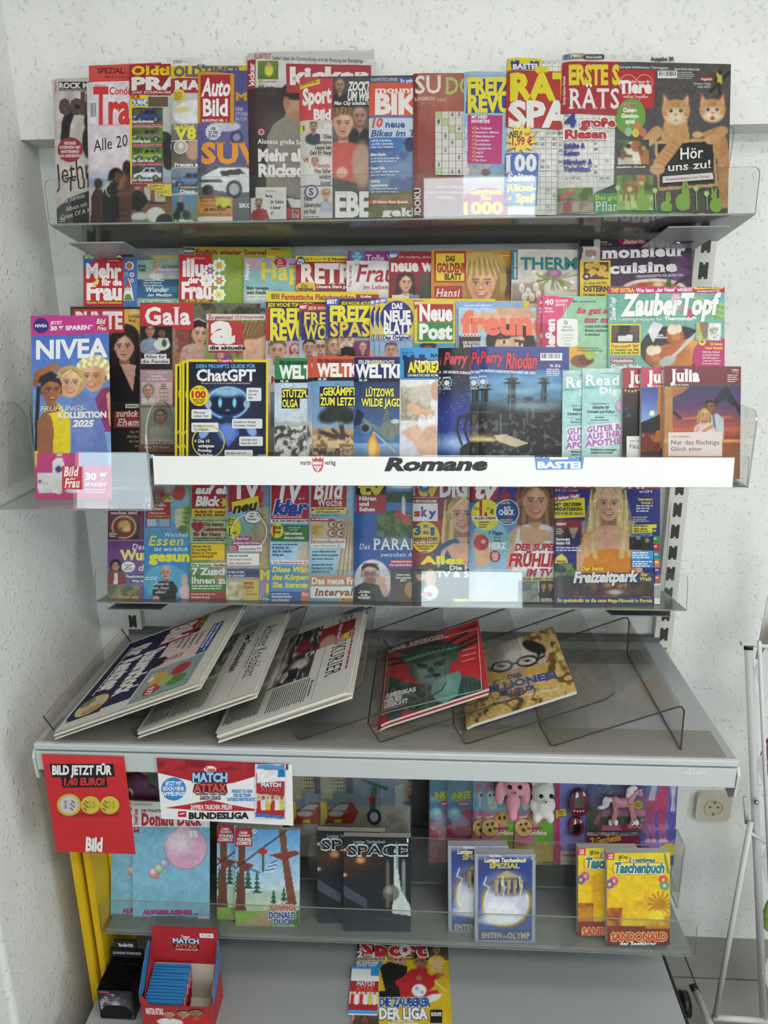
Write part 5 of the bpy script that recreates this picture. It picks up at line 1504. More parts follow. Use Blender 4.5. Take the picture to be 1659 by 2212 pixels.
m=row.put('celebrity_magazine','celebrity weekly with a serif title and a laughing woman in a tiara','magazine',E5,None,(1092,556),.23,t=.004,H=HM,base='#7a5a50')
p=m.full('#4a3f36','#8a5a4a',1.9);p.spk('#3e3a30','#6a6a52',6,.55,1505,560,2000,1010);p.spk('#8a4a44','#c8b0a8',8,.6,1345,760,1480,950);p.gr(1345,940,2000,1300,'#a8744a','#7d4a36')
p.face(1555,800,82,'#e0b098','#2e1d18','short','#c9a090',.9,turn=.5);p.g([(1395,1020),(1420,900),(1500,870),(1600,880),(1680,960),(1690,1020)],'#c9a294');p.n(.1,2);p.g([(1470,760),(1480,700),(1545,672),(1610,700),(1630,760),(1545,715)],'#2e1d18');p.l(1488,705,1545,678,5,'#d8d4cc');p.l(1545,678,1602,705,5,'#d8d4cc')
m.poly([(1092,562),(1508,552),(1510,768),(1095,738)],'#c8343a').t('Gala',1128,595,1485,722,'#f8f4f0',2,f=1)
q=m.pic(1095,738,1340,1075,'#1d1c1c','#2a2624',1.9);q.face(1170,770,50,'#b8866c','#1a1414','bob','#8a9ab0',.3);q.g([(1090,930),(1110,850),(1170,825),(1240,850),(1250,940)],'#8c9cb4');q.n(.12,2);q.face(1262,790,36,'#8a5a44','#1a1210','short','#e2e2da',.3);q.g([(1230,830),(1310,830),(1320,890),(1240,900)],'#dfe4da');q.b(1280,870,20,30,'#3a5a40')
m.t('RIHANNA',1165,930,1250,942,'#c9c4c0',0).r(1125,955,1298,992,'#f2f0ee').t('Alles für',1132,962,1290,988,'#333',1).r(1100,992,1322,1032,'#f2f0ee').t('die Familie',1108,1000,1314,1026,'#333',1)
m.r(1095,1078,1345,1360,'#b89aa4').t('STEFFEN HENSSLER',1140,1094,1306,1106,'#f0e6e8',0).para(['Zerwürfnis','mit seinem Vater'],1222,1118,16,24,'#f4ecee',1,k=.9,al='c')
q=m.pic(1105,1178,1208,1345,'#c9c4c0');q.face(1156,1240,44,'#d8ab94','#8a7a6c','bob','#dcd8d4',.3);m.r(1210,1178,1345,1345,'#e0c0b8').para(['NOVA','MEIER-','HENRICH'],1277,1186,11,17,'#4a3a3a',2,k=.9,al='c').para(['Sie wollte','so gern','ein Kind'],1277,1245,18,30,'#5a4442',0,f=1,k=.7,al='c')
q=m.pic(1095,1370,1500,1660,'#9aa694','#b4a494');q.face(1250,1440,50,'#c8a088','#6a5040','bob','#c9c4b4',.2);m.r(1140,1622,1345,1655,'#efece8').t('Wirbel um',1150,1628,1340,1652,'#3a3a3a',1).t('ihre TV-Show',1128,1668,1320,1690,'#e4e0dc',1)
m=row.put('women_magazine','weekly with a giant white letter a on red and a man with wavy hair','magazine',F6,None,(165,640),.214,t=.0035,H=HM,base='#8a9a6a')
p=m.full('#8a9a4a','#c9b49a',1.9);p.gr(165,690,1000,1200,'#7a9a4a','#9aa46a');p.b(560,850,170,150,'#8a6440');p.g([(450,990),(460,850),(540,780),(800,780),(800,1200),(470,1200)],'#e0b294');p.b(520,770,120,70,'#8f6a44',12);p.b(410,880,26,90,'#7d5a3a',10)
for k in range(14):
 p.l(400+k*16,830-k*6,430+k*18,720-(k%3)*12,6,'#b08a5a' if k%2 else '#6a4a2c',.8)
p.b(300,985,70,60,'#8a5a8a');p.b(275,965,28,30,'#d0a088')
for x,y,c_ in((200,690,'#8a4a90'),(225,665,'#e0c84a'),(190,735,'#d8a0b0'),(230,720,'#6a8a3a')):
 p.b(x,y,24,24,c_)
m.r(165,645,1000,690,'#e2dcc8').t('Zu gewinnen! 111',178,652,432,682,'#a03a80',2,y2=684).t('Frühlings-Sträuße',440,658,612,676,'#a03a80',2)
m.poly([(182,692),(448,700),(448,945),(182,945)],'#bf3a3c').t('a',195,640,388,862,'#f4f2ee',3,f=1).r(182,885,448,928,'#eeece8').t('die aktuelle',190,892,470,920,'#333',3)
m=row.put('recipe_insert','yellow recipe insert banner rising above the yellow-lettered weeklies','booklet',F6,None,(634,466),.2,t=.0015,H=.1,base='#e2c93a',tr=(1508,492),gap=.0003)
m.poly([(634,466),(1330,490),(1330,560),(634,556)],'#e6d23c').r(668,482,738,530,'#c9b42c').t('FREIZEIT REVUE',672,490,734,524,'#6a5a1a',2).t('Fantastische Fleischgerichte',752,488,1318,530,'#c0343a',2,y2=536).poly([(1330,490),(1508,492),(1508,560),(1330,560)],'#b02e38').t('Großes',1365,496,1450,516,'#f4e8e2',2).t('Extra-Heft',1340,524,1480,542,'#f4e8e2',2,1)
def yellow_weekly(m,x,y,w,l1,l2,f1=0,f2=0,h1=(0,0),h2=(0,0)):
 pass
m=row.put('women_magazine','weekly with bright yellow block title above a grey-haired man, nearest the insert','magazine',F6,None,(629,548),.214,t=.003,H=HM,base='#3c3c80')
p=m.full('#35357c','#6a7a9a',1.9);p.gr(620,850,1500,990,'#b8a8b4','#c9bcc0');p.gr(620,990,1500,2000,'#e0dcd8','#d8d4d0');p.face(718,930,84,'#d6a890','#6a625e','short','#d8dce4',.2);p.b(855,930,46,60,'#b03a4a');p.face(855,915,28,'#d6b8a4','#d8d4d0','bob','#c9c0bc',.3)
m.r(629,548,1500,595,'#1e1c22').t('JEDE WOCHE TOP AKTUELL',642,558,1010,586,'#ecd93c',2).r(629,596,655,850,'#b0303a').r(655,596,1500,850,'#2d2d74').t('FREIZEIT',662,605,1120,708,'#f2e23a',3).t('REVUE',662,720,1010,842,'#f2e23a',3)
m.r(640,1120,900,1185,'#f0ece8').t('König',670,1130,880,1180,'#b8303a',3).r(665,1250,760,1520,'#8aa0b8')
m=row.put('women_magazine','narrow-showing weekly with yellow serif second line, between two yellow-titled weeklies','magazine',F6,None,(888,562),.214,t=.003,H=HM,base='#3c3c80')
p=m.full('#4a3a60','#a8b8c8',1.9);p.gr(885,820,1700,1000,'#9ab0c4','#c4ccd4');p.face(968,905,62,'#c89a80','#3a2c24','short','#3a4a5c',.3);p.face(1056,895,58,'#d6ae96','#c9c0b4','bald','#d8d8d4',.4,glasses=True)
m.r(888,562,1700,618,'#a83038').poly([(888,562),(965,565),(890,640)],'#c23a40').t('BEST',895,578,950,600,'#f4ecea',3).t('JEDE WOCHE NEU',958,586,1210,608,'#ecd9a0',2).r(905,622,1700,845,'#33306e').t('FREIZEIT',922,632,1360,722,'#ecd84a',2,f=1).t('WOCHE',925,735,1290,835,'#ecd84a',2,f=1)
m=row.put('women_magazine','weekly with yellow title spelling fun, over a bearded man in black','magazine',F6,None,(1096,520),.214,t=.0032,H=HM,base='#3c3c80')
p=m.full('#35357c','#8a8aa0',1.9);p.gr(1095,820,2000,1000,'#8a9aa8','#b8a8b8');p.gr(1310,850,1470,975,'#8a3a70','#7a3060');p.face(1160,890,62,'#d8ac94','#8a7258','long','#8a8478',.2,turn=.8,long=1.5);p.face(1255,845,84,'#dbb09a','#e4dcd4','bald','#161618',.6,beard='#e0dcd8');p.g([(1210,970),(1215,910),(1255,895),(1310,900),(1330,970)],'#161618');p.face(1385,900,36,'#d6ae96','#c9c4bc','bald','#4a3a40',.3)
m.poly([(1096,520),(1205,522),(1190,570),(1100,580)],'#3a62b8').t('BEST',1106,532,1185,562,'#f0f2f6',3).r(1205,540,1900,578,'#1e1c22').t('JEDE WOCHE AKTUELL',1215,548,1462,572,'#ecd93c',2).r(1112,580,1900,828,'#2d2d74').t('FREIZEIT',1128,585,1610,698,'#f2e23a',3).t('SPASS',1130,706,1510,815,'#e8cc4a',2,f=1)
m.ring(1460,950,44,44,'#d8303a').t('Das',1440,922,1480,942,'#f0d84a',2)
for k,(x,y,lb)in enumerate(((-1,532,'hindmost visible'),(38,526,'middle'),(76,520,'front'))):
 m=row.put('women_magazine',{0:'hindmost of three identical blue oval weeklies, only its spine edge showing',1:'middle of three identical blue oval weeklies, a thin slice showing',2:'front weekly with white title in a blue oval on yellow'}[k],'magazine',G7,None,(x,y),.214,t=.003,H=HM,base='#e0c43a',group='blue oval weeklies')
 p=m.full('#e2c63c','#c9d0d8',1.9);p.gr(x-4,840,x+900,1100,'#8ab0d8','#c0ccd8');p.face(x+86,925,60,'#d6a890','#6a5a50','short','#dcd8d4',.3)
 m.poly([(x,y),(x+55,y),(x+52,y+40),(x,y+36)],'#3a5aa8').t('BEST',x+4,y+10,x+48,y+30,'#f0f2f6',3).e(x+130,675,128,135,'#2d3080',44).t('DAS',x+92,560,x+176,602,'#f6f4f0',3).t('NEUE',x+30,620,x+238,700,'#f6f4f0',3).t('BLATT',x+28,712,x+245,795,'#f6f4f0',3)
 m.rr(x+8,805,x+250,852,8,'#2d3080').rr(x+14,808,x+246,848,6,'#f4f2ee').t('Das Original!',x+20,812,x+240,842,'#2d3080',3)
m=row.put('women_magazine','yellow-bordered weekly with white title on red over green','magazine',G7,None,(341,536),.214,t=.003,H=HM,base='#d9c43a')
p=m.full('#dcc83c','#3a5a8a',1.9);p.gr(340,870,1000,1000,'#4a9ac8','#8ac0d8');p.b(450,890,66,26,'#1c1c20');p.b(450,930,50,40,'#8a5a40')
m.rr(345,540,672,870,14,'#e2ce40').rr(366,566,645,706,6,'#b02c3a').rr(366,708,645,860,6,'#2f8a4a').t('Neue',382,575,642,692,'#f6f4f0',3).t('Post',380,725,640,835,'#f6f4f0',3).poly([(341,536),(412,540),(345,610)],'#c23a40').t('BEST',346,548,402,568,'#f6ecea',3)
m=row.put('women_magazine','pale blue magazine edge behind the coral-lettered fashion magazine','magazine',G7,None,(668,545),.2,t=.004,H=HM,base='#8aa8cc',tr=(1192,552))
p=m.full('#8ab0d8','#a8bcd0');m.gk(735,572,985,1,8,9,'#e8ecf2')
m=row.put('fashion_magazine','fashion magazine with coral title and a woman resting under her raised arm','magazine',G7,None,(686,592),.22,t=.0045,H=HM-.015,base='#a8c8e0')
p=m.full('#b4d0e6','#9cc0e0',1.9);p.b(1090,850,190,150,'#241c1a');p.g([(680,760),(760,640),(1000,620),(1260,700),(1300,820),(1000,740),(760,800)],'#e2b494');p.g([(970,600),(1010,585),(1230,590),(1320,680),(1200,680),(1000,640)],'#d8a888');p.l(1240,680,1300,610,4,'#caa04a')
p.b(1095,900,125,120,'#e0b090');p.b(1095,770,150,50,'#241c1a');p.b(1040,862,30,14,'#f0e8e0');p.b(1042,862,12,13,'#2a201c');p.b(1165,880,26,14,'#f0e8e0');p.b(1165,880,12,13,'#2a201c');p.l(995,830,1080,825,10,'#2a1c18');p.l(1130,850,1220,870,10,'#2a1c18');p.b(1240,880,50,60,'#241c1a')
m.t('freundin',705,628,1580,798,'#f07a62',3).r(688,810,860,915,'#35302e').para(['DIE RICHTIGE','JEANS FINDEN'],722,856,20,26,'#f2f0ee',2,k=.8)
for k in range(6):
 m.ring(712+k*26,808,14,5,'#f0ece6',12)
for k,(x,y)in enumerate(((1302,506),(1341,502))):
 m=row.put('cooking_magazine',('rear copy of the pink-cornered cooking magazine, only its edge showing','green cooking magazine with a pink corner and a hanging paper tag')[k],'magazine',G7,None,(x,y),.2,t=.004,H=HM,base='#9cc8a8',group='pink cornered cooking magazines')
 p=m.full('#9ccca8','#a8d4b4',1.9);p.gr(x-4,y,x+126,1200,'#e06a84','#b03a58');p.b(x+260,960,90,70,'#e6b43a',14);p.b(x+300,1010,80,50,'#8a5a48');p.b(x+340,1000,60,40,'#6a3a34',10);p.b(x+370,960,40,40,'#a8c44a')
 m.poly([(x,y),(x+250,y+14),(x+125,y+200),(x,y+215)],'#e0567e').t('40',x+18,y+26,x+88,y+68,'#fdf2f4',2,f=1).r(x+102,y+30,x+195,y+48,'#fbeef0').t('1985–2025',x+108,y+33,x+190,y+45,'#d04a70',2).t('Jahre',x+98,y+56,x+175,y+76,'#fdf2f4',2,1,1).para(['Kochen','mit Liebe'],x+18,y+88,16,24,'#fdf2f4',2,k=.8)
 m.poly([(x,y+215),(x+125,y+200),(x+125,y+430),(x,y+430)],'#c03a60').vt('genießen',x+28,y+180,x+95,y+560,'#f8eef0',3)
 m.rr(x+112,y+178,x+275,y+395,26,'#f4f3ee').ring(x+182,y+208,16,7,'#3a9a78').ln(x+182,y+195,x+160,y+40,4,'#eef0ea').ln(x+182,y+195,x+185,y+60,4,'#eef0ea')
 m.para(['ENDLICH','BÄRLAUCH!'],x+192,y+234,16,26,'#6a8a80',1,f=1,k=.7,al='c').para(['Frische-Kick','für Roastbeef,','Schnitzel,','Risotto'],x+195,y+296,14,24,'#9aaaa4',0,f=1,k=.75,al='c')
 m.t('Nr.3',x+238,y+36,x+275,y+50,'#3a5a50',2).gk(x+290,y+42,x+420,1,8,7,'#4a6a60').t('So gut schmeckt',x+265,y+96,x+760,y+136,'#d03a6a',3,1,1).t('nur mit',x+320,y+166,x+560,y+206,'#d03a6a',3,1,1)
 m.para(['Lauter tolle Leibgerichte:','Braten, mediterran,','aromatisch'],x+330,y+226,20,32,'#2a4a42',1,1,1,k=.8).para(['Cordon bleu, Frikadellen','zu Wirsing, Kartoffel-Stampf'],x+270,y+398,15,20,'#3a5a4a',0,1,1,k=.7)
m=row.put('cooking_magazine','teal and pink cooking magazine with roast chicken and tulips','magazine',H8,None,(440,420),.212,t=.005,H=HM,base='#7ab8a8',tr=(1328,402))
p=m.full('#7ab8a8','#68a698',1.9);p.b(640,560,220,140,'#68a898',60,.7)
for x,y,c_ in((960,520,'#e8c0cc'),(1030,600,'#d88aa4'),(1060,630,'#c45a7e'),(940,560,'#f0d8dc')):
 p.b(x,y,34,46,c_,12,rot=-40)
for k in range(6):
 p.l(1080+k*14,500+k*26,1320,560+k*22,7,'#8ab04a' if k%2 else '#a8c86a')
p.b(950,900,270,180,'#1e2226');p.b(950,900,255,166,'#2c2a2a')
p.g([(780,1030),(830,880),(1000,830),(1180,780),(1160,900),(1100,1000),(1060,1040),(800,1040)],'#c87a34');p.b(1080,880,110,50,'#d89a4a',30,rot=-25);p.b(940,920,120,60,'#b8622a',30)
for x,y in((930,780),(770,940)):
 p.b(x+20,y+20,70,64,'#a85a2c');p.b(x,y-30,42,40,'#f0dcc0',10);p.b(x+44,y-36,28,34,'#f0dcc0',10);p.b(x+30,y+30,34,26,'#d08a4a',18,.8)
p.l(930,960,1110,780,12,'#c9cccf');p.b(890,990,66,36,'#b8bcc0',8,rot=-20);p.g([(740,760),(780,690),(860,710),(780,850)],'#e6e4e6')
m.poly([(440,422),(1328,402),(1328,468),(440,478)],'#c02a70').t('TM7 EXTRA:',457,436,640,466,'#f2dc3a',2,y2=464).t('Was kann „der Neue“ wirklich?',650,434,1082,464,'#fbeef2',2,y2=456)
m.poly([(1085,408),(1318,403),(1310,438),(1095,442)],'#f0dc3a').t('Das unabhängige Magazin',1115,418,1292,432,'#4a3a1a',2,1,y2=428).t('Alle Rezepte auch für TM7',1115,450,1290,463,'#fbeef2',2,1,y2=458)
m.t('ZauberTopf',530,488,1300,640,'#f8f8f4',3,1,o='#4a8a80',ow=.02,y2=628).t('Lieblingsrezepte für',522,656,852,682,'#f4f6f2',0).t('Thermomix®',866,652,1112,678,'#f8f8f4',3).vt('ZauberTopf',455,505,492,680,'#f4f6f2',2)
m.rr(450,708,684,945,8,'#ecd83a');q=m.pic(460,718,676,852,'#6a5a48','#4a3e34');q.g([(515,680),(610,680),(600,790),(525,790)],'#1d1c20');q.g([(490,850),(505,785),(630,782),(640,850)],'#1d1c20');q.g([(508,842),(514,795),(622,792),(628,842)],'#e4e4e4')
m.t('Thermomix® TM7',457,866,672,888,'#b8303a',2).t('im Vergleich mit TM6',457,896,672,912,'#3a3020',2).t('& lohnt sich der Kauf?',457,918,672,936,'#3a3020',2)
m.r(457,972,634,1004,'#c02a70').t('Urlaubsküche',464,978,626,998,'#fbeef2',2).t('Greek Style',457,1018,690,1052,'#f8f8f4',3)
m.poly([(1085,975),(1095,890),(1140,840),(1200,818),(1330,815),(1330,1100),(1110,1100)],'#c02a70').e(1154,845,27,27,'#f0dc3a').t('+',1140,832,1168,858,'#7a1a4a',3).para(['22 Seiten','Oster-Spezial'],1308,850,20,30,'#f2dc3a',2,al='r',k=.85)
for k,t_ in enumerate(('Rübli-Rolle, Hefezopf','und Eierlikör-Dessert','Süße Mitbringsel mit','„Yogurette“ & Pistazie','Eier kochen & färben')):
 m.t(t_,1155,915+k*22,None,928+k*22,'#fbeef2',1,k=.8)
q=m.pic(1105,690,1300,835,'#7ab8a8','#8abcae');q.g([(1105,705),(1150,695),(1185,820),(1130,830)],'#d8c04a');q.g([(1130,700),(1200,690),(1195,815),(1160,825)],'#8a7a6a');q.g([(1205,700),(1300,705),(1290,835),(1195,825)],'#f0f0ec');q.b(1270,760,18,22,'#6ab05a');q.spk('#f0f0ec','#a8b0a0',2,.6,1210,735,1285,820)
m.t('Leichtes',785,784,856,800,'#f8f8f4',2,1,1).t('Ofenhähnchen',760,802,885,818,'#f8f8f4',2,1,1)

# ---------------- middle tray: front tier, strip, leaflet; television magazines
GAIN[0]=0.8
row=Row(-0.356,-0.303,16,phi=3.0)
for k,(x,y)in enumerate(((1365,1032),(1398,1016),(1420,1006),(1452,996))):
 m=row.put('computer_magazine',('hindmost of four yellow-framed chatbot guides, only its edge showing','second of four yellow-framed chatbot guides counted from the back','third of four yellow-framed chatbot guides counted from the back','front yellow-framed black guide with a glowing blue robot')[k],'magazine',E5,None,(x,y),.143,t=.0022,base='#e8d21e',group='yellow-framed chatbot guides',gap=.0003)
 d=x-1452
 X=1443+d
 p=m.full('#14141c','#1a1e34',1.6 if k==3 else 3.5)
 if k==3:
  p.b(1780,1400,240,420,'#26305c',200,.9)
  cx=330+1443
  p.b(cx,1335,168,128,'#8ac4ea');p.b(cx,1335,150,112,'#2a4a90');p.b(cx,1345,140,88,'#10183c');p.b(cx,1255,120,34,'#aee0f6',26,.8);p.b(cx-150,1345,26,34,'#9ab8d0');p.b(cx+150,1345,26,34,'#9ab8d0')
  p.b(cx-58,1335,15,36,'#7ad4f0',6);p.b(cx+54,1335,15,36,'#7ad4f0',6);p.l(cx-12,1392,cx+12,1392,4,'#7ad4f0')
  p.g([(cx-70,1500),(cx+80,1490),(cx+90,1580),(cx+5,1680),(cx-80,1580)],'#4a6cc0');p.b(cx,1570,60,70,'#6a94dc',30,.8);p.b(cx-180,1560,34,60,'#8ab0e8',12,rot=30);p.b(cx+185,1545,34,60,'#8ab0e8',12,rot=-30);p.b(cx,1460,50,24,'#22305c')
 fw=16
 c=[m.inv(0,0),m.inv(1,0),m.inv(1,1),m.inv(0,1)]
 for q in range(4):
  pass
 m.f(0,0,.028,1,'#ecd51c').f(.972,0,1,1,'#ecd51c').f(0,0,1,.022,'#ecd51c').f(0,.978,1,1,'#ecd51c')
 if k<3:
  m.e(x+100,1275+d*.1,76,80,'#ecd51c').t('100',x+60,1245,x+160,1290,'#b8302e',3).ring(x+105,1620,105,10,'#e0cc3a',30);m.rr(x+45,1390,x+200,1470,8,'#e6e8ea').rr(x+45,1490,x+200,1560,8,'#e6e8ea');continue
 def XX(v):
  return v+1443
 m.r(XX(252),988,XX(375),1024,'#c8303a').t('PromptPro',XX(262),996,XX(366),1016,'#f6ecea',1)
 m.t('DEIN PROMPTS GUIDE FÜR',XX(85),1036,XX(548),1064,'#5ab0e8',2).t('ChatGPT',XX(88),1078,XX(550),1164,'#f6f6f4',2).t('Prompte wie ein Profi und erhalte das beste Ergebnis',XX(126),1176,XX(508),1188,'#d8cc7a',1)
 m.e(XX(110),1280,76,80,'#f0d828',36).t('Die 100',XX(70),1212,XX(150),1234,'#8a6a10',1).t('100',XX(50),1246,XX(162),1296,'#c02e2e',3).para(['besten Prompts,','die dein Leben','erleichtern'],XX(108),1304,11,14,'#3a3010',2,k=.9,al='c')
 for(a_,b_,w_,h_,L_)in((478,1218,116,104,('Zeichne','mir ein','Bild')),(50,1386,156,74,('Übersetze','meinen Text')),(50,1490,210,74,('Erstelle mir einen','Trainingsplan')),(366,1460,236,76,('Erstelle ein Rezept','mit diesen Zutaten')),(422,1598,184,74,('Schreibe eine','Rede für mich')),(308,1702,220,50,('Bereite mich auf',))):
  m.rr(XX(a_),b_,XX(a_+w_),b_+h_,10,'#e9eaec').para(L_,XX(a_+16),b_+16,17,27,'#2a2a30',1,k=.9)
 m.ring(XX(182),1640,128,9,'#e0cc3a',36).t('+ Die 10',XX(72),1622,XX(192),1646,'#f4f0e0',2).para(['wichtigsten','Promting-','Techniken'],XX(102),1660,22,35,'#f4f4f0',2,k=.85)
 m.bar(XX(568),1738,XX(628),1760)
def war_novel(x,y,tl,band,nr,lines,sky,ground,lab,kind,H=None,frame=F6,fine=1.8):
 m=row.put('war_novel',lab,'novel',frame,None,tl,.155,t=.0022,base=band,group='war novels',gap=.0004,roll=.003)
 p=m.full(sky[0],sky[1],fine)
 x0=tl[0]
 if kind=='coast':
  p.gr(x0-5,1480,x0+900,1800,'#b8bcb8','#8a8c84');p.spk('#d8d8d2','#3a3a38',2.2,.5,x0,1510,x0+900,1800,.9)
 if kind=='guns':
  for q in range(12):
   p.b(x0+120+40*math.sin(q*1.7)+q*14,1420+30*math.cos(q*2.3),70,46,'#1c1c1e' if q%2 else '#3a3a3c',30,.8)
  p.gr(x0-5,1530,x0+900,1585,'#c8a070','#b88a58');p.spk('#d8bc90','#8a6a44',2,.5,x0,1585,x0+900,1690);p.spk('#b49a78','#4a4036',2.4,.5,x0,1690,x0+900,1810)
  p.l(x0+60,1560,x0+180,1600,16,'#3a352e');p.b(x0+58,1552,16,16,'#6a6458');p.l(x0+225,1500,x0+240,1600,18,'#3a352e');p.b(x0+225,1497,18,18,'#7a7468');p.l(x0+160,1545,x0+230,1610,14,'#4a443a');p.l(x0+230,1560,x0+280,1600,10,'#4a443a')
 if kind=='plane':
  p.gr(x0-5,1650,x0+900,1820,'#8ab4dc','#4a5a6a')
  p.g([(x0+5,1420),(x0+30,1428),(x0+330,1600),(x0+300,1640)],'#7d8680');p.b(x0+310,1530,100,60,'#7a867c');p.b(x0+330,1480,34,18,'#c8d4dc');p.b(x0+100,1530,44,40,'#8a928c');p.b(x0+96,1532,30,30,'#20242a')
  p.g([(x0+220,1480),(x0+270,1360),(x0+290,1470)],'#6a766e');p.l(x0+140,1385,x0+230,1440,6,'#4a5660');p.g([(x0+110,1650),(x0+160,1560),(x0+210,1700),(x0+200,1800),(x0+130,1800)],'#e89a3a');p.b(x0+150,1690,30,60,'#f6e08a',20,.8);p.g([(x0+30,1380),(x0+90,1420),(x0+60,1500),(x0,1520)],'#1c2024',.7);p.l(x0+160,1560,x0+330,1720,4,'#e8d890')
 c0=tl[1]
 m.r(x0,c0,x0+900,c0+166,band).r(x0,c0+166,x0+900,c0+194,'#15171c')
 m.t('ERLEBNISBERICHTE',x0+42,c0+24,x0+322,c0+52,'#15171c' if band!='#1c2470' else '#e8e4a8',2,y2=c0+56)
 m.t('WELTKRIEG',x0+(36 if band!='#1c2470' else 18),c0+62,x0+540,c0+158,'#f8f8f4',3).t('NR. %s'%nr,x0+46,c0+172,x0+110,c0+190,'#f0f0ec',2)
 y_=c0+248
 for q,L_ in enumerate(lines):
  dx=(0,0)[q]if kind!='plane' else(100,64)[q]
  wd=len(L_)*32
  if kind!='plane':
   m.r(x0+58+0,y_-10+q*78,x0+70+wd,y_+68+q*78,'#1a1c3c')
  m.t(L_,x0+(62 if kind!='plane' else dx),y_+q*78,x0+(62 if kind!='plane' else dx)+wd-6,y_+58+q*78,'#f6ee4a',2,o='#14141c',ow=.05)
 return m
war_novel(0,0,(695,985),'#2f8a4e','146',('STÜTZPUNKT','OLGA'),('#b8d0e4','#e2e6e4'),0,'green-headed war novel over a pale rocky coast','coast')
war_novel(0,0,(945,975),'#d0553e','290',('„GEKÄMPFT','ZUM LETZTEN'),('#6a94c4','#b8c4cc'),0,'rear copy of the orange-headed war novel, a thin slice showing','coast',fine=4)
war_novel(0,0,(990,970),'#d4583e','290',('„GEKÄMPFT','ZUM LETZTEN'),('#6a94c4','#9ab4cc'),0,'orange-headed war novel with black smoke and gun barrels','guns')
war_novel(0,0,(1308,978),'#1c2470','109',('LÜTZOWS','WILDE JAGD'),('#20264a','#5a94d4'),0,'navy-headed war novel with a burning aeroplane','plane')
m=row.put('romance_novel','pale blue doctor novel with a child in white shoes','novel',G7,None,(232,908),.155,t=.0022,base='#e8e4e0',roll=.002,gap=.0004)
p=m.full('#eceae6','#e8e6ea',1.9);p.spk('#cfc6b4','#a89a82',2.5,.5,235,1215,470,1470,.9);p.b(440,1250,110,60,'#d8cfc0',20);p.l(320,1370,420,1420,34,'#e2b696');p.b(520,1240,50,80,'#dcae90');p.b(440,1420,60,40,'#e2b696',12)
p.g([(240,1560),(400,1480),(560,1560),(640,1800),(240,1800)],'#e6c0a4');p.b(405,1490,32,62,'#f2f0f4');p.b(468,1490,32,62,'#f2f0f4');p.b(402,1450,16,12,'#d8cfd4');p.b(470,1450,16,12,'#d8cfd4');p.g([(238,1570),(330,1640),(420,1800),(238,1800)],'#e4e4ee');p.b(480,1580,60,70,'#e2b89a',30)
m.r(232,908,900,1155,'#3a9ad8').t('Band 1529',250,936,338,952,'#16324a',1,f=1).poly([(250,985),(255,962),(285,962),(285,978),(315,978),(315,960),(345,962),(345,985),(380,985),(380,958),(425,960),(425,985),(440,985),(440,1000),(300,1010),(290,1140),(262,1140),(262,1010)],'#1c2a5a').r(270,1000,900,1140,'#1c2a5a')
m.t('Notärztin',348,1004,545,1024,'#f4f2ea',3).t('ANDREA BERGEN',292,1022,800,1096,'#f2e42a',3).t('DRAMATISCHER ROMAN',292,1112,560,1130,'#f4f2ea',1).t('BASTEI',470,955,620,978,'#14203c',3)
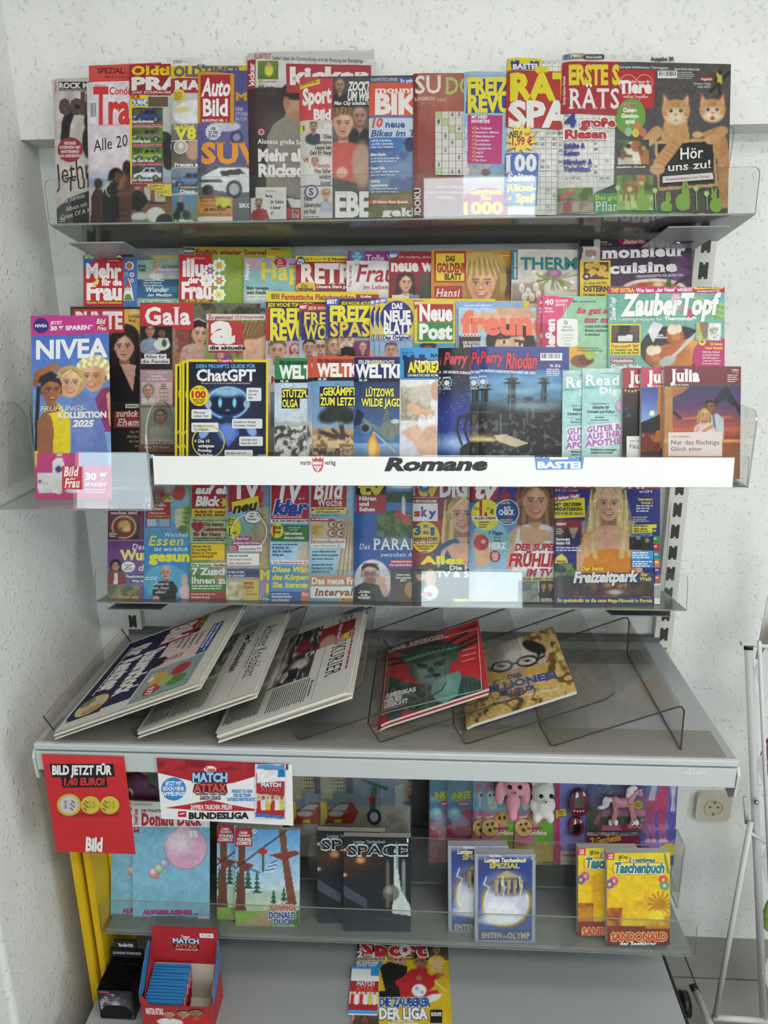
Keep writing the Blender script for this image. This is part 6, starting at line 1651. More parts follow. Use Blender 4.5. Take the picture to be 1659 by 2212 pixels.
def space_novel(tl,night,lab,full_print=True,fr=G7,shift=0,fine=1.6):
 x0,c0=tl
 m=row.put('science_fiction_novel',lab,'novel',fr,None,tl,.157,t=.0022,base='#16182c',group='science fiction novels',gap=.0004,roll=.004)
 if night:
  p=m.full('#0e0e16','#2a4a9c',fine);p.b(x0+180,1480,240,200,'#2d3c98',160,.8);p.b(x0+120,1650,150,60,'#a8c8f0',80,.9)
  for q in range(60):
   p.b(x0+(q*73)%500,1100+(q*131)%560,3,3,'#e8ecf8')
  for q in(0,1):
   a_=x0+120+q*60
   p.l(a_,1540,a_+20,1450,10,'#101018');p.l(a_+20,1450,a_+110,1415,10,'#101018');p.l(a_,1540,a_+40,1660,9,'#101018')
  p.g([(x0+130,1800),(x0+150,1680),(x0+250,1620),(x0+250,1800)],'#14141c')
 else:
  p=m.full('#3c4a98','#1c1c20',fine);p.gr(x0-20,1080,x0+800,1300,'#4a7ab8','#5a8ab0');p.gr(x0-20,1300,x0+800,1420,'#5a8498','#2c3236');p.gr(x0-20,1420,x0+800,1900,'#26282a','#181818')
  for q in range(9):
   p.b(x0+100+q*70,1180+50*math.sin(q*1.9),110,26,'#8ac4e0',40,.45)
  p.spk('#1c1e20','#6a6a66',2.2,.62,x0-20,1420,x0+800,1900,.85)
  for(a_,b_,w_,h_)in((270,1150,34,260),(520,1150,24,200),(60,1200,30,230),(400,1300,26,200),(200,1380,40,200),(460,1330,60,120),(30,1370,80,60)):
   p.g([(x0+a_-w_,b_+h_),(x0+a_-w_*.8,b_),(x0+a_+w_*.8,b_),(x0+a_+w_,b_+h_)],'#2c3034');p.l(x0+a_-w_*.4,b_+10,x0+a_-w_*.4,b_+h_,w_*.18,'#6a7478',.8);p.b(x0+a_,b_,w_*1.6,12,'#3c444a');p.b(x0+a_,b_+30,w_*1.9,10,'#22262a');p.b(x0+a_,b_+h_*.6,w_*1.7,9,'#545c60',5,.8)
  p.l(x0+270,1100,x0+270,1150,4,'#3c444a');p.b(x0+430,1360,160,30,'#b8dce8',40,.6);p.b(x0+330,1250,120,20,'#a8d0e0',30,.5)
  p.g([(x0+130,1590),(x0+220,1580),(x0+400,1650),(x0+300,1680),(x0+170,1640)],'#c8bca0');p.g([(x0+170,1640),(x0+300,1680),(x0+400,1652),(x0+280,1700)],'#4a4438');p.b(x0+60,1620,110,16,'#f2dca0',20,.9);p.b(x0+20,1600,120,24,'#e8c878',40,.5)
 m.t('Perry',x0+22,c0+38,x0+208,c0+128,'#d8444e',2,1,o='#3a1020',ow=.04).t('Rhodan',x0+222,c0+52,x0+468,c0+170,'#d8444e',2,1,o='#3a1020',ow=.04)
 m.t('DIE GRÖSSTE SCIENCE-FICTION-SERIE DER WELT',x0+16,c0+178,x0+460,c0+196,'#f0f0f4',2,1,y2=c0+218)
 m.ring(x0+44,c0+270,40,4,'#e4e8f0').star(x0+44,c0+274,30,7,'#e4e8f0',.55).t('PHOENIX',x0+14,c0+226,x0+76,c0+238,'#e4e8f0',2).t('ZYKLUS',x0+16,c0+314,x0+74,c0+326,'#e4e8f0',2)
 if not night:
  m.bar(x0+492,c0+52,x0+662,c0+110).t('Nr. 3316',x0+568,c0+138,x0+648,c0+160,'#e8ecf4',2,y2=c0+164).gk(x0+540,c0+174,x0+648,4,15,9,'#d8dce8',.1)
 return m
space_novel((520,907),True,'rearmost night-sky space novel, a thin slice showing',fine=4)
space_novel((552,906),True,'dark space novel with long spider legs against a blue night')
space_novel((762,905),False,'rear copy of the ruined-city space novel, a thin slice showing',fine=3)
space_novel((832,896),False,'front space novel showing a ruined alien city under blue haze')
for k,(x,y)in enumerate(((92,1062),(243,1046))):
 m=row.put('digest_magazine',('rear copy of the pale turquoise digest, half covered','front pale turquoise digest with violet tilted headline')[k],'magazine',H8,None,(x,y),.134,t=.005,base='#bfe0e0',group='pale turquoise digests',gap=.0004,roll=.002)
 p=m.full('#a8dcdc','#c4e6e2');p.gr(x-20,y,x+600,y+160,'#c4e2e2','#8ad0d0')
 m.t('DEUTSCHLAND',x+128,y+32,x+258,y+44,'#5a8a8c',1).t("Reader's",x+18,y+50,x+480,y+128,'#f6faf8',2,f=1,o='#7ab8b8',ow=.02).t('Digest',x+128,y+145,x+400,y+190,'#f6faf8',2,f=1).t('MÄRZ 2025',x+22,y+140,x+82,y+150,'#5a8a8c',1)
 m.t('KÖNIG CHARLES III.',x+66,y+264,x+208,y+276,'#3a5a5c',1).para(['Kämpfer für','Umwelt und Kultur'],x+140,y+286,21,34,'#1e3a3c',2,1,1,k=.78,al='c').ln(x+30,y+362,x+270,y+358,2,'#6a9a9c').para(['Spannung:','Hai-Alarm in Florida'],x+128,y+366,13,22,'#3a5a5c',1,f=1,k=.8,al='c').ln(x+30,y+418,x+270,y+414,2,'#6a9a9c')
 m.poly([(x+30,y+440),(x+400,y+395),(x+400,y+560),(x+30,y+610)],'#f2eef2')
 for q,t_ in enumerate(('GUTER RAT','AUS IHRER','APOTHEKE')):
  m.t(t_,x+32-q*8,y+448+q*54,x+372,y+490+q*54,'#b47ac0',3,f=1,y2=y+458+q*54)
 m.para(['Medikamente richtig lagern,','nehmen und entsorgen'],x+60,y+612,16,22,'#2a4a4c',1,1,1,k=.7)
 m.ring(x+302,y+286,56,10,'#d8a8d0').e(x+302,y+286,44,44,'#e6c4de')
def romance(tl,head,lab,art,full=False):
 x0,c0=tl
 m=row.put('romance_novel',lab,'novel',H8,None,tl,.125,t=.008,base=head,group='red-headed romance novels',gap=.0004,tr=(1453,1030)if full else None)
 p=m.full(head,head,1.6 if full else 2.2);p.gr(x0-20,c0+150,x0+700,2000,'#3a2430','#4a2a2c')
 if art=='night':
  p.gr(x0-20,c0+150,x0+700,c0+420,'#4a2a24','#1c1a24');p.b(x0+80,c0+520,110,140,'#16161c')
  for q in range(7):
   p.b(x0+20+q*26,c0+172+8*math.sin(q),8,8,'#f4d89a',4)
  p.b(x0+30,c0+310,9,9,'#f0c87a',4);p.b(x0+45,c0+365,9,9,'#f0c87a',4);p.b(x0+40,c0+320,40,60,'#2a3050',30,.7)
 elif art=='dusk':
  p.gr(x0-20,c0+150,x0+700,c0+420,'#3c4a9c','#8aa8d8');p.g([(x0+130,c0+150),(x0+175,c0+150),(x0+170,c0+620),(x0+100,c0+620)],'#c8843a');p.b(x0+80,c0+350,20,20,'#f8f0d8',12);p.g([(x0,c0+420),(x0+140,c0+360),(x0+140,c0+480),(x0,c0+520)],'#1a1820');p.spk('#6a2c1c','#b86a3a',3,.5,x0,c0+500,x0+140,c0+640)
  for q in range(8):
   p.b(x0+150,c0+180+q*40,4,4,'#f6dc9a',3)
 else:
  p.gr(x0-20,c0+155,x0+700,c0+330,'#3a3668','#5c3e68');p.gr(x0-20,c0+330,x0+700,c0+480,'#6a4460','#b85a4a');p.gr(x0-20,c0+480,x0+700,c0+560,'#c86a4a','#8a3c30');p.gr(x0-20,c0+560,x0+700,2100,'#b4683c','#c08a5a')
  for q in range(8):
   p.b(x0+200+40*q,c0+400+18*math.sin(q*2),70,7,'#8a3c44' if q%2 else '#d88a5a',8,.7)
  p.g([(x0,c0+140),(x0+52,c0+140),(x0+60,c0+240),(x0+58,c0+900),(x0,c0+900)],'#b88850');p.g([(x0+52,c0+150),(x0+190,c0+160),(x0+150,c0+195),(x0+60,c0+240)],'#a87440')
  for q in range(9):
   p.l(x0+470,c0+150,x0+330+q*32,c0+250+24*abs(q-4),9,'#1c2028')
  p.l(x0+460,c0+150,x0+580,c0+370,7,'#221c20');p.l(x0+70,c0+350,x0+120,c0+400,8,'#1c1c20')
  p.face(x0+352,c0+315,52,'#8a5638','#241814','short','#b8c0cc',.2,turn=-.6);p.g([(x0+350,c0+560),(x0+340,c0+385),(x0+400,c0+360),(x0+450,c0+400),(x0+452,c0+560)],'#c0c4cc');p.l(x0+372,c0+370,x0+385,c0+470,8,'#5a6a90')
  p.face(x0+305,c0+372,46,'#d8a884','#b48a50','long','#e0c8c4',.7,turn=.5,long=1.5);p.g([(x0+240,c0+580),(x0+250,c0+470),(x0+300,c0+440),(x0+360,c0+470),(x0+370,c0+580)],'#e2cac4');p.l(x0+360,c0+460,x0+300,c0+500,12,'#c89470');p.l(x0+255,c0+470,x0+235,c0+560,11,'#d8a884')
  for q in range(14):
   p.l(x0+440+q*14,c0+590,x0+445+q*14,2100,4,'#7a4a2c')
  p.l(x0-10,c0+570,x0+640,c0+572,12,'#d89a60')
 m.r(x0,c0,x0+700,c0+132,head).r(x0,c0+132,x0+700,c0+156,'#5a4440' if full else head).t('Julia',x0+44,c0+28,x0+268,c0+116,'#fdf8f6',3,f=1).t('Reich & Schön',x0+52,c0+136,x0+184,c0+150,'#f6ecea',1)
 if full:
  m.t('CORA',x0+514,c0+24,x0+566,c0+40,'#eadcd8',2).t('Verlag',x0+514,c0+46,x0+566,c0+56,'#d8bcb8',0).gk(x0+480,c0+66,x0+566,4,16,8,'#d8bcb8')
  m.poly([(x0+28,c0+508),(x0+440,c0+502),(x0+440,c0+690),(x0+28,c0+690)],'#e6d8d4').t('CAROL MARINELLI',x0+50,c0+534,x0+192,c0+546,'#a05a5c',1).t('Nur das flüchtige',x0+50,c0+566,x0+418,c0+600,'#4a4444',0).t('Glück einer',x0+48,c0+618,x0+288,c0+648,'#4a4444',0)
 elif art=='night':
  m.r(x0+28,c0+522,x0+400,c0+700,'#ece8e8').t('ABBY GREEN',x0+52,c0+554,x0+150,c0+566,'#a05a5c',1).t('Pikante',x0+52,c0+584,x0+180,c0+618,'#4a4444',0)
 return m
romance((550,1042),'#a8323c','red romance novel with fairy lights, rearmost of three','night')
romance((692,1038),'#c0405e','pink-red romance novel with a blue dusk, middle of three','dusk')
romance((868,1028),'#742832','front dark red romance novel with a couple at sunset','sunset',True)
GAIN[0]=0.92
srow=Row(-0.4092,-0.310,6.8,phi=0.0)
fr0=(0,0,1.0)
m=srow.put('shelf_strip','long white plastic strip lettered for novels along the deep tray','sign',fr0,None,(330,985),.98,t=.0012,base='#f6f6f4',tr=(1588,977),mat='satin',part='printed_face',pages='white_plastic')
m.t('martin',649,994,672,1004,'#333',1).t('verlag',701,994,725,1004,'#333',1)
m.poly([(674,989),(678,992),(682,987),(687,992),(692,987),(695,992),(699,988),(698,1008),(694,1017),(687,1021),(679,1017),(675,1008)],'#d4585e').t('kelter',676,996,697,1003,'#fff',3)
for x,y in((680,1008),(686,1008),(692,1008),(683,1012),(689,1012),(686,1016)):
 m.e(x,y,2.4,2.4,'#f6f6f4',10)
m.t('Romane',830,990,1053,1016,'#2c2c2c',3,1,y2=1015)
m.poly([(1155,986),(1160,986),(1160,989),(1165,989),(1165,985),(1172,985),(1172,989),(1178,989),(1178,985),(1187,985),(1187,993),(1228,992),(1228,985),(1236,985),(1236,989),(1242,989),(1242,985),(1249,985),(1249,988),(1254,988),(1254,984),(1262,984),(1258,1013),(1158,1015)],'#6a9ee0').t('BASTEI',1161,998,1254,1011,'#fdfdfd',3)
hold=empty('leaflet_holder',(-0.53,-0.33,ZC-0.347))
HX0,HX1=-0.671,-0.396
panel('floor_panel',(HX0,-0.405,ZC-0.3565),(1,0,0),(0,1,0),HX1-HX0,.148,.003,'acrylic','acrylic_edge',hold)
panel('front_lip',(HX0,-0.4055,ZC-0.3545),(1,0,0),(0,.176,1),HX1-HX0,.098,.003,'acrylic','acrylic_edge',hold,.006,(0,0,1,1))
for x in(HX0-.0016,HX1+.0016):
 panel('side_panel',(x,-0.403,ZC-0.3545),(0,1,0),(0,0,1),.145,.172,.003,'acrylic','acrylic_edge',hold,.06,(0,0,1,1))
panel('back_panel',(HX0,-0.256,ZC-0.3545),(1,0,0),(0,.05,1),HX1-HX0,.16,.003,'acrylic','acrylic_edge',hold,.02,(0,0,1,1))
tag(hold,'clear acrylic pocket with a red sticker, holding the cosmetics leaflet','leaflet holder')
nl=np.array([0,-1.0,.176]);nl/=np.linalg.norm(nl)
O_,u_,v_,w_,h_=plane_corners(np.array([0,-.4055,ZC-.3545])+nl*.0022,nl,(0,900,3.607),(484,562),(482,384),(636,558))
d=Decal('sticker',hold,O_,u_,v_,w_,h_,(0,900,3.607),'#c83a40')
d.t('Bild',497,392,618,462,'#f8f0ee',2,1,1).t('der',546,474,590,492,'#f8f0ee',1,1,1).t('Frau',502,484,625,550,'#f8f0ee',2,1,1)
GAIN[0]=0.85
lrow=Row(-0.352,-0.354,13,phi=0.0)
m=lrow.put('cosmetics_leaflet','blue and magenta cosmetics leaflet with three laughing women','leaflet',E5,None,(239,656),.147,t=.0014,tr=(845,640),base='#4a78c8',mat='satin')
p=m.full('#4a74c4','#9cc4e8',1.9);p.gr(230,800,900,1400,'#4a74c8','#6a98dc')
p.g([(270,1660),(300,1480),(360,1360),(460,1340),(545,1450),(560,1660),(560,1900),(270,1900)],'#e8cf22');p.g([(560,1300),(640,1250),(740,1300),(800,1480),(840,1700),(840,1900),(540,1900)],'#6a80c0');p.b(650,1500,90,200,'#7c92d0',60,.7);p.g([(740,1300),(800,1220),(900,1210),(900,1560),(820,1560)],'#8a3064');p.g([(830,1260),(900,1230),(900,1560),(850,1500)],'#d8a27c')
p.face(730,1130,120,'#e0ac84','#d8c48a','curl','#8a3064',.9,turn=-.7,body=False);p.face(545,1180,112,'#e8b898','#c8a868','bob','#6a80c0',.8,turn=.3,body=False)
p.g([(285,1190),(300,1110),(380,1080),(450,1120),(420,1150),(330,1170)],'#2c2020');p.face(400,1240,100,'#a86c48','#2a1e1e','short','#e8cf22',.9,turn=.4,body=False)
p.g([(360,1330),(440,1340),(470,1400),(360,1420)],'#98603e');p.l(290,1110,420,1050,26,'#a86c48');p.l(290,1110,275,1190,22,'#9a6040');p.b(430,1062,40,26,'#b07450');p.l(300,1220,285,1520,15,'#241a1c');p.l(285,1520,280,1700,12,'#241a1c');p.g([(290,1480),(345,1400),(400,1440),(420,1540),(405,1880),(300,1900)],'#9a6242')
m.poly([(239,656),(850,636),(868,795),(243,815)],'#c83a8c').e(320,734,60,60,'#2c2f7c',36).t('NIVEA',274,724,368,746,'#f4f4f8',2).t('JETZT',392,702,484,724,'#f8eef4',2,y2=722).t('30 % SPAREN*',392,740,724,772,'#f8eef4',3,y2=762)
m.poly([(748,672),(838,668),(842,770),(750,774)],'#b02a44').t('Bild',752,680,826,720,'#f8ecee',2,1,1).t('der',782,726,808,736,'#f8ecee',1,1).t('Frau',756,738,832,768,'#f8ecee',2,1,1)
m.t('NIVEA',282,855,840,992,'#f8f8f8',2,y2=974).t('FRÜHLINGS-',316,1362,670,1400,'#f2ecd8',0,1,y2=1394).t('KOLLEKTION',455,1410,830,1454,'#f6f2ea',3,y2=1448).t('2025',565,1472,735,1520,'#f6f2ea',3,1)
yb=1443
m.poly([(262,390+yb),(900,378+yb),(900,660+yb),(268,660+yb)],'#d83a86')
q=m.pic(290,285+yb,630,615+yb,'#d83a86','#d83a86');q.g([(290,450+yb),(300,440+yb),(410,438+yb),(405,590+yb),(300,592+yb)],'#f0eef0');q.g([(400,590+yb),(412,350+yb),(440,320+yb),(440,288+yb),(482,288+yb),(488,330+yb),(500,360+yb),(480,605+yb)],'#f4f2f4');q.b(458,410+yb,26,26,'#2c3a8c');q.b(312,504+yb,11,11,'#2c3a8c');q.b(565,575+yb,55,20,'#f0eef0');q.g([(435,305+yb),(485,305+yb),(485,325+yb),(435,325+yb)],'#d05a6a')
m.t('Q10',325,508+yb,372,530+yb,'#b8a05a',0).t('30 %',665,440+yb,840,492+yb,'#f8eef4',3).t('SPAREN*',662,512+yb,845,542+yb,'#f8eef4',2).gk(662,564+yb,850,2,20,9,'#f4d8e6')
GAIN[0]=1.0
J=(400,930,3.607);K=(800,930,3.607);L9=(1190,930,3.537)
row=Row(-0.138,-0.634,17)
HT=.29
m=row.put('tv_magazine','purple television weekly with a soup bowl and a woman in a red jacket','magazine',I9,(832,1455),None,.21,t=.003,H=HT,base='#7a4a8a',roll=.002)
p=m.full('#7a3a5a','#7a5a90',1.9);p.gr(830,960,1500,1320,'#6a3a7c','#8a70a4');p.gr(830,770,1090,960,'#6a4a44','#4a3430');p.b(965,860,98,92,'#c8b8a0');p.b(965,862,84,78,'#8a3a20');p.spk if 0 else None;p.b(970,850,50,44,'#d8b878',20,.9);p.b(990,880,30,20,'#e8d8a8',10,.8);p.b(945,872,12,10,'#5a7a34')
p.face(900,1165,40,'#c89a80','#2a1e1e','long','#8a2a34',.6,long=2.4);p.g([(838,1310),(845,1225),(880,1200),(930,1200),(975,1230),(980,1310)],'#8a2a34');p.g([(885,1310),(890,1215),(918,1215),(918,1310)],'#e4e0dc');p.gr(832,1320,1090,1455,'#5a7a4a','#4a5a3a');p.spk('#5a7048','#9a8a68',3,.5,832,1320,1090,1455)
m.r(845,690,1100,768,'#7a2034').t('Diese',860,706,945,732,'#f2eae6',2,f=1).t('Suppen',952,708,1080,732,'#e8a84a',2,f=1).t('machen satt!',860,738,1070,760,'#f2eae6',2,f=1)
m.r(846,900,930,940,'#6a4a40').para(['Raffinierte','Rezepte'],852,906,12,17,'#f0e8e0',2,k=.8).r(832,962,1500,966,'#c8b4c4')
m.t('Das',1030,992,1130,1034,'#f0e4f0',1,1,1).t('Wunder',935,1042,1330,1115,'#ece08a',3).e(1000,1170,54,42,'#f0eef0').para(['TV-Expertin','Mai Thi','Nguyen-Kim'],1000,1150,10,16,'#3a3a50',2,k=.85,al='c').t('der',1078,1150,1220,1200,'#f0e4f0',1,1,1)
m.r(978,1228,1500,1260,'#3a5a98').t('Faszinierende Reise',985,1234,1250,1254,'#f0f2f6',2).r(1018,1264,1500,1296,'#3a5a98').t('Was bisher',1026,1270,1180,1290,'#f0f2f6',2).t('Drauf gut',930,1392,1075,1416,'#e8b84a',2).gk(895,1430,1085,1,8,9,'#e8e4e0')
m=row.put('tv_magazine','sky blue television weekly about healthy food with a man seated','magazine',I9,(1116,1452),None,.212,t=.003,H=HT,base='#6aa8c8',roll=.002)
p=m.full('#5a9ab0','#5aa8d0',1.9);p.gr(1110,490,1800,640,'#6a8a88','#88b0c0');p.gr(1110,640,1800,1000,'#90bcd0','#4a98cc');p.gr(1110,1000,1800,1460,'#3a8cc8','#3a90cc')
for q in range(14):
 p.b(1440+40*math.sin(q*2.2),720+12*q,40,30,('#a8b070','#6a8a3a','#d8d4b0')[q%3],10)
p.b(1390,590,56,60,'#b84a3a');p.b(1290,1290,172,136,'#5ab0dc');p.face(1292,1215,52,'#d8ac94','#c8c4c0','bald','#20242c',.2);p.g([(1180,1452),(1190,1330),(1240,1280),(1350,1280),(1375,1350),(1370,1452)],'#1c2028');p.b(1215,1420,30,26,'#d0a48c');p.b(1440,1290,24,70,'#e2b296',10);p.b(1445,1370,50,60,'#e8c0c8',12)
m.t('HÖRZU',1140,500,1330,620,'#b8343c',3).poly([(1150,640),(1340,622),(1340,660),(1150,668)],'#d8c84a').t('GRATIS',1180,636,1278,660,'#3a3420',2).t('im Heft',1290,630,1334,644,'#3a3420',1)
m.rr(1132,665,1330,865,8,'#a83a3c').para(['Ihre HÖRZU-','Senderkarte'],1150,680,20,28,'#f4e8e2',2,k=.85).t('+ Blitzschnell zu',1155,745,1290,758,'#f4e8e2',1,1).t('Ihren Lieblingssendern',1155,768,1320,781,'#e8c84a',1).r(1142,795,1325,860,'#7aa0c8').gk(1150,802,1230,6,9,6,'#dce8f2').r(1245,800,1320,856,'#9ab8d4')
m.t('Welches',1280,905,1465,935,'#f0f4f6',1,1,1).t('Essen',1158,930,1430,1004,'#ece06a',1,1,1).t('ist wirklich',1198,1016,1462,1046,'#f0f4f6',1,1,1).t('gesund?',1158,1052,1600,1126,'#ece03a',3)
m.gk(1128,1248,1238,2,15,9,'#e6eef4').para(['„Warum ich','beim ‚Tatort‘','aufhöre“'],1255,1292,20,32,'#f2f4f6',1,1,1,k=.75,al='c')
m=row.put('tv_magazine','red-headed television weekly with green and yellow headline boxes','magazine',J,(30,1340),None,.212,t=.003,H=HT,base='#6a8a58',roll=.002)
p=m.full('#8aa06a','#6a8a4a');p.gr(28,680,900,880,'#a8c090','#b0c098');p.gr(28,1010,900,1120,'#7a9a5a','#6a904a');p.gr(28,1120,900,1260,'#4a8a3a','#4a8038');p.b(260,1060,60,150,'#c8a080',30,.7)
m.poly([(52,380),(900,380),(900,600),(52,605)],'#a82630').poly([(52,380),(120,380),(52,450)],'#c8343a').t('Nr. 11',150,395,200,408,'#f0d8d0',2).t('auf einen',78,432,470,492,'#f8f2ee',3,1).t('Blick',78,515,275,585,'#f8f2ee',3,1).star(318,560,50,8,'#e8cc3a',.5)
m.poly([(52,612),(900,606),(900,672),(50,674)],'#e6cc34').t('Perfekt für meine Region',70,622,420,642,'#8a1a24',3,1).t('NDR EXTRA GROSS!',72,650,310,668,'#2a2010',3,1)
m.t('Blutdruck senken, vor Infarkt schützen',62,692,420,704,'#333',1);heart(m,96,748,42,16,'#a83038');m.e(82,736,22,22,'#a83038').e(112,736,22,22,'#a83038').poly([(62,745),(132,745),(96,790)],'#a83038').para(['Die besten','Lebensmittel'],148,716,28,38,'#8a1a28',2,k=.85).t('für Ihr Herz',62,794,278,822,'#8a1a28',3).gk(62,834,330,2,16,9,'#3a3a30')
m.rr(50,884,308,1008,4,'#e8c630').para(['Endlich geht’s wieder raus!'],56,896,12,12,'#3a2a10',3,k=.75).para(['So machen Sie','Balkon & Terrasse','jetzt frühlingsfit'],54,916,20,27,'#5a3a10',2,f=1,k=.8)
m.r(50,1034,900,1058,'#f0ece0').t('Für Rentner, Familien, Singles',56,1040,420,1054,'#333',3).t('7 Zuschüsse, die',52,1072,640,1122,'#f8f8f2',3).t('Ihnen zustehen',50,1142,560,1192,'#f8f8f2',2).gk(50,1206,320,2,20,10,'#e8f0dc')
m.r(28,1258,900,1345,'#a83a40').gk(45,1270,245,1,9,9,'#f0c8a0').para(['Verstehen Sie noch','Ihren Supermarkt?'],45,1290,15,24,'#f6ecea',2,k=.85)
m=row.put('tv_magazine','television weekly with yellow tilted word and a price disc','magazine',J,(315,1336),None,.212,t=.003,H=HT,base='#a8bcc8',roll=.002)
p=m.full('#6a7a9a','#b8bca8',1.9);p.gr(300,600,1200,920,'#8ac0dc','#7a9a6a');p.b(600,820,100,70,'#b0a080',30);p.spk('#8a9a70','#a8b48a',4,.5,520,740,640,880,.7);p.gr(560,600,1200,1340,'#a8a48c','#b49a6a')
for q in range(16):
 p.l(600+q*6,620+q*18,680+q*2,1200,6,'#c8b07a' if q%2 else '#8a7448',.7)
p.gr(320,1160,460,1340,'#c8bc9a','#b8a880');p.b(390,1250,78,78,'#e8e0cc');p.spk('#d8cc9a','#a8984a',2,.5,335,1200,445,1300,.6);p.gr(580,1080,1200,1340,'#9a8ab0','#a898b8')
m.poly([(340,380),(592,378),(590,560),(335,640)],'#a8242e').t('TV',362,392,585,525,'#f6f2ee',3).poly([(362,560),(570,508),(575,585),(370,655)],'#e8d832').t('neu',368,575,565,645,'#2a2420',3,1,y2=610).poly([(570,480),(614,475),(598,570),(585,570)],'#c02a34').e(590,590,12,14,'#c02a34')
m.e(530,675,72,54,'#5a1a24').e(530,675,66,48,'#f0eeea').para(['Viel.','Mehr.','Fernsehen'],520,640,13,22,'#333',2,k=.85,al='c').r(560,645,592,672,'#3a3430').r(566,650,586,667,'#f0eeea')
m.e(378,758,56,82,'#e8d832',36).t('JETZT',332,690,392,712,'#3a3010',2).t('NUR',332,722,388,744,'#3a3010',2).t('1.',340,760,368,820,'#2a2010',3).t('40€',366,790,402,806,'#2a2010',2)
m.ring(500,790,140,8,'#f0eee8',36).r(396,825,520,858,'#c04a84').t('Rad-Tour',402,832,500,850,'#f8eef2',2).r(370,860,590,890,'#c04a84').t('entlang der Donau',376,866,584,882,'#f8eef2',2,f=1).r(418,895,600,940,'#f4f2f0').t('sonnenklarTV',424,912,594,932,'#6a4a4a',1).r(340,895,414,936,'#c04a84').para(['Exklusive','Tipps von'],344,900,12,18,'#f8eef2',1,k=.8)
m.r(328,958,576,1050,'#f0eee6').gk(340,972,540,1,9,9,'#6a6a60').para(['Der Schlaf-Trick für','mehr Abwehrkraft'],340,994,18,30,'#b83a4a',1,k=.85).r(328,1076,576,1142,'#4a4a8a').para(['So lebt und liebt','der „Tatort-Star“'],335,1094,16,27,'#f0f0f8',2,k=.8)
m.r(450,1160,574,1340,'#d8c46a').para(['GENUSS-','REZEPTE'],456,1180,20,32,'#b02a3a',3,k=.7).para(['mit dem','gewissen Etwas'],474,1246,12,22,'#b02a3a',1,k=.8).t('M',585,1090,660,1160,'#e8e04a',3).t('i',630,1190,655,1260,'#e8e04a',3).r(605,1288,900,1340,'#4a9a5a').t('Dann',610,1300,690,1326,'#f0f8f0',1)
m=row.put('tv_magazine','television weekly with a blue and white title on red and yellow italic headline','magazine',J,(656,1335),None,.212,t=.003,H=HT,base='#8ab4d4',roll=.002)
p=m.full('#9ac4e0','#6aa0d0',1.9);p.gr(650,860,1500,1020,'#a8d0e8','#b0d4e8');p.gr(650,1060,1500,1260,'#5a94d0','#6a9cd4');p.b(940,1000,60,140,'#d8b088',40,.8)
m.poly([(690,380),(1500,378),(1500,690),(670,690),(672,400)],'#a8222e').t('TV',712,398,925,552,'#f8f4f0',3,1).t('klar',684,545,962,650,'#2a3a98',3,1,o='#dfe6f4',ow=.03).t('Nr. 11',885,522,928,538,'#f0d8d0',2).gk(682,670,920,1,9,10,'#f0d0c8')
m.r(665,692,1500,722,'#eef0ee').t('PLUS: TOP-TIPPS IN MEDIATHEKEN',678,698,1010,714,'#333',3,1).rr(668,735,1400,865,6,'#3a7a3e').e(716,780,50,58,'#ecd83a',32).t('1',682,745,702,802,'#c0302e',3).e(692,816,7,8,'#c0302e').t('NUR',702,746,750,768,'#3a3010',3).t('40€',702,782,745,804,'#3a3010',2)
m.para(['Clevere Ideen für','jedes Alter'],850,750,11,18,'#e8f0d8',1,1,1,k=.75,al='c').para(['Geld verdienen','ohne zu arbeiten'],770,790,22,33,'#f8f8f0',2,k=.72)
m.gk(682,884,910,1,9,9,'#3a5a7a').para(['So frischen Sie','jetzt Ihr Zuhause','richtig auf'],678,902,19,28,'#2a4a80',2,k=.78).r(672,1012,1500,1040,'#f4f0f0').t('Von Rückenschmerzen bis zum',684,1018,1000,1034,'#b02a3a',2)
for q,t_ in enumerate(('Diese Warnsignale','des Körpers sollten','Sie kennen')):
 m.t(t_,676,1062+q*60,676+(470,470,300)[q],1102+q*60,'#ece84a',3,1)
m.r(658,1255,900,1340,'#3a60a8').gk(672,1268,830,1,9,9,'#d8e4f4').para(['Gemeinsam kochen','gegen Einsamkeit'],672,1284,17,27,'#f0f4fa',2,k=.8).r(902,1245,1500,1340,'#d8704a').t('Der',915,1262,980,1286,'#f8ece4',1)
m=row.put('tv_magazine','television weekly with nut cakes photo and serif brown word at the foot','magazine',J,(958,1331),None,.212,t=.003,H=HT,base='#a8c0c8',roll=.002)
p=m.full('#9ac0d4','#8aa8b8',1.9);p.gr(950,920,1800,1340,'#a8d0e4','#7a9ab0');p.gr(975,690,1250,850,'#c8b89a','#d0c4ac')
for x,y in((1150,730),(1210,740),(1145,800),(1210,800)):
 p.b(x,y,38,34,'#8a5a34');p.b(x,y,26,22,'#e0d4c0');p.b(x+6,y,12,12,'#7a2a34')
p.b(1030,775,48,52,'#d8b468');p.spk('#d8b060','#b08840',2,.5,985,740,1075,815,.7)
for q in range(22):
 p.l(1180+q*12,1150-q*6,1260+q*5,620+q*14,6,('#c8a470','#8a6a44','#e0c89a')[q%3],.7)
m.poly([(985,375),(1260,375),(1256,600),(978,600)],'#a8262e').t('Bild',1002,385,1245,530,'#f4f0ec',2,1,1,k=.8).t('Woche',1028,530,1222,588,'#f4f0ec',1,f=1).r(978,598,1256,646,'#e8d670').t('Die BESONDERE Fernseh-',1018,604,1246,618,'#3a3010',2).t('und Frauenzeitschrift',1018,626,1205,640,'#3a3010',2).poly([(985,606),(1010,616),(985,630)],'#a8262e')
m.t('Nr. 12',990,656,1036,668,'#333',1).t('13.03.2025 · 1,99 €',1048,656,1190,668,'#333',1).poly([(975,680),(1165,690),(1165,710),(975,706)],'#b8303a').gk(985,688,1155,1,8,9,'#f4e0dc')
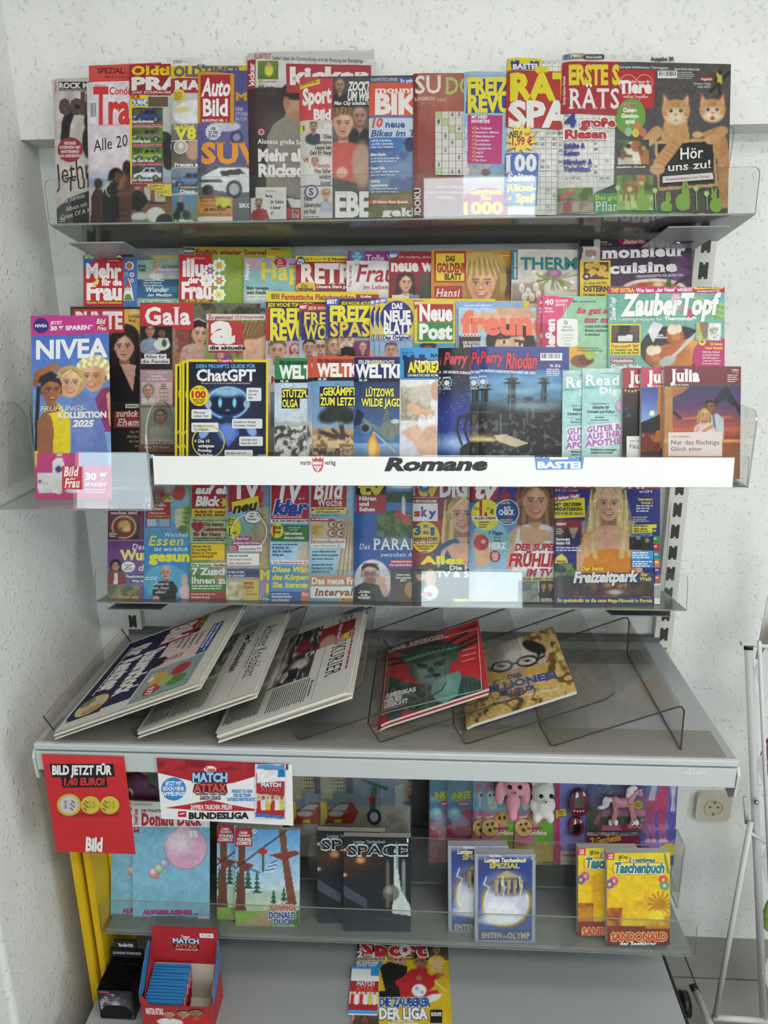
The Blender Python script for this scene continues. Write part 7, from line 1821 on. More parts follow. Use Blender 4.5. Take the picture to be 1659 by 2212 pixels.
m.r(972,845,1248,915,'#f0ece4').t('Streuselkuchen',978,850,1240,878,'#a02a34',1,f=1).t('zum Vernaschen gut',1002,888,1218,906,'#6a2a2a',0,f=1)
m.gk(990,940,1220,1,9,9,'#3a4a5a').para(['Endlich schnell einschlafen','und erholt aufwachen'],988,962,17,28,'#2a3a4a',1,k=.78).gk(988,1042,1180,1,9,9,'#3a4a5a').para(['Das macht ein richtig','gutes Fahrrad aus'],984,1062,17,28,'#2a3a4a',1,k=.78)
m.rr(968,1135,1700,1205,8,'#d88a5c').t('Das neue Frühlings-',986,1146,1520,1196,'#fbf2ea',2).rr(975,1215,1700,1305,12,'#f2ebe0').t('Intervallfasten',1005,1232,1560,1286,'#8a5230',2,1,1).r(1205,1302,1700,1335,'#d8a83a').t('Mit dem',1222,1308,1300,1326,'#6a3a1a',1)
m=row.put('tv_magazine','deep blue television magazine with a castle isle and a man in glasses','magazine',J,(1309,1331),None,.212,t=.0032,H=HT,base='#2a4a90',roll=.002)
p=m.full('#4a80c0','#3a64a8',1.9);p.gr(1560,375,2300,470,'#a8c4dc','#5a84b4');p.b(1700,430,120,20,'#f0f4f6',16);p.gr(1560,480,2300,560,'#2a4a3a','#1c3a34');p.gr(1300,640,2300,1080,'#2c60b0','#2a4c94')
p.b(1640,730,150,110,'#3a5a30');p.spk('#34542c','#6a8a44',3,.5,1500,650,1790,830,.9);p.b(1660,860,110,30,'#a8b878',40,.6);p.g([(1628,660),(1660,610),(1700,640),(1740,650),(1750,700),(1640,700)],'#b04a3a');p.g([(1690,640),(1690,530),(1700,500),(1712,530),(1712,660)],'#d8d0c4');p.g([(1690,690),(1720,670),(1760,700),(1750,735),(1690,730)],'#c0563c')
p.b(1460,1180,145,175,'#f2c8c0');p.b(1460,1180,136,166,'#d8dce4');p.face(1440,1120,84,'#d8a890','#2a201c','short','#1c1c20',.2,glasses=True,beard='#8a6a58');p.g([(1312,1331),(1320,1220),(1390,1180),(1500,1200),(1580,1250),(1590,1331)],'#1a1a1e');p.l(1520,1160,1560,1270,26,'#d8a890');p.b(1530,1165,36,26,'#dcae96');p.gr(1600,1080,2300,1340,'#3a302a','#5a4434');p.b(1760,1240,50,60,'#b88a50')
m.r(1330,380,1565,502,'#16161a').t('tv',1345,392,1560,498,'#d8c83a',3).poly([(1335,502),(1566,500),(1566,640),(1335,642)],'#b02a34').para(['Hören','und','Sehen'],1356,514,30,42,'#fbf6f4',3,k=1.15)
m.t('Das',1358,882,1440,924,'#f0f2f6',0,1,1).t('PARADIES',1465,842,1980,928,'#f4f4f2',1,f=1).t('zwischen Alpen',1522,952,1860,982,'#f0f2f6',0,1,1).r(1600,1008,2300,1032,'#b8384a').t('Unbekannte Juwelen',1606,1013,1800,1027,'#f6eaea',1).r(1588,1034,2300,1060,'#b8384a').t('Der geheime Bergsee',1594,1040,1800,1054,'#f6eaea',1)
m.para(['„Zu lieben','ist ein','WUNDER“'],1395,1246,18,24,'#f4f4f2',2,k=.8,al='c').para(['Einfach lecker','Selbst gebacken','BROT'],1700,1116,15,22,'#f0ece6',2,k=.85,al='c')
m=row.put('tv_magazine','red digital television magazine with a blonde woman and a yellow disc','magazine',K,(326,1330),None,.212,t=.0032,H=HT,base='#a82a30',roll=.002)
p=m.full('#a8262c','#2a4a6a',1.9);p.gr(320,700,1300,1060,'#b83a40','#7a3a44');p.face(725,655,140,'#dcb094','#c8a868','long','#2a5a80',.8,turn=-.3,long=2.3);p.g([(520,1060),(560,930),(640,880),(800,880),(900,960),(900,1340),(520,1340)],'#d8aa8c');p.g([(520,1340),(540,1040),(600,930),(640,1010),(800,1080),(900,1000),(900,1340)],'#26547c')
p.gr(325,1065,760,1335,'#5a564e','#3a3430');p.b(390,1130,34,40,'#c89a80');p.b(390,1100,34,20,'#241c18');p.g([(345,1335),(355,1180),(420,1170),(440,1335)],'#1c1c20');p.b(470,1150,46,70,'#c8a868',8);p.b(465,1160,28,36,'#dcb094');p.b(470,1260,60,60,'#e8dcd4',14)
m.t('tv',362,385,535,505,'#d8b83a',3).t('DIGITAL',540,385,1020,512,'#e8e4e2',3).vt('SKY-AUSGABE',325,385,350,505,'#f0e4e0',1).ring(420,440,42,42,'#3a6a98').e(425,432,20,16,'#9ac0dc').r(328,520,530,524,'#f0dcd8').t('» SKY-AUSGABE',330,540,518,560,'#f6ecea',2)
m.r(320,568,525,706,'#f0eeee').t('s',338,612,392,668,'#c8323c',3).t('k',396,598,446,668,'#8a3a8c',3).t('y',452,612,515,668,'#4a3a9c',3)
m.e(428,832,112,122,'#ecd030',44).t('3',340,745,395,812,'#2a5aa0',3).t('Mit',416,732,452,758,'#2a5aa0',2).t('in',412,778,454,806,'#2a5aa0',3).t('1',468,758,500,815,'#2a5aa0',3).t('GARANTIE!',325,832,522,854,'#3a3010',3).r(318,858,524,884,'#c02a32').t('14 Tage FREE- & PAY-TV',324,864,520,878,'#f8ecea',3).para(['+ Deutschlands großer','STREAMING-','GUIDE'],422,892,15,22,'#5a3a10',2,k=.75,al='c')
m.t('Alles drin',388,982,1040,1040,'#f2e02e',3).t('Die Highlights',618,1052,1000,1086,'#f4f4f2',2).t('TV & Streaming',512,1096,1080,1142,'#f4f4f2',2).r(390,1262,480,1292,'#c0304a').gk(395,1268,470,2,13,8,'#f6e0e4').gk(402,1300,470,2,16,9,'#f0e8e4').r(650,1310,900,1335,'#e2d84a')
m=row.put('tv_magazine','fortnightly television magazine with a smiling woman and a blue check disc','magazine',K,(768,1331),None,.212,t=.0034,H=HT,base='#6a98c8',roll=.003)
p=m.full('#3a5aa0','#b8d0e4',1.9);p.gr(765,375,1500,560,'#9a2430','#4a3a5a');p.gr(765,560,1500,1080,'#4a78b8','#a0c4e4');p.gr(765,1080,1500,1340,'#c8d8e4','#d8d4cc')
p.face(1285,555,130,'#d8a684','#8a6442','long','#e4e0e0',.85,turn=.2,long=1.7);p.g([(1060,1080),(1080,800),(1160,740),(1280,760),(1400,780),(1420,1080)],'#d8aa88');p.g([(1110,1100),(1125,880),(1150,760),(1160,760),(1165,850),(1250,960),(1360,860),(1420,860),(1420,1100)],'#ecebea');p.b(935,880,150,180,'#8ac0cc');p.ring if 0 else None
p.g([(790,820),(830,790),(870,800),(920,860),(940,960),(920,1060),(830,1060)],'#d8aa88');p.b(865,872,58,62,'#b8323a');p.b(880,866,18,16,'#f0b0a8',8)
p.gr(1150,1170,1310,1335,'#6a7a80','#3a4448');p.spk('#5a6a70','#a8aca0',4,.5,1150,1190,1310,1335,.7);p.gr(1316,1170,1440,1335,'#3a2420','#1c1414');p.face(1350,1215,24,'#c89a80','#241c18','short','#16161a',.2);p.face(1405,1210,24,'#c89a80','#241c18','short','#16161a',.2)
m.poly([(790,376),(1140,374),(1180,395),(1140,530),(790,545)],'#a8262e').t('tv',812,386,1000,524,'#f6f2f0',3,1).t('14',985,392,1150,524,'#2c3a90',3,1)
m.e(900,655,114,120,'#f0dc2a',44).t('Nur',808,594,860,618,'#a02028',2).t('1,',850,545,912,665,'#b82028',3).t('69',902,600,932,616,'#a02028',2).t('€',930,615,962,648,'#3a3010',3).r(795,668,990,700,'#f0eee6').t('ALLES DRIN!',808,674,975,692,'#2a2a30',3).para(['Mediatheken','Streaming','Ratgeber'],845,706,13,19,'#7a5a10',2,1,k=.85)
m.e(1066,636,94,100,'#e8f0f6',44).e(1066,636,88,94,'#1d4a90',44).t('tv14',1040,588,1092,612,'#f0f4f8',3).t('CHECK',1000,618,1122,656,'#fbfbfb',3).para(['Jetzt neu','in jedem Heft!'],1050,545,11,15,'#e8d84a',2,k=.8,al='c').gk(1010,692,1120,2,16,9,'#c8d0a0').ln(1070,660,1085,682,6,'#d83a4a').ln(1085,682,1110,650,6,'#d83a4a')
m.t('7 Tipps',918,785,1032,812,'#1e3a50',2).para(['für ein','starkes'],990,826,14,24,'#1e3a50',1,k=.9,al='c').t('HERZ',922,874,1058,920,'#f6fafa',3).e(972,980,42,46,'#a82a34').para(['GESUND','BLEIBEN,','LÄNGER','LEBEN'],972,952,11,16,'#f6e8e6',2,k=.8,al='c')
m.t('DER SUPER-',1122,884,1480,934,'#b8242e',3,1,o='#f6f2f2',ow=.02).t('FRÜHLING',1075,962,1560,1056,'#b8242e',3,1,o='#f6f2f2',ow=.02).t('IM TV',1212,1080,1425,1134,'#b8242e',3,1,o='#f6f2f2',ow=.02).r(1180,1142,1460,1168,'#e8dc5a').t('FILME, SERIEN, SHOWS',1185,1148,1450,1164,'#2a2820',3).gk(1330,1308,1425,2,13,9,'#d8d0c8')
m=row.put('tv_magazine','navy television magazine with a long-haired blonde woman in orange','magazine',L9,(26,1326),None,.222,t=.004,H=HT,base='#2a2f7c',roll=.003)
p=m.full('#2c3284','#2a2f74',1.9);p.gr(0,345,900,445,'#9c2430','#a82a34')
p.face(440,560,130,'#dcae92','#d8bc80','long','#d08428',.9,turn=.1,long=2.8);p.g([(190,1080),(200,900),(300,800),(380,730),(500,730),(620,800),(690,900),(700,1090)],'#d6a486');p.g([(230,1090),(250,980),(330,920),(440,905),(560,910),(640,990),(660,1090)],'#cf8228')
for q in range(-9,10):
 x0_=440+q*22
 p.l(440+q*15,440+abs(q)*8,x0_+8*math.sin(q),700+10*abs(q),9,('#e8d09a','#b8945a','#d8bc80')[q%3],.4 if abs(q)>4 else 0);
 if abs(q)>3:
  p.l(440+q*22,700,440+q*20+20*math.sin(q*2),1000-6*abs(q),13,('#e8d09a','#c0a068','#d8bc80')[q%3],.5)
p.gr(25,1015,170,1160,'#3a5a4a','#2a3c34');p.spk('#2c3c30','#8a9a6a',4,.55,25,1020,200,1200,.8);p.gr(20,1165,830,1270,'#3a2a34','#4a3440');p.spk('#3a2c34','#8a5a48',3.5,.6,180,1168,370,1265,.8);p.spk('#4a2a24','#c88a4a',3.5,.6,382,1165,580,1262,.8);p.spk('#20241c','#6a3a34',3.5,.6,592,1160,780,1265,.8);p.b(490,1235,60,20,'#e0dcd8',18,.8);p.gr(20,1272,800,1330,'#2c2c80','#2a2a78')
p.gr(600,810,775,915,'#26302a','#3a3430');p.b(668,815,18,20,'#a8846c');p.g([(625,915),(640,840),(690,840),(705,915)],'#161a1a');p.b(735,838,16,18,'#b8907a');p.g([(710,915),(715,860),(755,860),(765,915)],'#3a2420')
m.t('TV',78,362,225,432,'#e6e2e0',3).t('T',315,362,395,436,'#e6e2e0',3).t('ODAY',470,362,760,436,'#e6e2e0',3)if 0 else None
m.t('TV',75,355,225,432,'#e8e4e2',3).t('T',318,355,378,438,'#e8e4e2',3).t('DAY',520,355,745,438,'#e8e4e2',3).t('14 TAGE',208,412,304,434,'#e8e4e2',1).e(265,372,40,30,'#4a6a98')
q=m.pic(345,350,540,500,'#d0b478','#d8bc84',1.9);q.b(440,560,96,114,'#dcae92');q.l(440,360,385,480,6,'#b8945a');q.l(442,360,500,480,6,'#b8945a');q.l(440,380,420,440,5,'#e8d09a');q.l(445,372,465,440,5,'#e8d09a');q.g([(345,350),(400,350),(345,440)],'#a02a34');q.g([(480,350),(540,350),(540,430)],'#a02a34')
m.t('Heft 6',22,448,68,462,'#d8dcea',1).t('8.3. – 21.3.2025',92,452,206,466,'#d8c84a',1).t('nur 2,50 €',676,456,774,474,'#e8ecf4',2)
m.poly([(5,500),(222,480),(225,515),(8,542)],'#b02434').t('In jedem Heft!',22,504,216,532,'#fbf4f2',2,y2=514).poly([(8,545),(250,512),(258,520),(262,660),(5,672)],'#ecd82c').t('MIT GROSSEM',28,555,230,580,'#2a2410',3,y2=576).t('MEDIATHEKEN-',28,588,245,612,'#2a2410',3).t('GUIDE für ARD, ZDF, Arte & Co.',28,622,245,644,'#2a2410',2)
m.rr(30,682,228,876,10,'#9a2a3a');q=m.pic(34,740,224,872,'#6a2434','#1c2448');q.face(172,745,44,'#c89c84','#b8b4b0','short','#24345c',.1,beard='#c8c0b8');m.t('tatort',42,700,118,722,'#fbf4f2',3,1).para(['+ Neue','Teams im','Check!'],38,746,12,17,'#f0e8a0',2,k=.85).para(['Borowskis','letzter Fall'],40,820,21,28,'#fbf8f6',3,k=.8).gk(40,890,250,2,20,10,'#d8dcea')
m.poly([(30,1015),(40,970),(80,940),(118,970),(130,1012)],'#e0cc3a').t('SPECIAL',45,992,116,1008,'#3a2410',3)
m.para(['Saisonstart','Formel 1'],776,515,19,27,'#ecd83a',2,al='r',k=.9).gk(650,570,778,3,20,11,'#c8cce0',.3).gk(625,658,750,3,15,8,'#c8c090')
m.poly([(620,722),(806,716),(806,780),(620,784)],'#ecd83a').gk(630,726,770,1,9,9,'#3a3010').para(['NETFLIX, AMAZON,','DISNEY+, RTL+ & CO.'],630,746,13,18,'#2a2410',3,k=.62).r(605,785,775,808,'#4a9ad4').t('STREAMING-CHECK',616,790,756,804,'#1e2a5a',2)
m.r(612,918,780,985,'#4a9ad4').gk(620,928,765,3,18,10,'#eaf2fa').r(612,988,782,1048,'#3a7cc0').gk(622,996,770,3,17,10,'#eaf2fa')
for q,(t_,c_)in enumerate((('SA','#2c2c6c'),('SO','#3a8a4a'),('MO','#b02a4a'),('DI','#2a8a8a'),('MI','#d07a3a'),('DO','#3a3a8a'),('FR','#c05a4a'))):
 m.r(775+q*3,745+q*60,830,805+q*60,c_).t(t_,780+q*3,758+q*60,804+q*3,772+q*60,'#f0f0f4',2)
m.bar(786,1168,832,1326).t('Der beste',228,1042,400,1070,'#ecd83a',2,1,y2=1066).t('Freizeitpark',168,1082,665,1160,'#f4f2f0',3,1,o='#2a2434',ow=.02,y2=1150).t('der',682,1084,745,1110,'#ecd83a',2,1).t('Welt',676,1118,765,1146,'#ecd83a',2,1)
m.t('So spektakulär ist die neue Mega-Filmwelt in Florida',48,1282,772,1308,'#ece04a',2,y2=1312)
m.gk(170,1262,280,1,8,7,'#d04a5a').gk(390,1262,545,1,8,7,'#d04a5a').gk(700,1266,775,1,8,7,'#d04a5a')
GAIN[0]=1.0

# ---------------- newspapers, cards, comics
CA,SA=math.cos(SL),math.sin(SL)
SN=np.array([-SA,0,CA])
SD=np.array([CA,0,SA])
def on_slope(i,s_,y,h):
 return np.array([VX[i],0,ZD+.0055])+SD*s_+SN*h+np.array([0,y,0])
class Paper(Mag):
 """folded newspaper: several loose sheets showing at the near edge"""
 def build(s):
  R=super().build()
  pb=[c for c in R.children if c.name.startswith('page_block')][0]
  bpy.data.objects.remove(pb,do_unlink=True)
  n=5
  for k in range(n):
   z1=-.0001-s.th*k/n;z0=-s.th*(k+.82)/n
   ins=.002*((k*7)%4);over=.004*((k*5)%3)-.002
   v=[(ins,ins*.5,z0),(s.W+over,ins*.4,z0),(s.W+over,s.H-ins,z0),(ins,s.H-ins,z0),(ins,ins*.5,z1),(s.W+over-.002,ins*.4,z1),(s.W+over-.002,s.H-ins,z1),(ins,s.H-ins,z1)]
   obj('folded_section',v,BOXF,'newsprint_paper',R)
  return R
M['newsprint_paper']=simple_mat('plain_newsprint','#cfcbbf',0.85,0,0.2,0,1,.05,60)
GAIN[0]=0.75
PF=(80,1300,2.2667)
def paper(name,label,i,s0,s1,y0,y1,t,base='#d9d6cb',mat='matt'):
 """text runs towards the viewer, the head of the page lies up the slope"""
 O=on_slope(i,s0,y1,t+.0006)
 return Paper(name,label,'newspaper',O,np.array([0,-1.0,0]),SD,y1-y0,s1-s0,PF,base,t,mat,None,0.0,'front_page')
m=paper('newspaper','tabloid newspaper with a navy headline block and red logo',0,.012,.312,-.458,-.095,.011)
m.f(0,.02,1,.985,'#dddace').f(.03,.52,.90,.98,'#20244e').f(.02,.36,.28,.62,'#b8242c')
m.ft('Bild',.045,.40,.255,.60,'#f6f2ec',3)
m.ft('Steuerschock',.30,.545,.80,.70,'#f4f2ee',3).ft('für Rentner',.14,.735,.68,.885,'#f4f2ee',3)
m.f(.10,.895,.72,.93,'#14182e').fg(.12,.905,.70,.925,.03,.014,'#e0dcd4').f(.20,.715,.85,.72,'#b03a44')
p=m.fpic(.70,.72,.93,.96,'#20244e','#20244e');p.b(50,50,44,46,'#d8c88a')
for k in range(9):
 p.b(50+26*math.cos(k*2.2),50+28*math.sin(k*1.9),14,16,('#b8985a','#7a8a4a','#d8b8a0')[k%3])
m.f(.28,.20,.60,.50,'#e2c8cc');p=m.fpic(.46,.28,.62,.52,'#e2c8cc');p.face(50,34,22,'#d8ab94','#b08a50','short','#1c1c20',.5)
for k,t_ in enumerate(('Deutschlands','beliebteste TV-','Kommissarin','privat wie','nie')):
 m.ft(t_,.295,.225+k*.052,None,.255+k*.052,'#3a3434',1,k=.85)
m.f(.02,.30,.26,.355,'#2a2a30').ft('Was jetzt auf',.03,.305,.20,.325,'#e8d83a',2).ft('uns zukommt',.03,.332,.20,.35,'#e8d83a',2)
m.f(.24,.10,.62,.185,'#3a5a98').ft('Erkennen, Täuschen, Tarnen – so',.26,.115,.60,.138,'#f0f2f4',2).ft('arbeiten die Bayern-Scouts',.26,.15,.55,.172,'#f0f2f4',2)
m.f(.02,.04,.22,.17,'#2a3468').ft('Der große Report',.03,.06,.20,.085,'#e8e8ec',1).f(.06,.19,.16,.25,'#c8882c').e if 0 else None
m.f(.64,.10,.97,.50,'#8aa0a0');p=m.fpic(.65,.12,.96,.49,'#8aa4a8','#94a8a4');p.b(30,30,20,18,'#b8343a');p.b(70,25,18,18,'#5a8a3a');p.b(40,70,24,16,'#d8a84a');p.b(78,68,18,16,'#c03a3a');p.b(60,50,14,14,'#a8c060')
m.ft('1.49',.70,.42,.78,.46,'#f8f4e8',3).ft('0.77',.86,.36,.94,.40,'#f8f4e8',3)
m=paper('newspaper','grey broadsheet local newspaper with black serif masthead, between two other papers',1,.012,.252,-.447,-.098,.012)
m.f(0,.0,1,1,'#dcdad0').ft('Achimer Kreisblatt',.16,.07,.80,.185,'#1c1c1c',0,f=1).f(.02,.235,.98,.238,'#333').fg(.30,.205,.70,.222,.03,.012,'#555')
m.f(.02,.40,.98,.403,'#333').ft('Der Deutschlandplan',.18,.30,.66,.365,'#1c1c1c',2)
p=m.fpic(.10,.46,.62,.74,'#8a8c88','#5c5e5c');p.spk('#6a6c6a','#a8aaa6',4,.5);p.b(30,60,8,14,'#1c1c20');p.b(36,55,8,16,'#24242a');p.b(60,58,9,18,'#1c1c20');p.b(72,62,8,16,'#202024');p.gr(0,78,100,100,'#4a4a48','#3a3a38')
m.fg(.04,.29,.16,.45,.018,.008,'#555').fg(.66,.45,.98,.75,.017,.008,'#444').fg(.10,.78,.40,.97,.017,.008,'#444').fg(.43,.78,.70,.97,.017,.008,'#444').fg(.73,.80,.98,.97,.017,.008,'#444').ft('Sorge um Bahn',.76,.76,.96,.785,'#222',2)
m=paper('newspaper','broadsheet newspaper with a crest in the masthead and a red advert',2,.010,.272,-.455,-.095,.018)
m.f(0,0,1,1,'#deded4').ft('WESER',.02,.10,.24,.22,'#1c1c1c',0,f=1).ft('KURIER',.46,.10,.80,.22,'#1c1c1c',0,f=1).fg(.30,.05,.80,.07,.03,.016,'#b83a3a').f(.02,.28,.98,.283,'#444')
p=m.fpic(.40,.09,.455,.22,'#deded4');p.b(50,50,44,40,'#7a7a74');p.b(50,50,30,26,'#c8c8c0')
p=m.fpic(.16,.06,.42,.36,'#9c2a30','#a82c34');p.g([(55,0),(100,0),(100,60),(70,40)],'#c8a088');p.face(78,26,18,'#d8ab94','#4a3426','short','#c8a088',.3);m.ft('Schlauer wohnen',.18,.17,.36,.20,'#f4eae6',2).f(.33,.09,.40,.14,'#e8d83a')
p=m.fpic(.10,.36,.72,.66,'#4a4642','#3c3834',90);p.spk('#3a3634','#c8c4be',4,.58);p.b(35,45,14,20,'#8a2a2e',6);p.b(70,40,10,26,'#d8d4cc',6,.8);p.g([(76,40),(96,34),(96,60),(76,66)],'#24242a')
m.fg(.74,.34,.98,.64,.018,.008,'#444').ft('Bremens',.78,.30,.94,.325,'#222',1,f=1).fg(.06,.70,.32,.97,.016,.008,'#444').fg(.36,.70,.62,.97,.016,.008,'#444').fg(.66,.70,.96,.97,.016,.008,'#444')
GAIN[0]=1.05
def flat_mag(name,label,i,s0,s1,y0,y1,t,h,frame,base,**k):
 O=on_slope(i,s0,y0,h)
 return Mag(name,label,'magazine',O,SD,np.array([0,1.0,0]),s1-s0,y1-y0,frame,base,t,'gloss',None,k.get('roll',0.003))
Q=(780,1280,3.318)
m=flat_mag('news_magazine','lower copy of the red-framed news magazine, only its edges showing',4,-.002,.212,-.402,-.122,.0045,.0055,Q,'#b8242c')
m=flat_mag('news_magazine','red-framed news magazine with an angry green statue figure',4,.002,.216,-.398,-.104,.0045,.0112,Q,'#c22a30')
p=m.full('#c42c32','#c02a30',1.9)
p.g([(190,1010),(170,720),(200,600),(330,640),(460,660),(640,600),(800,600),(880,650),(880,760),(600,820),(300,860)],'#3a5650')
for k in range(9):
 p.l(190+k*70,640+8*k,170+k*75,860-10*k,10,'#263c3a' if k%2 else '#557a72',.7)
p.b(490,520,150,140,'#4c6e66');p.b(500,540,120,110,'#628a80',50,.8);p.b(470,425,190,62,'#41625a',rot=-12);p.b(480,400,170,40,'#2a3e3a',rot=-12);p.b(470,450,170,30,'#587c72',12,rot=-12)
for(x0_,y0_,x1_,y1_)in((310,430,185,400),(310,470,190,480),(320,490,200,520),(520,360,500,320),(600,370,760,290),(660,390,830,310),(690,410,830,345)):
 p.l(x0_,y0_,x1_,y1_,8,'#26302e')
p.b(440,530,34,12,'#1e2c2a',6);p.b(560,510,34,12,'#1e2c2a',6);p.l(405,512,470,522,8,'#2a3e3a');p.l(530,505,600,480,8,'#2a3e3a');p.b(500,565,26,30,'#3c5a52',10);p.l(460,605,560,590,9,'#1e2c2a');p.b(360,560,20,40,'#3c5a52')
p.g([(500,720),(520,640),(610,590),(700,560),(720,600),(690,740),(600,790),(540,780)],'#6a9c92');p.b(600,660,60,60,'#84b4a8',40,.7);p.b(660,440,40,60,'#3c5a52',16)
for(x0_,y0_,x1_,y1_)in((330,425,190,398),(330,465,186,482),(340,492,184,530),(610,375,770,292),(670,398,836,315),(690,420,838,352)):
 m.poly([(x0_,y0_-9),(x1_,y1_),(x0_,y0_+9)],'#26302e')
m.poly([(300,470),(360,430),(480,395),(600,372),(705,372),(712,392),(640,440),(520,480),(390,510),(310,505)],'#36524c').poly([(310,480),(480,425),(690,385),(690,395),(490,445),(320,500)],'#6a948a')
for q in range(9):
 m.ln(345+q*38,462-q*8,352+q*38,432-q*7,9,'#20302e')
for a_ in((400,522,470,536,8),(525,520,600,496,8),(468,600,555,588,8),(500,540,488,578,6),(410,548,460,552,5),(540,536,590,520,5),(470,614,545,604,4)):
 m.ln(*a_,'#1c2a28')
for q in range(7):
 m.ln(215+q*30,660+q*4,190+q*52,830-q*12,5,'#22383a')
for q in range(5):
 m.ln(720+q*32,620+q*6,735+q*28,720-q*4,5,'#22383a')
m.t3('DER SPIEGEL.',(196,428),(632,322),(196,400),'#f6f2ee',3,0,1)
for a_,b_ in(((190,432),(838,262)),((145,875),(190,432)),((868,700),(838,262)),((145,875),(868,700))):
 m.ln(*a_,*b_,4,'#f4e0dc')
for k,t_ in enumerate(('AMERIKAS','NEUES','GESICHT')):
 m.t3(t_,(172-k*6,762+k*36),(172-k*6+(226,130,180)[k],762+k*36-(52,30,42)[k]),(172-k*6,734+k*36),'#f6f4f0',3,0,0)
m.t3('Donald Trump zerlegt seinen',(160,848),(395,795),(160,838),'#f0ece8',1)
for k in range(3):
 m.t3(('AMERIKA DENKT','KRIEG UND','FUSSBALL')[k],(726,425+k*40),(826,402+k*38),(726,417+k*40),'#f4d8d4',1)
m.t3('Nr. 11 · 8.3.2025',(715,275),(830,245),(715,262),'#4a1414',2)
m=flat_mag('news_magazine','gold coin news magazine with a man in round glasses',5,.006,.218,-.396,-.128,.006,.0072,Q,'#b8964a')
p=m.full('#c8a860','#b89448',1.9);p.spk('#d8bc78','#6a4c22',3.2,.56,880,200,1600,480,.9);p.spk('#d0b068','#5a3c18',4.5,.55,600,480,1600,1000,.9)
for k in range(60):
 x_,y_=700+(k*197)%840,560+(k*113)%400
 p.b(x_,y_,34,17,'#e6cc8a',5,.85,rot=-14);p.b(x_+3,y_+2,24,11,'#c09a4c',5,.8,rot=-14)
p.b(1100,460,200,115,'#c9c5c0',rot=-14);p.b(1130,430,150,80,'#dedad6',40,.8,rot=-14);p.b(960,470,70,90,'#8c8884',40,.6);p.b(1240,390,90,40,'#2a2826',rot=20);p.b(1290,430,30,60,'#2a2826');p.b(1300,480,26,44,'#bdb8b2')
p.g([(880,590),(1340,500),(1340,560),(880,640)],'#c8a458');p.spk('#c8a860','#7a5a2a',3,.55,880,585,1340,660,.0)
for cx_,cy_ in((1010,530),(1190,492)):
 for q_ in range(20):
  t0,t1=2*math.pi*q_/20,2*math.pi*(q_+1)/20
  p.l(cx_+72*math.cos(t0),cy_+34*math.sin(t0)-10*math.cos(t0),cx_+72*math.cos(t1),cy_+34*math.sin(t1)-10*math.cos(t1),7,'#1c1a18')
 p.b(cx_,cy_-4,30,10,'#6a6662',6);p.b(cx_,cy_-2,10,9,'#1c1a18');p.l(cx_-50,cy_-22,cx_+50,cy_-42,7,'#6a6662',.6)
p.l(1082,510,1120,505,7,'#1c1a18');p.l(1262,480,1310,455,7,'#1c1a18')
m.t3('DER',(1052,622),(1160,598),(1048,594),'#2a4a98',3).t3('MILLIONEN',(870,728),(1405,606),(862,684),'#2a4fa8',3).t3('KANZLER',(992,748),(1255,690),(988,718),'#2a4a98',3)
m.t3('Friedrich Merz und seine Milliarden',(900,800),(1430,690),(898,788),'#f2ead8',1)
GAIN[0]=0.95
def hanging_card(name,label,Y,fr,tl,tr,bl,base,cat='sign',t=.0008,tilt=0.0):
 n=np.array([0,-math.cos(tilt),math.sin(tilt)])
 ox,oy,sc=fr
 ztop=atY(ox+tl[0]/sc,oy+tl[1]/sc,Y)[2]
 O,u,v,W,H=plane_corners(np.array([0,Y,ztop]),n,fr,bl,tl,(bl[0]+tr[0]-tl[0],bl[1]+tr[1]-tl[1]))
 return Mag(name,label,cat,O,u,v,W,H,fr,base,t,'satin',None,0.0,'printed_face','white_plastic')
S1=(60,1600,3.607)
m=hanging_card('price_card','red hanging price card showing three coins',-.4645,S1,(106,103),(720,103),(225,862),'#d02a30')
m.r(60,100,900,180,'#d8343a').poly([(168,180),(666,180),(680,280),(188,285)],'#1c1618').poly([(258,280),(612,280),(620,362),(272,365)],'#1c1618')
m.t('BILD JETZT FÜR',190,196,655,262,'#f8f4f2',3).t('1,40 EURO!',284,292,600,346,'#d8343a',3)
m.poly([(240,560),(720,560),(700,590),(270,590)],'#a82028')
for x,r_,c_,n_ in((322,96,'#d8b848','1'),(490,78,'#d8c04a','20'),(640,78,'#d8c04a','20')):
 m.e(x,500,r_,r_*.92,'#a8842a',40).e(x,498,r_-4,r_*.92-4,c_,40)
 if n_=='1':
  m.e(x,498,72,66,'#cfcbd0',36)
 m.t(n_,x-(44 if n_=='1' else 18),470,x-(10 if n_=='1' else-40),524,'#9a9aa8' if n_=='1' else '#b89a2c',1,f=1)
 for q in range(7):
  m.e(x+(26 if n_=='1' else-36)+14*math.sin(q*2.1),470+q*11,9,8,'#8a7a5a' if n_=='1' else '#8a7420',8)
m.t('Bild',452,752,582,852,'#f8f4f2',3,a=-2)
S2=(440,1600,3.607)
m=hanging_card('advert_card','white and red trading card advert under the price rail',-.4645,S1,(1003,134),(2030,160),(1042,608),'#f2f2f0')
m.poly([(1003,134),(2030,160),(2030,226),(1900,240),(1600,330),(1390,345),(1160,285),(1003,250)],'#b02430')
p=m.pic(1010,140,2020,230,'#a82030','#b82a34');p.spk('#b82832','#7a1420',5,.5,1003,134,2030,232,.8)
m.e(1136,376,97,90,'#2f8ad0',40).para(['JETZT MIT','NOCH MEHR','SAMMELSPASS!'],1136,318,30,40,'#f6f8fa',2,k=.55,al='c')
m.e(1420,222,48,26,'#f4f0ee').t('Topps',1380,208,1460,240,'#c02a34',3,1)
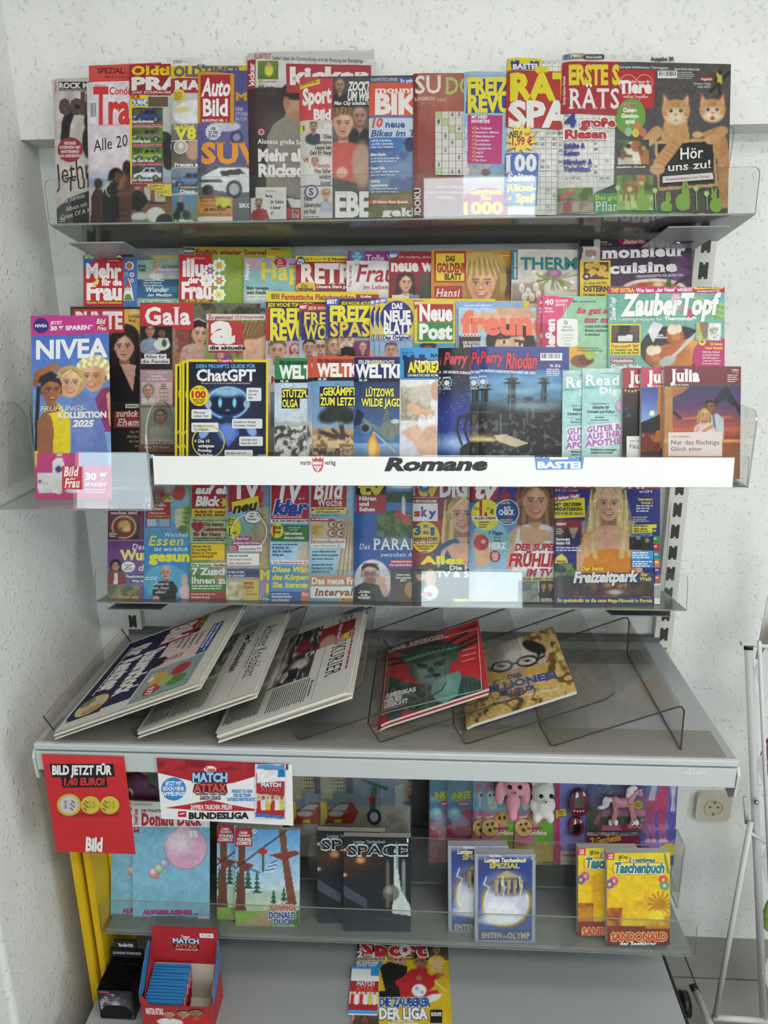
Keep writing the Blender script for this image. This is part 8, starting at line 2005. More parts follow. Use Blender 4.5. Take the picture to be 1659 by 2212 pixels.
m.poly([(1290,245),(1555,245),(1560,325),(1278,325)],'#2a3a5a').t('MATCH',1284,254,1556,318,'#a8d0f0',3,o='#1c2c4c',ow=.04).poly([(1300,335),(1545,335),(1560,405),(1285,398)],'#6a141c').t('ATTAX',1292,338,1552,398,'#d8564a',3,o='#3a0c10',ow=.04).t('TRADING CARD GAME',1304,408,1548,422,'#222',3).t('SAISON 2024/25',1342,430,1505,458,'#222',2)
m.poly([(1075,522),(1240,496),(1420,460),(1600,500),(1790,535),(1790,545),(1400,545)],'#b8282f').t('SAMMELN, TAUSCHEN, SPIELEN!',1270,498,1592,532,'#f6ecea',2)
m.para(['FINDEST DU EINE','DER SELTENEN','UNTERSCHRIFTSKARTEN?'],1672,380,24,32,'#2f8ad0',2,k=.5,al='c')
m.rr(1172,548,1236,592,4,'#c02a34').ln(1184,570,1224,562,8,'#fff').t('BUNDESLIGA',1256,560,1724,606,'#1c1c24',3,y2=604)
q=m.pic(1770,180,2012,610,'#d8dce4','#d8dce4',1.9);q.g([(1785,200),(2000,185),(2004,600),(1776,590)],'#b02a34');q.g([(1792,182),(2005,190),(2003,222),(1790,218)],'#4a9ad4');q.g([(1788,220),(2003,224),(2000,310),(1785,330)],'#ececec');q.g([(1778,560),(1996,585),(1995,608),(1775,590)],'#3a7ab8');q.g([(1780,410),(2000,430),(1998,540),(1778,525)],'#d8c8c4')
for k in range(6):
 q.b(1800+36*k,440,13,16,('#c89a80','#8a5a44')[k%2]);q.g([(1784+36*k,540),(1788+36*k,462),(1814+36*k,462),(1818+36*k,540)],('#c02a34','#e8e8ec','#d8c83a')[k%3])
m.t('MATCH',1820,326,1972,356,'#e8f0f8',3,o='#22304c',ow=.04).t('ATTAX',1816,364,1968,394,'#d8564a',3,o='#3a0c10',ow=.04).rr(1948,215,2008,282,6,'#3a9ad8').t('12',1962,226,1994,252,'#16324a',3).t('KARTEN',1958,262,2000,272,'#16324a',2)
GAIN[0]=1.05
CR=dict(cat='comic')
def pair(Y,lean=12.5):
 return Row(Y,-1.3165,lean,phi=1.2)
def two(name,labs,Y,fr,rear,front,W,t,draw,base,grp,tr=None,mat='satin'):
 r_=pair(Y)
 for k,(bl,tl)in enumerate((rear,front)):
  m=r_.put(name,labs[k],'comic book',fr,bl,tl,W,t=t,base=base,group=grp,mat=mat,tr=(tr if k else None))
  draw(m,tl[0],tl[1],k)
def d_bubble(m,x,y,k):
 p=m.full('#7ab4d0','#8ac0d8',1.9);p.gr(x-30,y+900,x+700,y+950,'#6aa4c4','#5a94b4')
 for a_,b_,r_,c_ in((420,365,168,'#d8a8c4'),(175,560,44,'#d88a90'),(212,525,36,'#9cc890'),(255,488,36,'#a8a8d8')):
  p.b(x+a_,y+b_,r_,r_,np.array(rgb(c_))*.72);p.b(x+a_,y+b_,r_-5,r_-5,c_);p.b(x+a_-r_*.3,y+b_-r_*.3,r_*.55,r_*.5,'#f4e4ee',r_*.5,.8)
 p.g([(x+440,y+230),(x+500,y+230),(x+515,y+280),(x+455,y+285)],'#f0f0f4');p.l(x+470,y+232,x+485,y+284,4,'#b8a8c8')
 m.poly([(x,y),(x+620,y),(x+620,y+205),(x,y+200)],'#e8e8e6').gk(x+15,y+16,x+180,2,12,6,'#8a8a8a').t('DIE TOLLSTEN GESCHICHTEN',x+74,y+66,x+430,y+84,'#333',3).t('Donald Duck',x+75,y+98,x+545,y+186,'#b83040',3,f=1,o='#e8d8d4',ow=.03)
 m.vt('Donald Duck',x+16,y+60,x+44,y+185,'#b83040',3,1).poly([(x+14,y+205),(x+56,y+205),(x+56,y+250),(x+35,y+238),(x+14,y+250)],'#a82434').t('HEFT',x+20,y+212,x+50,y+222,'#f4e4e0',2)
 m.t('AUFGEBLASENES ...',x+84,y+850,x+516,y+882,'#c03a74',3,o='#3a2a5a',ow=.02).gk(x+150,y+896,x+455,1,9,8,'#3a5a78').r(x+514,y+895,x+605,y+918,'#d8d8d6')
two('comic_magazine',('rear copy of the sky blue comic, only its side strip showing','front sky blue comic with a big pink bubble'),-.315,S1,((645,1365),(652,458)),((818,1390),(812,470)),.17,.007,d_bubble,'#8ac0d8','sky blue bubble comics',tr=(1416,482))
def d_wood(m,x,y,k):
 p=m.full('#6aa4d8','#d8dca8',1.9);p.gr(x-30,y,x+600,y+480,'#5a9cd8','#c4dce4')
 for a_,h_ in((100,300),(170,340),(300,480),(380,460),(440,500),(20,330)):
  for q in range(5):
   p.g([(x+a_-12-q*8,y+h_+30+q*34),(x+a_,y+h_-10+q*34),(x+a_+12+q*8,y+h_+30+q*34)],'#2c5a44')
 p.g([(x+20,y),(x+90,y),(x+70,y+340),(x+85,y+660),(x-5,y+660),(x+30,y+340)],'#6a4030')
 p.g([(x+340,y),(x+395,y),(x+410,y+200),(x+480,y+590),(x+410,y+590),(x+360,y+200)],'#7a4a34');p.g([(x+265,y+205),(x+470,y+170),(x+505,y+195),(x+380,y+255)],'#8a3a30');p.g([(x-10,y+250),(x+110,y+270),(x+150,y+290),(x+60,y+345)],'#8a3a30')
 p.l(x-10,y+320,x+415,y+5,5,'#2a2420');p.l(x+60,y+290,x+190,y+345,6,'#3a4a88');p.b(x+215,y+178,36,26,'#b02a2e');p.l(x+218,y+200,x+218,y+330,8,'#2c5a3c')
 for q in range(6):
  p.l(x+235+q*9,y+340-q*14,x+300+q*5,y+330-q*16,6,'#3a6ab0' if q%2 else '#e4e8ec')
 p.gr(x-30,y+640,x+600,y+900,'#8ab054','#6a9a44');p.g([(x-20,y+780),(x+200,y+660),(x+300,y+660),(x+260,y+790),(x+100,y+900),(x-20,y+900)],'#a89878');p.g([(x+400,y+700),(x+520,y+620),(x+520,y+800)],'#4a7a34')
 m.r(x,y,x+134,y+140,'#b02430').t('Lustiges',x+36,y+18,x+98,y+40,'#f4e4e0',2,1).t('Taschenbuch',x+24,y+44,x+114,y+62,'#f4e4e0',2,1).t('YOUNG',x+12,y+74,x+126,y+98,'#f8f4f2',3).t('COMICS',x+10,y+104,x+124,y+126,'#f8f4f2',3).e(x+150,y+22,18,18,'#f4f4f2').t('17',x+140,y+14,x+162,y+32,'#2a2a30',3)
 m.t('Disney',x+322,y+556,x+400,y+586,'#f0f0ec',1,1).t('YOUNG',x+262,y+594,x+452,y+640,'#d85a54',3,o='#f4f0ec',ow=.05).t('DONALD',x+262,y+652,x+474,y+700,'#34489c',3,o='#f4f4f8',ow=.06).t('DUCK',x+302,y+706,x+456,y+750,'#34489c',3,o='#f4f4f8',ow=.06)
two('comic_book',('rear copy of the treetop comic, only a strip showing','front comic with treetop rope course and a red badge'),-.322,S2,((103,1392),(103,656)),((247,1448),(245,684)),.142,.013,d_wood,'#c4dce4','treetop comics',tr=(748,700))
def d_space(m,x,y,k):
 p=m.full('#101218','#1c2c38',1.9);p.b(x+90,y+200,160,90,'#4a2a1c',110,.8);p.b(x+135,y+185,34,26,'#f0a860',26,.8);p.b(x+12,y+105,16,12,'#e8a070',10);p.b(x+10,y+300,20,14,'#d8906a',12)
 for q in range(4):
  p.l(x-10,y+380+q*22,x+180,y+500+q*18,4,'#8a98a8',.7)
 p.g([(x+392,y+470),(x+395,y+120),(x+410,y+40),(x+428,y+120),(x+432,y+470)],'#8a9a98');p.l(x+402,y+110,x+402,y+460,6,'#d8e4e0',.8)
 p.g([(x+330,y+560),(x+332,y+220),(x+345,y+175),(x+360,y+220),(x+362,y+560)],'#6a5a48');p.g([(x+455,y+520),(x+456,y+210),(x+470,y+170),(x+482,y+210),(x+486,y+560)],'#7a8684');p.g([(x+380,y+600),(x+400,y+260),(x+425,y+250),(x+450,y+420),(x+520,y+540),(x+530,y+620)],'#c8d0cc');p.b(x+370,y+440,66,66,'#5a6058',10,.8);p.b(x+355,y+420,30,30,'#a8aca0',26,.7)
 p.l(x+250,y+640,x+520,y+660,8,'#2a3a40');p.gr(x-20,y+690,x+560,y+900,'#1c3440','#162830');p.l(x-10,y+740,x+540,y+745,4,'#4a6a70')
 m.t('Lustiges Taschenbuch',x+76,y+30,x+326,y+54,'#8a8e96',2,1).t('SPACE',x+26,y+66,x+505,y+152,'#c4ccd4',3).t('SPACE',x+32,y+74,x+499,y+145,'#14161e',1).t('1',x+495,y+18,x+508,y+46,'#e8ecf0',3)
two('comic_book',('rear copy of the black rocket comic, only a strip showing','front black comic with a silver rocket'),-.318,S2,((885,1450),(885,700)),((1090,1512),(1088,745)),.147,.019,d_space,'#14161e','black rocket comics',tr=(1616,752))
S3=(820,1600,3.607)
def d_temple(m,x,y,k):
 p=m.full('#2c3c80','#5a6aa0',1.9);p.gr(x-20,y,x+560,y+60,'#b8bcc8','#2c3c84');p.b(x+240,y+330,200,200,'#8a90b8',60,.6);p.b(x+245,y+380,196,196,'#a8862c');p.b(x+245,y+380,178,178,'#c8ccdc');p.b(x+200,y+460,140,90,'#eef0f4',50,.9);p.b(x+270,y+260,150,60,'#2a3450',50,.9)
 p.g([(x+140,y+190),(x+250,y+120),(x+380,y+190)],'#8a7a58');p.g([(x+160,y+186),(x+250,y+132),(x+355,y+186)],'#b0a07c')
 for q in range(5):
  p.g([(x+155+q*48,y+200),(x+180+q*48,y+200),(x+178+q*48,y+330),(x+157+q*48,y+330)],'#b8a880');p.l(x+163+q*48,y+205,x+163+q*48,y+328,4,'#6a5c3c',.6)
 for q in range(3):
  p.l(x+90+q*130,y+180,x+70+q*140,y+240,4,'#e8f0fc');p.l(x+70+q*140,y+240,x+110+q*130,y+260,4,'#e8f0fc');p.l(x+110+q*130,y+260,x+90+q*130,y+330,3,'#e8f0fc')
 p.b(x+150,y+520,120,30,'#f4f4f8',30,.8);p.gr(x-20,y+590,x+560,y+800,'#4a5688','#6a7090')
 m.f(0,0,.055,1,'#9aa0ac').f(.945,0,1,1,'#9aa0ac').f(0,.955,1,1,'#8a90a0')
 m.t('Walt Disney',x+118,y+8,x+208,y+26,'#f0f0f4',1,1).e(x+245,y+80,170,52,'#1f3f98',36).t('Lustiges Taschenbuch',x+72,y+34,x+400,y+66,'#ece4a8',3,1,o='#1c2450',ow=.04).t('SPEZIAL',x+112,y+76,x+350,y+112,'#c8b448',3).r(x+428,y+26,x+470,y+46,'#1c2030').t('123',x+434,y+29,x+466,y+43,'#f4f4f4',3)
 m.t('ENTEN',x+54,y+616,x+210,y+655,'#b8b08a',2,f=1).t('im',x+216,y+632,x+250,y+655,'#b8b08a',1,1,1).t('OLYMP',x+254,y+616,x+428,y+660,'#b8b08a',2,f=1).gk(x+60,y+676,x+440,1,9,9,'#a8a484')
two('comic_book',('rear copy of the blue temple comic, only a strip showing','front blue comic with a golden ring and temple'),-.330,S3,((537,1505),(532,815)),((742,1585),(742,880)),.128,.022,d_temple,'#2c3c84','blue temple comics',tr=(1216,892))
S4=(1190,1600,3.537)
def d_sun(m,x,y,k):
 p=m.full('#e8c81e','#d8a82a',1.9);p.spk('#e8c420','#d89a28',6,.6,x-20,y+200,x+520,y+640,.7);p.gr(x-20,y+560,x+520,y+800,'#8a3428','#5a1c20');p.spk('#c87a28','#8a4420',6,.5,x-20,y+420,x+120,y+560,.8);p.spk('#e0b428','#b87a24',5,.5,x+300,y+480,x+520,y+580,.7)
 for q in range(14):
  t0=2*math.pi*q/14;p.l(x+410,y+390,x+410+92*math.cos(t0),y+390+92*math.sin(t0),7,'#b07a20')
 for a_,b_,c_ in((52,215,'#c8589c'),(430,205,'#d84a5a'),(440,250,'#5a9a8a'),(20,240,'#7a5aa0')):
  for q in range(8):
   t0=math.pi*q/4;p.b(x+a_+24*math.cos(t0),y+b_+24*math.sin(t0),13,13,c_)
  p.b(x+a_,y+b_,12,12,'#f0d84a')
 p.l(x+110,y+20,x+60,y+140,4,'#3a7a5a');p.l(x+440,y+10,x+470,y+150,6,'#3a7a5a');p.b(x+380,y+480,60,40,'#f0e040',16,.8)
 m.r(x,y,x+56,y+52,'#c8282e').t('LTB',x+12,y+10,x+46,y+24,'#fbf4f2',3).t('595',x+12,y+30,x+46,y+44,'#fbf4f2',3).t('Walt Disney',x+88,y+18,x+160,y+44,'#2a2a20',1,1)
 m.t('Lustiges',x+164,y+34,x+370,y+76,'#2a7a88',3,1,o='#f4f0d8',ow=.05).rr(x+40,y+70,x+430,y+165,40,'#c8842a').rr(x+48,y+77,x+422,y+158,34,'#f0d02a').t('Taschenbuch',x+60,y+74,x+440,y+150,'#2a7a88',3,1,o='#f4f0d8',ow=.05)
 m.t('SANDONALD',x+30,y+610,x+458,y+668,'#d84a38',3,o='#f4e08a',ow=.06).t('der Seefahrer',x+98,y+678,x+378,y+702,'#f8f4ea',3,f=1)
two('comic_book',('rear copy of the yellow paperback comic, only a strip showing','front yellow paperback comic with a big brown star'),-.335,S4,((208,1490),(208,822)),((430,1560),(428,858)),.125,.021,d_sun,'#e8c81e','yellow star comics',tr=(911,890))

# ---------------- toy magazines, boxes, boards, socket, rack
def blob(name,parts,voxel,mat,parent,smooth=True):
 """one continuous soft body grown together from balls (c, r) and tapering limbs (a, b, ra, rb)"""
 bm=bmesh.new()
 for q in parts:
  if len(q)==2:
   c,r=q
   r=(r,r,r)if np.isscalar(r)else r
   bmesh.ops.create_icosphere(bm,subdivisions=2,radius=1.0,matrix=Matrix.Translation(c)@Matrix.Diagonal((*r,1)))
  else:
   a,b,ra,rb=q
   a,b=Vector(a),Vector(b)
   d=b-a
   mt=Matrix.Translation((a+b)/2)@d.to_track_quat('Z','Y').to_matrix().to_4x4()
   bmesh.ops.create_cone(bm,cap_ends=True,segments=10,radius1=ra,radius2=rb,depth=d.length,matrix=mt)
 me=bpy.data.meshes.new(name);bm.to_mesh(me);bm.free()
 me.materials.append(M[mat]if isinstance(mat,str)else mat)
 o=bpy.data.objects.new(name,me);COL.objects.link(o);o.parent=parent
 r=o.modifiers.new('remesh','REMESH');r.mode='VOXEL';r.voxel_size=voxel;r.use_smooth_shade=True
 s=o.modifiers.new('smooth','SMOOTH');s.factor=.6;s.iterations=4
 return o
def film(name,W,H,z,parent,seed,amp=.003):
 """crinkled clear bag lying over a magazine"""
 nx,ny=24,30
 n=smooth_noise(nx,ny,3.5,seed)*amp+smooth_noise(nx,ny,1.5,seed+1)*amp*.5
 v=[(-.004+(W+.008)*i/(nx-1),-.004+(H+.008)*j/(ny-1),z+n[j,i])for j in range(ny)for i in range(nx)]
 f=[(j*nx+i,j*nx+i+1,(j+1)*nx+i+1,(j+1)*nx+i)for j in range(ny-1)for i in range(nx-1)]
 return obj(name,v,f,'film',parent,smooth=True)
M['film']=acrylic_mat('clear_bag_film','#f6f8f7',1.6,0.05)
M['plush_white']=simple_mat('white_plush','#e6e2dc',1.0,0,.1,.6,900)
M['plush_pink']=simple_mat('pink_plush','#e8a4b0',1.0,0,.1,.6,900)
M['plush_purple']=simple_mat('purple_plush','#8a4a78',1.0,0,.1,.5,700)
M['plush_mauve']=simple_mat('mauve_plush','#b88aa8',1.0,0,.1,.5,700)
M['pink_plastic']=simple_mat('pink_toy_plastic','#d88a94',.35)
M['white_toy']=simple_mat('white_toy_plastic','#f0ecec',.3)
M['dark_red']=simple_mat('dark_red_toy_plastic','#7a1a34',.2)
M['eye']=simple_mat('glossy_black_eye','#101010',.08)
T1,T2,T3=(600,1640,2.644),(900,1640,2.975),(1180,1640,2.975)
GAIN[0]=0.8
row=Row(-0.205,-1.2635,9,phi=2.5)
def local(m,x,y,h):
 u,v=m.uv(x,y)
 return(u,v,h)
for k,x in enumerate((62,240)):
 m=row.put('bagged_comic',('rear bagged street comic, a strip showing beside the card advert','bagged comic with a red car in a city street')[k],'comic',T1,None,(x,40),.205,t=.004,H=.22,base='#8a8a90',group='bagged street comics')
 p=m.full('#8aa0b8','#8a8680',1.9)
 p.g([(x+10,60),(x+70,60),(x+75,230),(x+10,230)],'#c8bc98');p.g([(x+80,60),(x+140,60),(x+140,180),(x+80,180)],'#d8c890')
 for a_ in range(4):
  for b_ in range(5):
   p.g([(x+86+a_*14,70+b_*22),(x+94+a_*14,70+b_*22),(x+94+a_*14,84+b_*22),(x+86+a_*14,84+b_*22)],'#6a5c40')
 p.g([(x+140,60),(x+190,60),(x+190,200),(x+150,200)],'#5a5e68');p.g([(x+430,150),(x+480,140),(x+480,270),(x+430,270)],'#b8b4ac');p.g([(x+490,60),(x+590,60),(x+570,240),(x+500,260)],'#a87a3c')
 for a_ in range(3):
  for b_ in range(5):
   p.b(x+512+a_*24,90+b_*32,7,11,'#4a3018')
 p.b(x+540,250,66,12,'#4a5a78');p.b(x+540,290,60,12,'#4a5a78');p.gr(x-10,270,x+640,560,'#a8a49c','#b0a89a');p.spk('#a8a49c','#8a867e',5,.55,x,300,x+640,560,.5)
 p.g([(x+30,370),(x+32,300),(x+110,250),(x+190,250),(x+220,300),(x+190,370)],'#b03a28');p.g([(x+60,292),(x+110,258),(x+170,258),(x+150,290)],'#a8b8c4');p.l(x+40,310,x+160,300,5,'#d8644a');p.b(x+92,312,46,16,'#c8c8c4');p.g([(x+82,345),(x+122,342),(x+122,362),(x+82,364)],'#e8d040');p.g([(x,250),(x+40,240),(x+44,330),(x+10,380),(x,380)],'#e8d048')
 p.l(x+250,120,x+380,170,9,'#2c6a4c');p.l(x+310,170,x+300,300,16,'#2c6a4c');p.b(x+310,330,40,46,'#2a2a2c');p.b(x+310,330,24,28,'#c8ccd0');p.b(x+300,230,18,30,'#b02a2a')
 m.r(x+500,420,x+640,620,'#e0d030').t('EGMONT',x+515,556,x+600,576,'#3a3a20',2).t('Extra!',x+505,500,x+580,548,'#b03030',3)
 m.after=lambda R,W=m.W,H=m.H,k=k:film('clear_bag',W,H,.004,R,5+k)
for k,x in enumerate((85,200)):
 m=row.put('toy_magazine',('rear bagged teal and pink slime toy pack, half covered','front bagged teal and pink slime toy pack')[k],'toy magazine',T2,None,(x,92),.10,t=.006,H=.215,base='#4a9aa0',group='bagged slime packs')
 p=m.full('#3a8a98','#c85a78',1.9);p.gr(x-10,60,x+300,320,'#3a8c98','#5a90c0');p.gr(x-10,320,x+300,520,'#7a8ab8','#b8486a');p.b(x+60,255,60,20,'#8ad0d8',14,.8);p.b(x+40,350,42,40,'#8ac8e0',10);p.b(x+44,340,24,20,'#d8f0f4',12,.8)
 p.spk('#c83a5a','#e8a0b0',4,.55,x-10,430,x+300,520,.9);p.b(x+80,430,60,70,'#d8dce4',30,.5)
 for q in range(9):
  t0=q*.7;p.b(x+130+22*math.cos(t0),350+22*math.sin(t0),11,11,'#d8506a')
 m.t('INKEE',x+30,215,x+150,258,'#d8d83a',3,0,o='#2a5a70',ow=.05,y2=248).e(x+100,285,38,20,'#c83a6a').t('surprise',x+72,276,x+130,292,'#f4e0e8',2)
 m.after=lambda R,W=m.W,H=m.H,k=k:film('clear_bag',W,H,.008,R,15+k,.005)
for k,x in enumerate((366,425,640)):
 m=row.put('toy_magazine',('rear sky blue puppy magazine, a strip showing','sky blue puppy magazine with a pink long-eared plush toy','sky blue puppy magazine with a white plush toy')[k],'toy magazine',T2,None,(x,85),.086 if k<2 else.092,t=.004,H=.22,base='#7ab8d0',group='puppy plush magazines')
 p=m.full('#7abcd4','#c88aa8',1.9);p.gr(x-20,60,x+300,330,'#6ab4d4','#8ac0d4');p.g([(x-10,325),(x+80,360),(x+300,380),(x+300,560),(x-10,560)],'#d878a0');p.g([(x+160,400),(x+300,380),(x+300,560),(x+90,560)],'#7ab040');p.gr(x-10,540,x+300,700,'#c8a860','#c8b050')
 p.b(x+60,235,34,34,'#e8e4e6');p.b(x+30,180,18,34,'#d87a90',rot=20);p.b(x+84,175,16,34,'#d87a90',rot=-15);p.b(x+62,285,30,40,'#e8e4e6');p.b(x+48,232,7,9,'#222');p.b(x+74,228,7,9,'#222')
 p.b(x+48,440,60,62,'#6a3a20');p.b(x+48,440,55,57,'#e8c880');p.spk('#e8c880','#c89a48',3,.55,x+5,400,x+92,480,.6);p.b(x+30,420,9,9,'#3a2410');p.b(x+64,415,9,9,'#3a2410');p.b(x+46,455,12,10,'#4a2c14')
 p.b(x+125,380,42,38,'#d8a858');p.b(x+108,378,9,11,'#222');p.b(x+140,376,9,11,'#222');p.b(x+98,350,12,14,'#c08a40');p.b(x+152,348,12,14,'#c08a40')
 m.t('Lecker!',x+22,365,x+74,382,'#f8f0d8',2,a=12).t('Bärenstarke',x+70,436,x+168,452,'#5a2a18',2,y2=448).t('Cornflakes',x+78,458,x+196,486,'#f4e8d0',3,0,o='#5a2a18',ow=.06).t('LUSTIGE',x+140,660,x+250,682,'#3a6a40',3).t('VASEN-VASE',x+100,690,x+250,712,'#3a6a40',3).r(x-6,700,x+300,740,'#d8d048')
 if k:
  def after(R,m=m,x=x,k=k):
   s=m.W/200.0 if 0 else.00034
   mat='plush_white' if k==2 else 'plush_pink'
   cx,cy=(x+155,245)if k==2 else(x+165,190)
   u0,v0,_=local(m,cx,cy,0)
   t=.024
   if k==2:
    parts=[((u0,v0+.026,t),(.026,.027,.022)),((u0+.002,v0-.008,t),(.021,.028,.018)),((u0-.014,v0-.030,t+.006),(.010,.014,.012)),((u0+.016,v0-.030,t+.006),(.010,.014,.012)),((u0-.020,v0-.004,t),(.009,.016,.010)),((u0+.020,v0-.004,t),(.009,.016,.010)),((u0-.020,v0+.058,t-.004),(.009,.022,.006)),((u0+.018,v0+.060,t-.004),(.009,.022,.006))]
   else:
    parts=[((u0+.006,v0+.020,t),(.026,.026,.022)),((u0+.006,v0-.020,t),(.017,.024,.016)),((u0-.024,v0+.006,t+.006),(.012,.030,.008)),((u0+.034,v0+.004,t+.004),(.011,.028,.008)),((u0+.006,v0-.045,t+.004),(.011,.016,.011))]
   b=blob('plush_toy',parts,.0028,mat,R)
   for q in(-.010,.012):
    e=blob('eye',[((u0+q+(.006 if k==1 else.003),v0+.026,t+.019),.0052)],.0012,'eye',b)
   blob('muzzle',[((u0+(.006 if k==1 else.002),v0+.014,t+.020),(.008,.006,.005))],.0014,'plush_white' if k==2 else 'plush_pink',b)
   blob('nose',[((u0+(.006 if k==1 else.002),v0+.016,t+.0255),(.003,.002,.002))],.0008,M['dark_red'],b)
   film('clear_bag',m.W,m.H*.8,.05,R,30+k,.004)if 0 else None
  m.after=after
m=row.put('toy_magazine','lilac magazine with a dark red electronic pet toy in a blister','toy magazine',T3,None,(64,95),.2,t=.004,H=.215,base='#7a7ac0')
p=m.full('#7a80c0','#8a88c8',1.9);p.gr(55,90,85,700,'#c03a6a','#b8305c');p.n(.05,8)
m.poly([(100,100),(200,100),(200,135),(105,152)],'#d85a90').t('Digi',130,112,170,130,'#f8e8f0',2,1).r(205,105,330,160,'#e8d040').t('Mit LCD',218,128,300,146,'#3a3020',2).poly([(62,330),(125,315),(130,360),(62,378)],'#e8d040').para(['Pflegen','Füttern','Spielen'],74,330,9,15,'#3a3020',2,k=.9).r(35,560,100,720,'#c83a70').r(90,590,190,720,'#e0c8c4').t('Feierspaß',104,606,186,622,'#b04a5a',2)
def after(R,m=m):
 u0,v0,_=local(m,200,265,0)
 pts=[(u0+.021*math.cos(a)*(1-.12*math.sin(a)),v0+.030*math.sin(a))for a in np.linspace(0,2*math.pi,28,endpoint=False)]
 d=prism('pet_toy',pts,'z',.002,.016,'dark_red',R)
 bv=d.modifiers.new('bevel','BEVEL');bv.width=.004;bv.segments=3
 s=prism('screen',[(u0-.011,v0-.008),(u0+.011,v0-.008),(u0+.011,v0+.014),(u0-.011,v0+.014)],'z',.0155,.0168,simple_mat('grey_screen','#5a544c',.15),d)
 for q in range(4):
  blob('button',[((u0-.010+q*.0065,v0-.017+abs(q-1.5)*.0012,.016),.0026)],.0009,'white_toy',d)
 pts=[(u0-.003+.017*math.cos(a),v0-.056+.021*math.sin(a))for a in np.linspace(0,2*math.pi,24,endpoint=False)]
 e=prism('pet_case',pts,'z',.002,.014,'dark_red',R);bv=e.modifiers.new('bevel','BEVEL');bv.width=.004;bv.segments=3
 blob('horse_emblem',[((u0-.002,v0-.056,.0145),(.009,.014,.002)),((u0-.008,v0-.062,.0145),(.006,.009,.002))],.0012,'eye',e)
 bl=blob('blister',[((u0,v0,.008),(.028,.038,.014)),((u0-.003,v0-.056,.008),(.023,.026,.012))],.003,'film',R)
m.after=after
m=row.put('toy_magazine','violet unicorn magazine with a pink toy foal in a blister','toy magazine',T3,None,(270,100),.2,t=.004,H=.215,base='#5a4a90',tr=(850,95))
p=m.full('#3a5a88','#5a4a98',1.9);p.gr(260,90,640,330,'#3a5c88','#8a6aa0');p.gr(260,330,640,370,'#c88aa0','#b8788c');p.gr(260,370,640,470,'#4a6a44','#3a5434');p.spk('#3c5838','#c0608c',4,.66,260,300,360,460,.8);p.gr(640,90,900,720,'#6a7ac0','#4a3a90');p.spk('#5c5cac','#b090d0',4,.6,610,380,900,720,.8);p.gr(260,470,600,720,'#8a2048','#6a1a3c');p.spk('#c8c0c8','#6a6470',2,.5,262,468,600,490,.9);p.b(400,150,22,22,'#8ab0d0');p.b(408,146,18,18,'#46688f')
for q in range(50):
 p.b(280+(q*61)%340,110+(q*37)%200,1.8,1.8,'#e8f0f8')
p.g([(640,240),(690,215),(760,210),(785,240),(780,320),(745,340),(680,340),(645,300)],'#c04a74');p.g([(730,230),(720,120),(775,120),(785,200),(775,260)],'#c04a74')
for a_,b_ in((650,655),(680,690),(735,738),(760,762)):
 p.l(a_,320,b_-8,420,13,'#b0406a');p.l(b_-8,420,b_,510,9,'#c05a80');p.b(b_,525,18,14,'#e0c0d0')
for q in range(7):
 p.l(690+q*4,130,660+q*6,260,5,'#e8e0ec' if q%2 else '#b8a8c4');p.l(800+q*6,150,815+10*math.sin(q),330,5,'#e8e0ec' if q%2 else '#b8a8c4')
m.poly([(345,425),(620,405),(620,455),(340,462)],'#a82458').gk(360,425,510,4,9,4,'#e8b8c8').t('CE',524,422,548,440,'#f0dce4',2).ring(566,430,13,4,'#d8b8c0').ring(600,428,15,4,'#e8d8b0').t('2',280,505,312,545,'#e8d83a',3).t('Geschenke',318,505,478,545,'#e8c83a',2,1,y2=520).e(590,292,32,28,'#d8b030').para(['Limited','Edition'],590,280,9,14,'#7a3a20',2,k=.85,al='c').e(790,580,66,40,'#e8d040').t('MINI',802,684,850,702,'#8aa0e0',3)
def after(R,m=m):
 L_=lambda x,y,h:local(m,x,y,h)
 t=.014
 parts=[(L_(470,258,t),(.020,.0125,.009)),(L_(430,245,t),(.0105,.011,.008)),(L_(520,245,t),.010),(L_(520,240,t),L_(560,195,t),.009,.0055),(L_(575,190,t),(.010,.0065,.006)),(L_(592,205,t),(.006,.005,.005))]
 for a_,b_,c_ in((425,404,t+.004),(435,432,t-.004),(522,538,t+.004),(530,565,t-.004)):
  parts+=[(L_(a_,270,c_),L_((a_+b_)/2+(8 if a_<500 else 0),320,c_),.006,.0036),(L_((a_+b_)/2+(8 if a_<500 else 0),320,c_),L_(b_,385,c_),.0036,.003)]
 b=blob('toy_foal',parts,.0013,'pink_plastic',R)
 blob('mane',[(L_(545,165,t),(.010,.006,.005)),(L_(525,185,t),(.009,.011,.006)),(L_(512,212,t),(.006,.008,.005))],.0013,'white_toy',b)
 blob('tail',[(L_(410,235,t),L_(375,245,t),.005,.007),(L_(372,255,t),(.009,.014,.005)),(L_(345,288,t),(.010,.005,.004))],.0013,'white_toy',b)
 blob('horn',[(L_(588,182,t),L_(610,172,t),.0022,.0004)],.0007,'white_toy',b)
 for x in(400,434,540,566):
  blob('hoof',[(L_(x,385,t),(.0055,.0075,.0055))],.0013,'white_toy',b)
 blob('eye',[(L_(580,186,t+.0055),.0014)],.0005,'eye',b)
 film('blister',.128,.105,.028,R,51,.002).location=local(m,275,430,0)
m.after=after
pl=empty('plush_animal',tuple(atY(296,1735,-.20)))
base_z=0
hd=blob('body',[((0,0,.045),(.034,.03,.034)),((.026,-.008,.030),(.030,.026,.022)),((-.004,0,.0),(.038,.034,.03)),((.05,-.01,.034),.012),((.045,-.02,.0),(.018,.016,.02))],.003,'plush_purple',pl)
ew=blob('eye',[((.000,-.030,.052),(.0085,.005,.012))],.0012,'white_toy',pl)
blob('pupil',[((.001,-.0345,.051),(.0055,.003,.009))],.0009,'eye',ew)
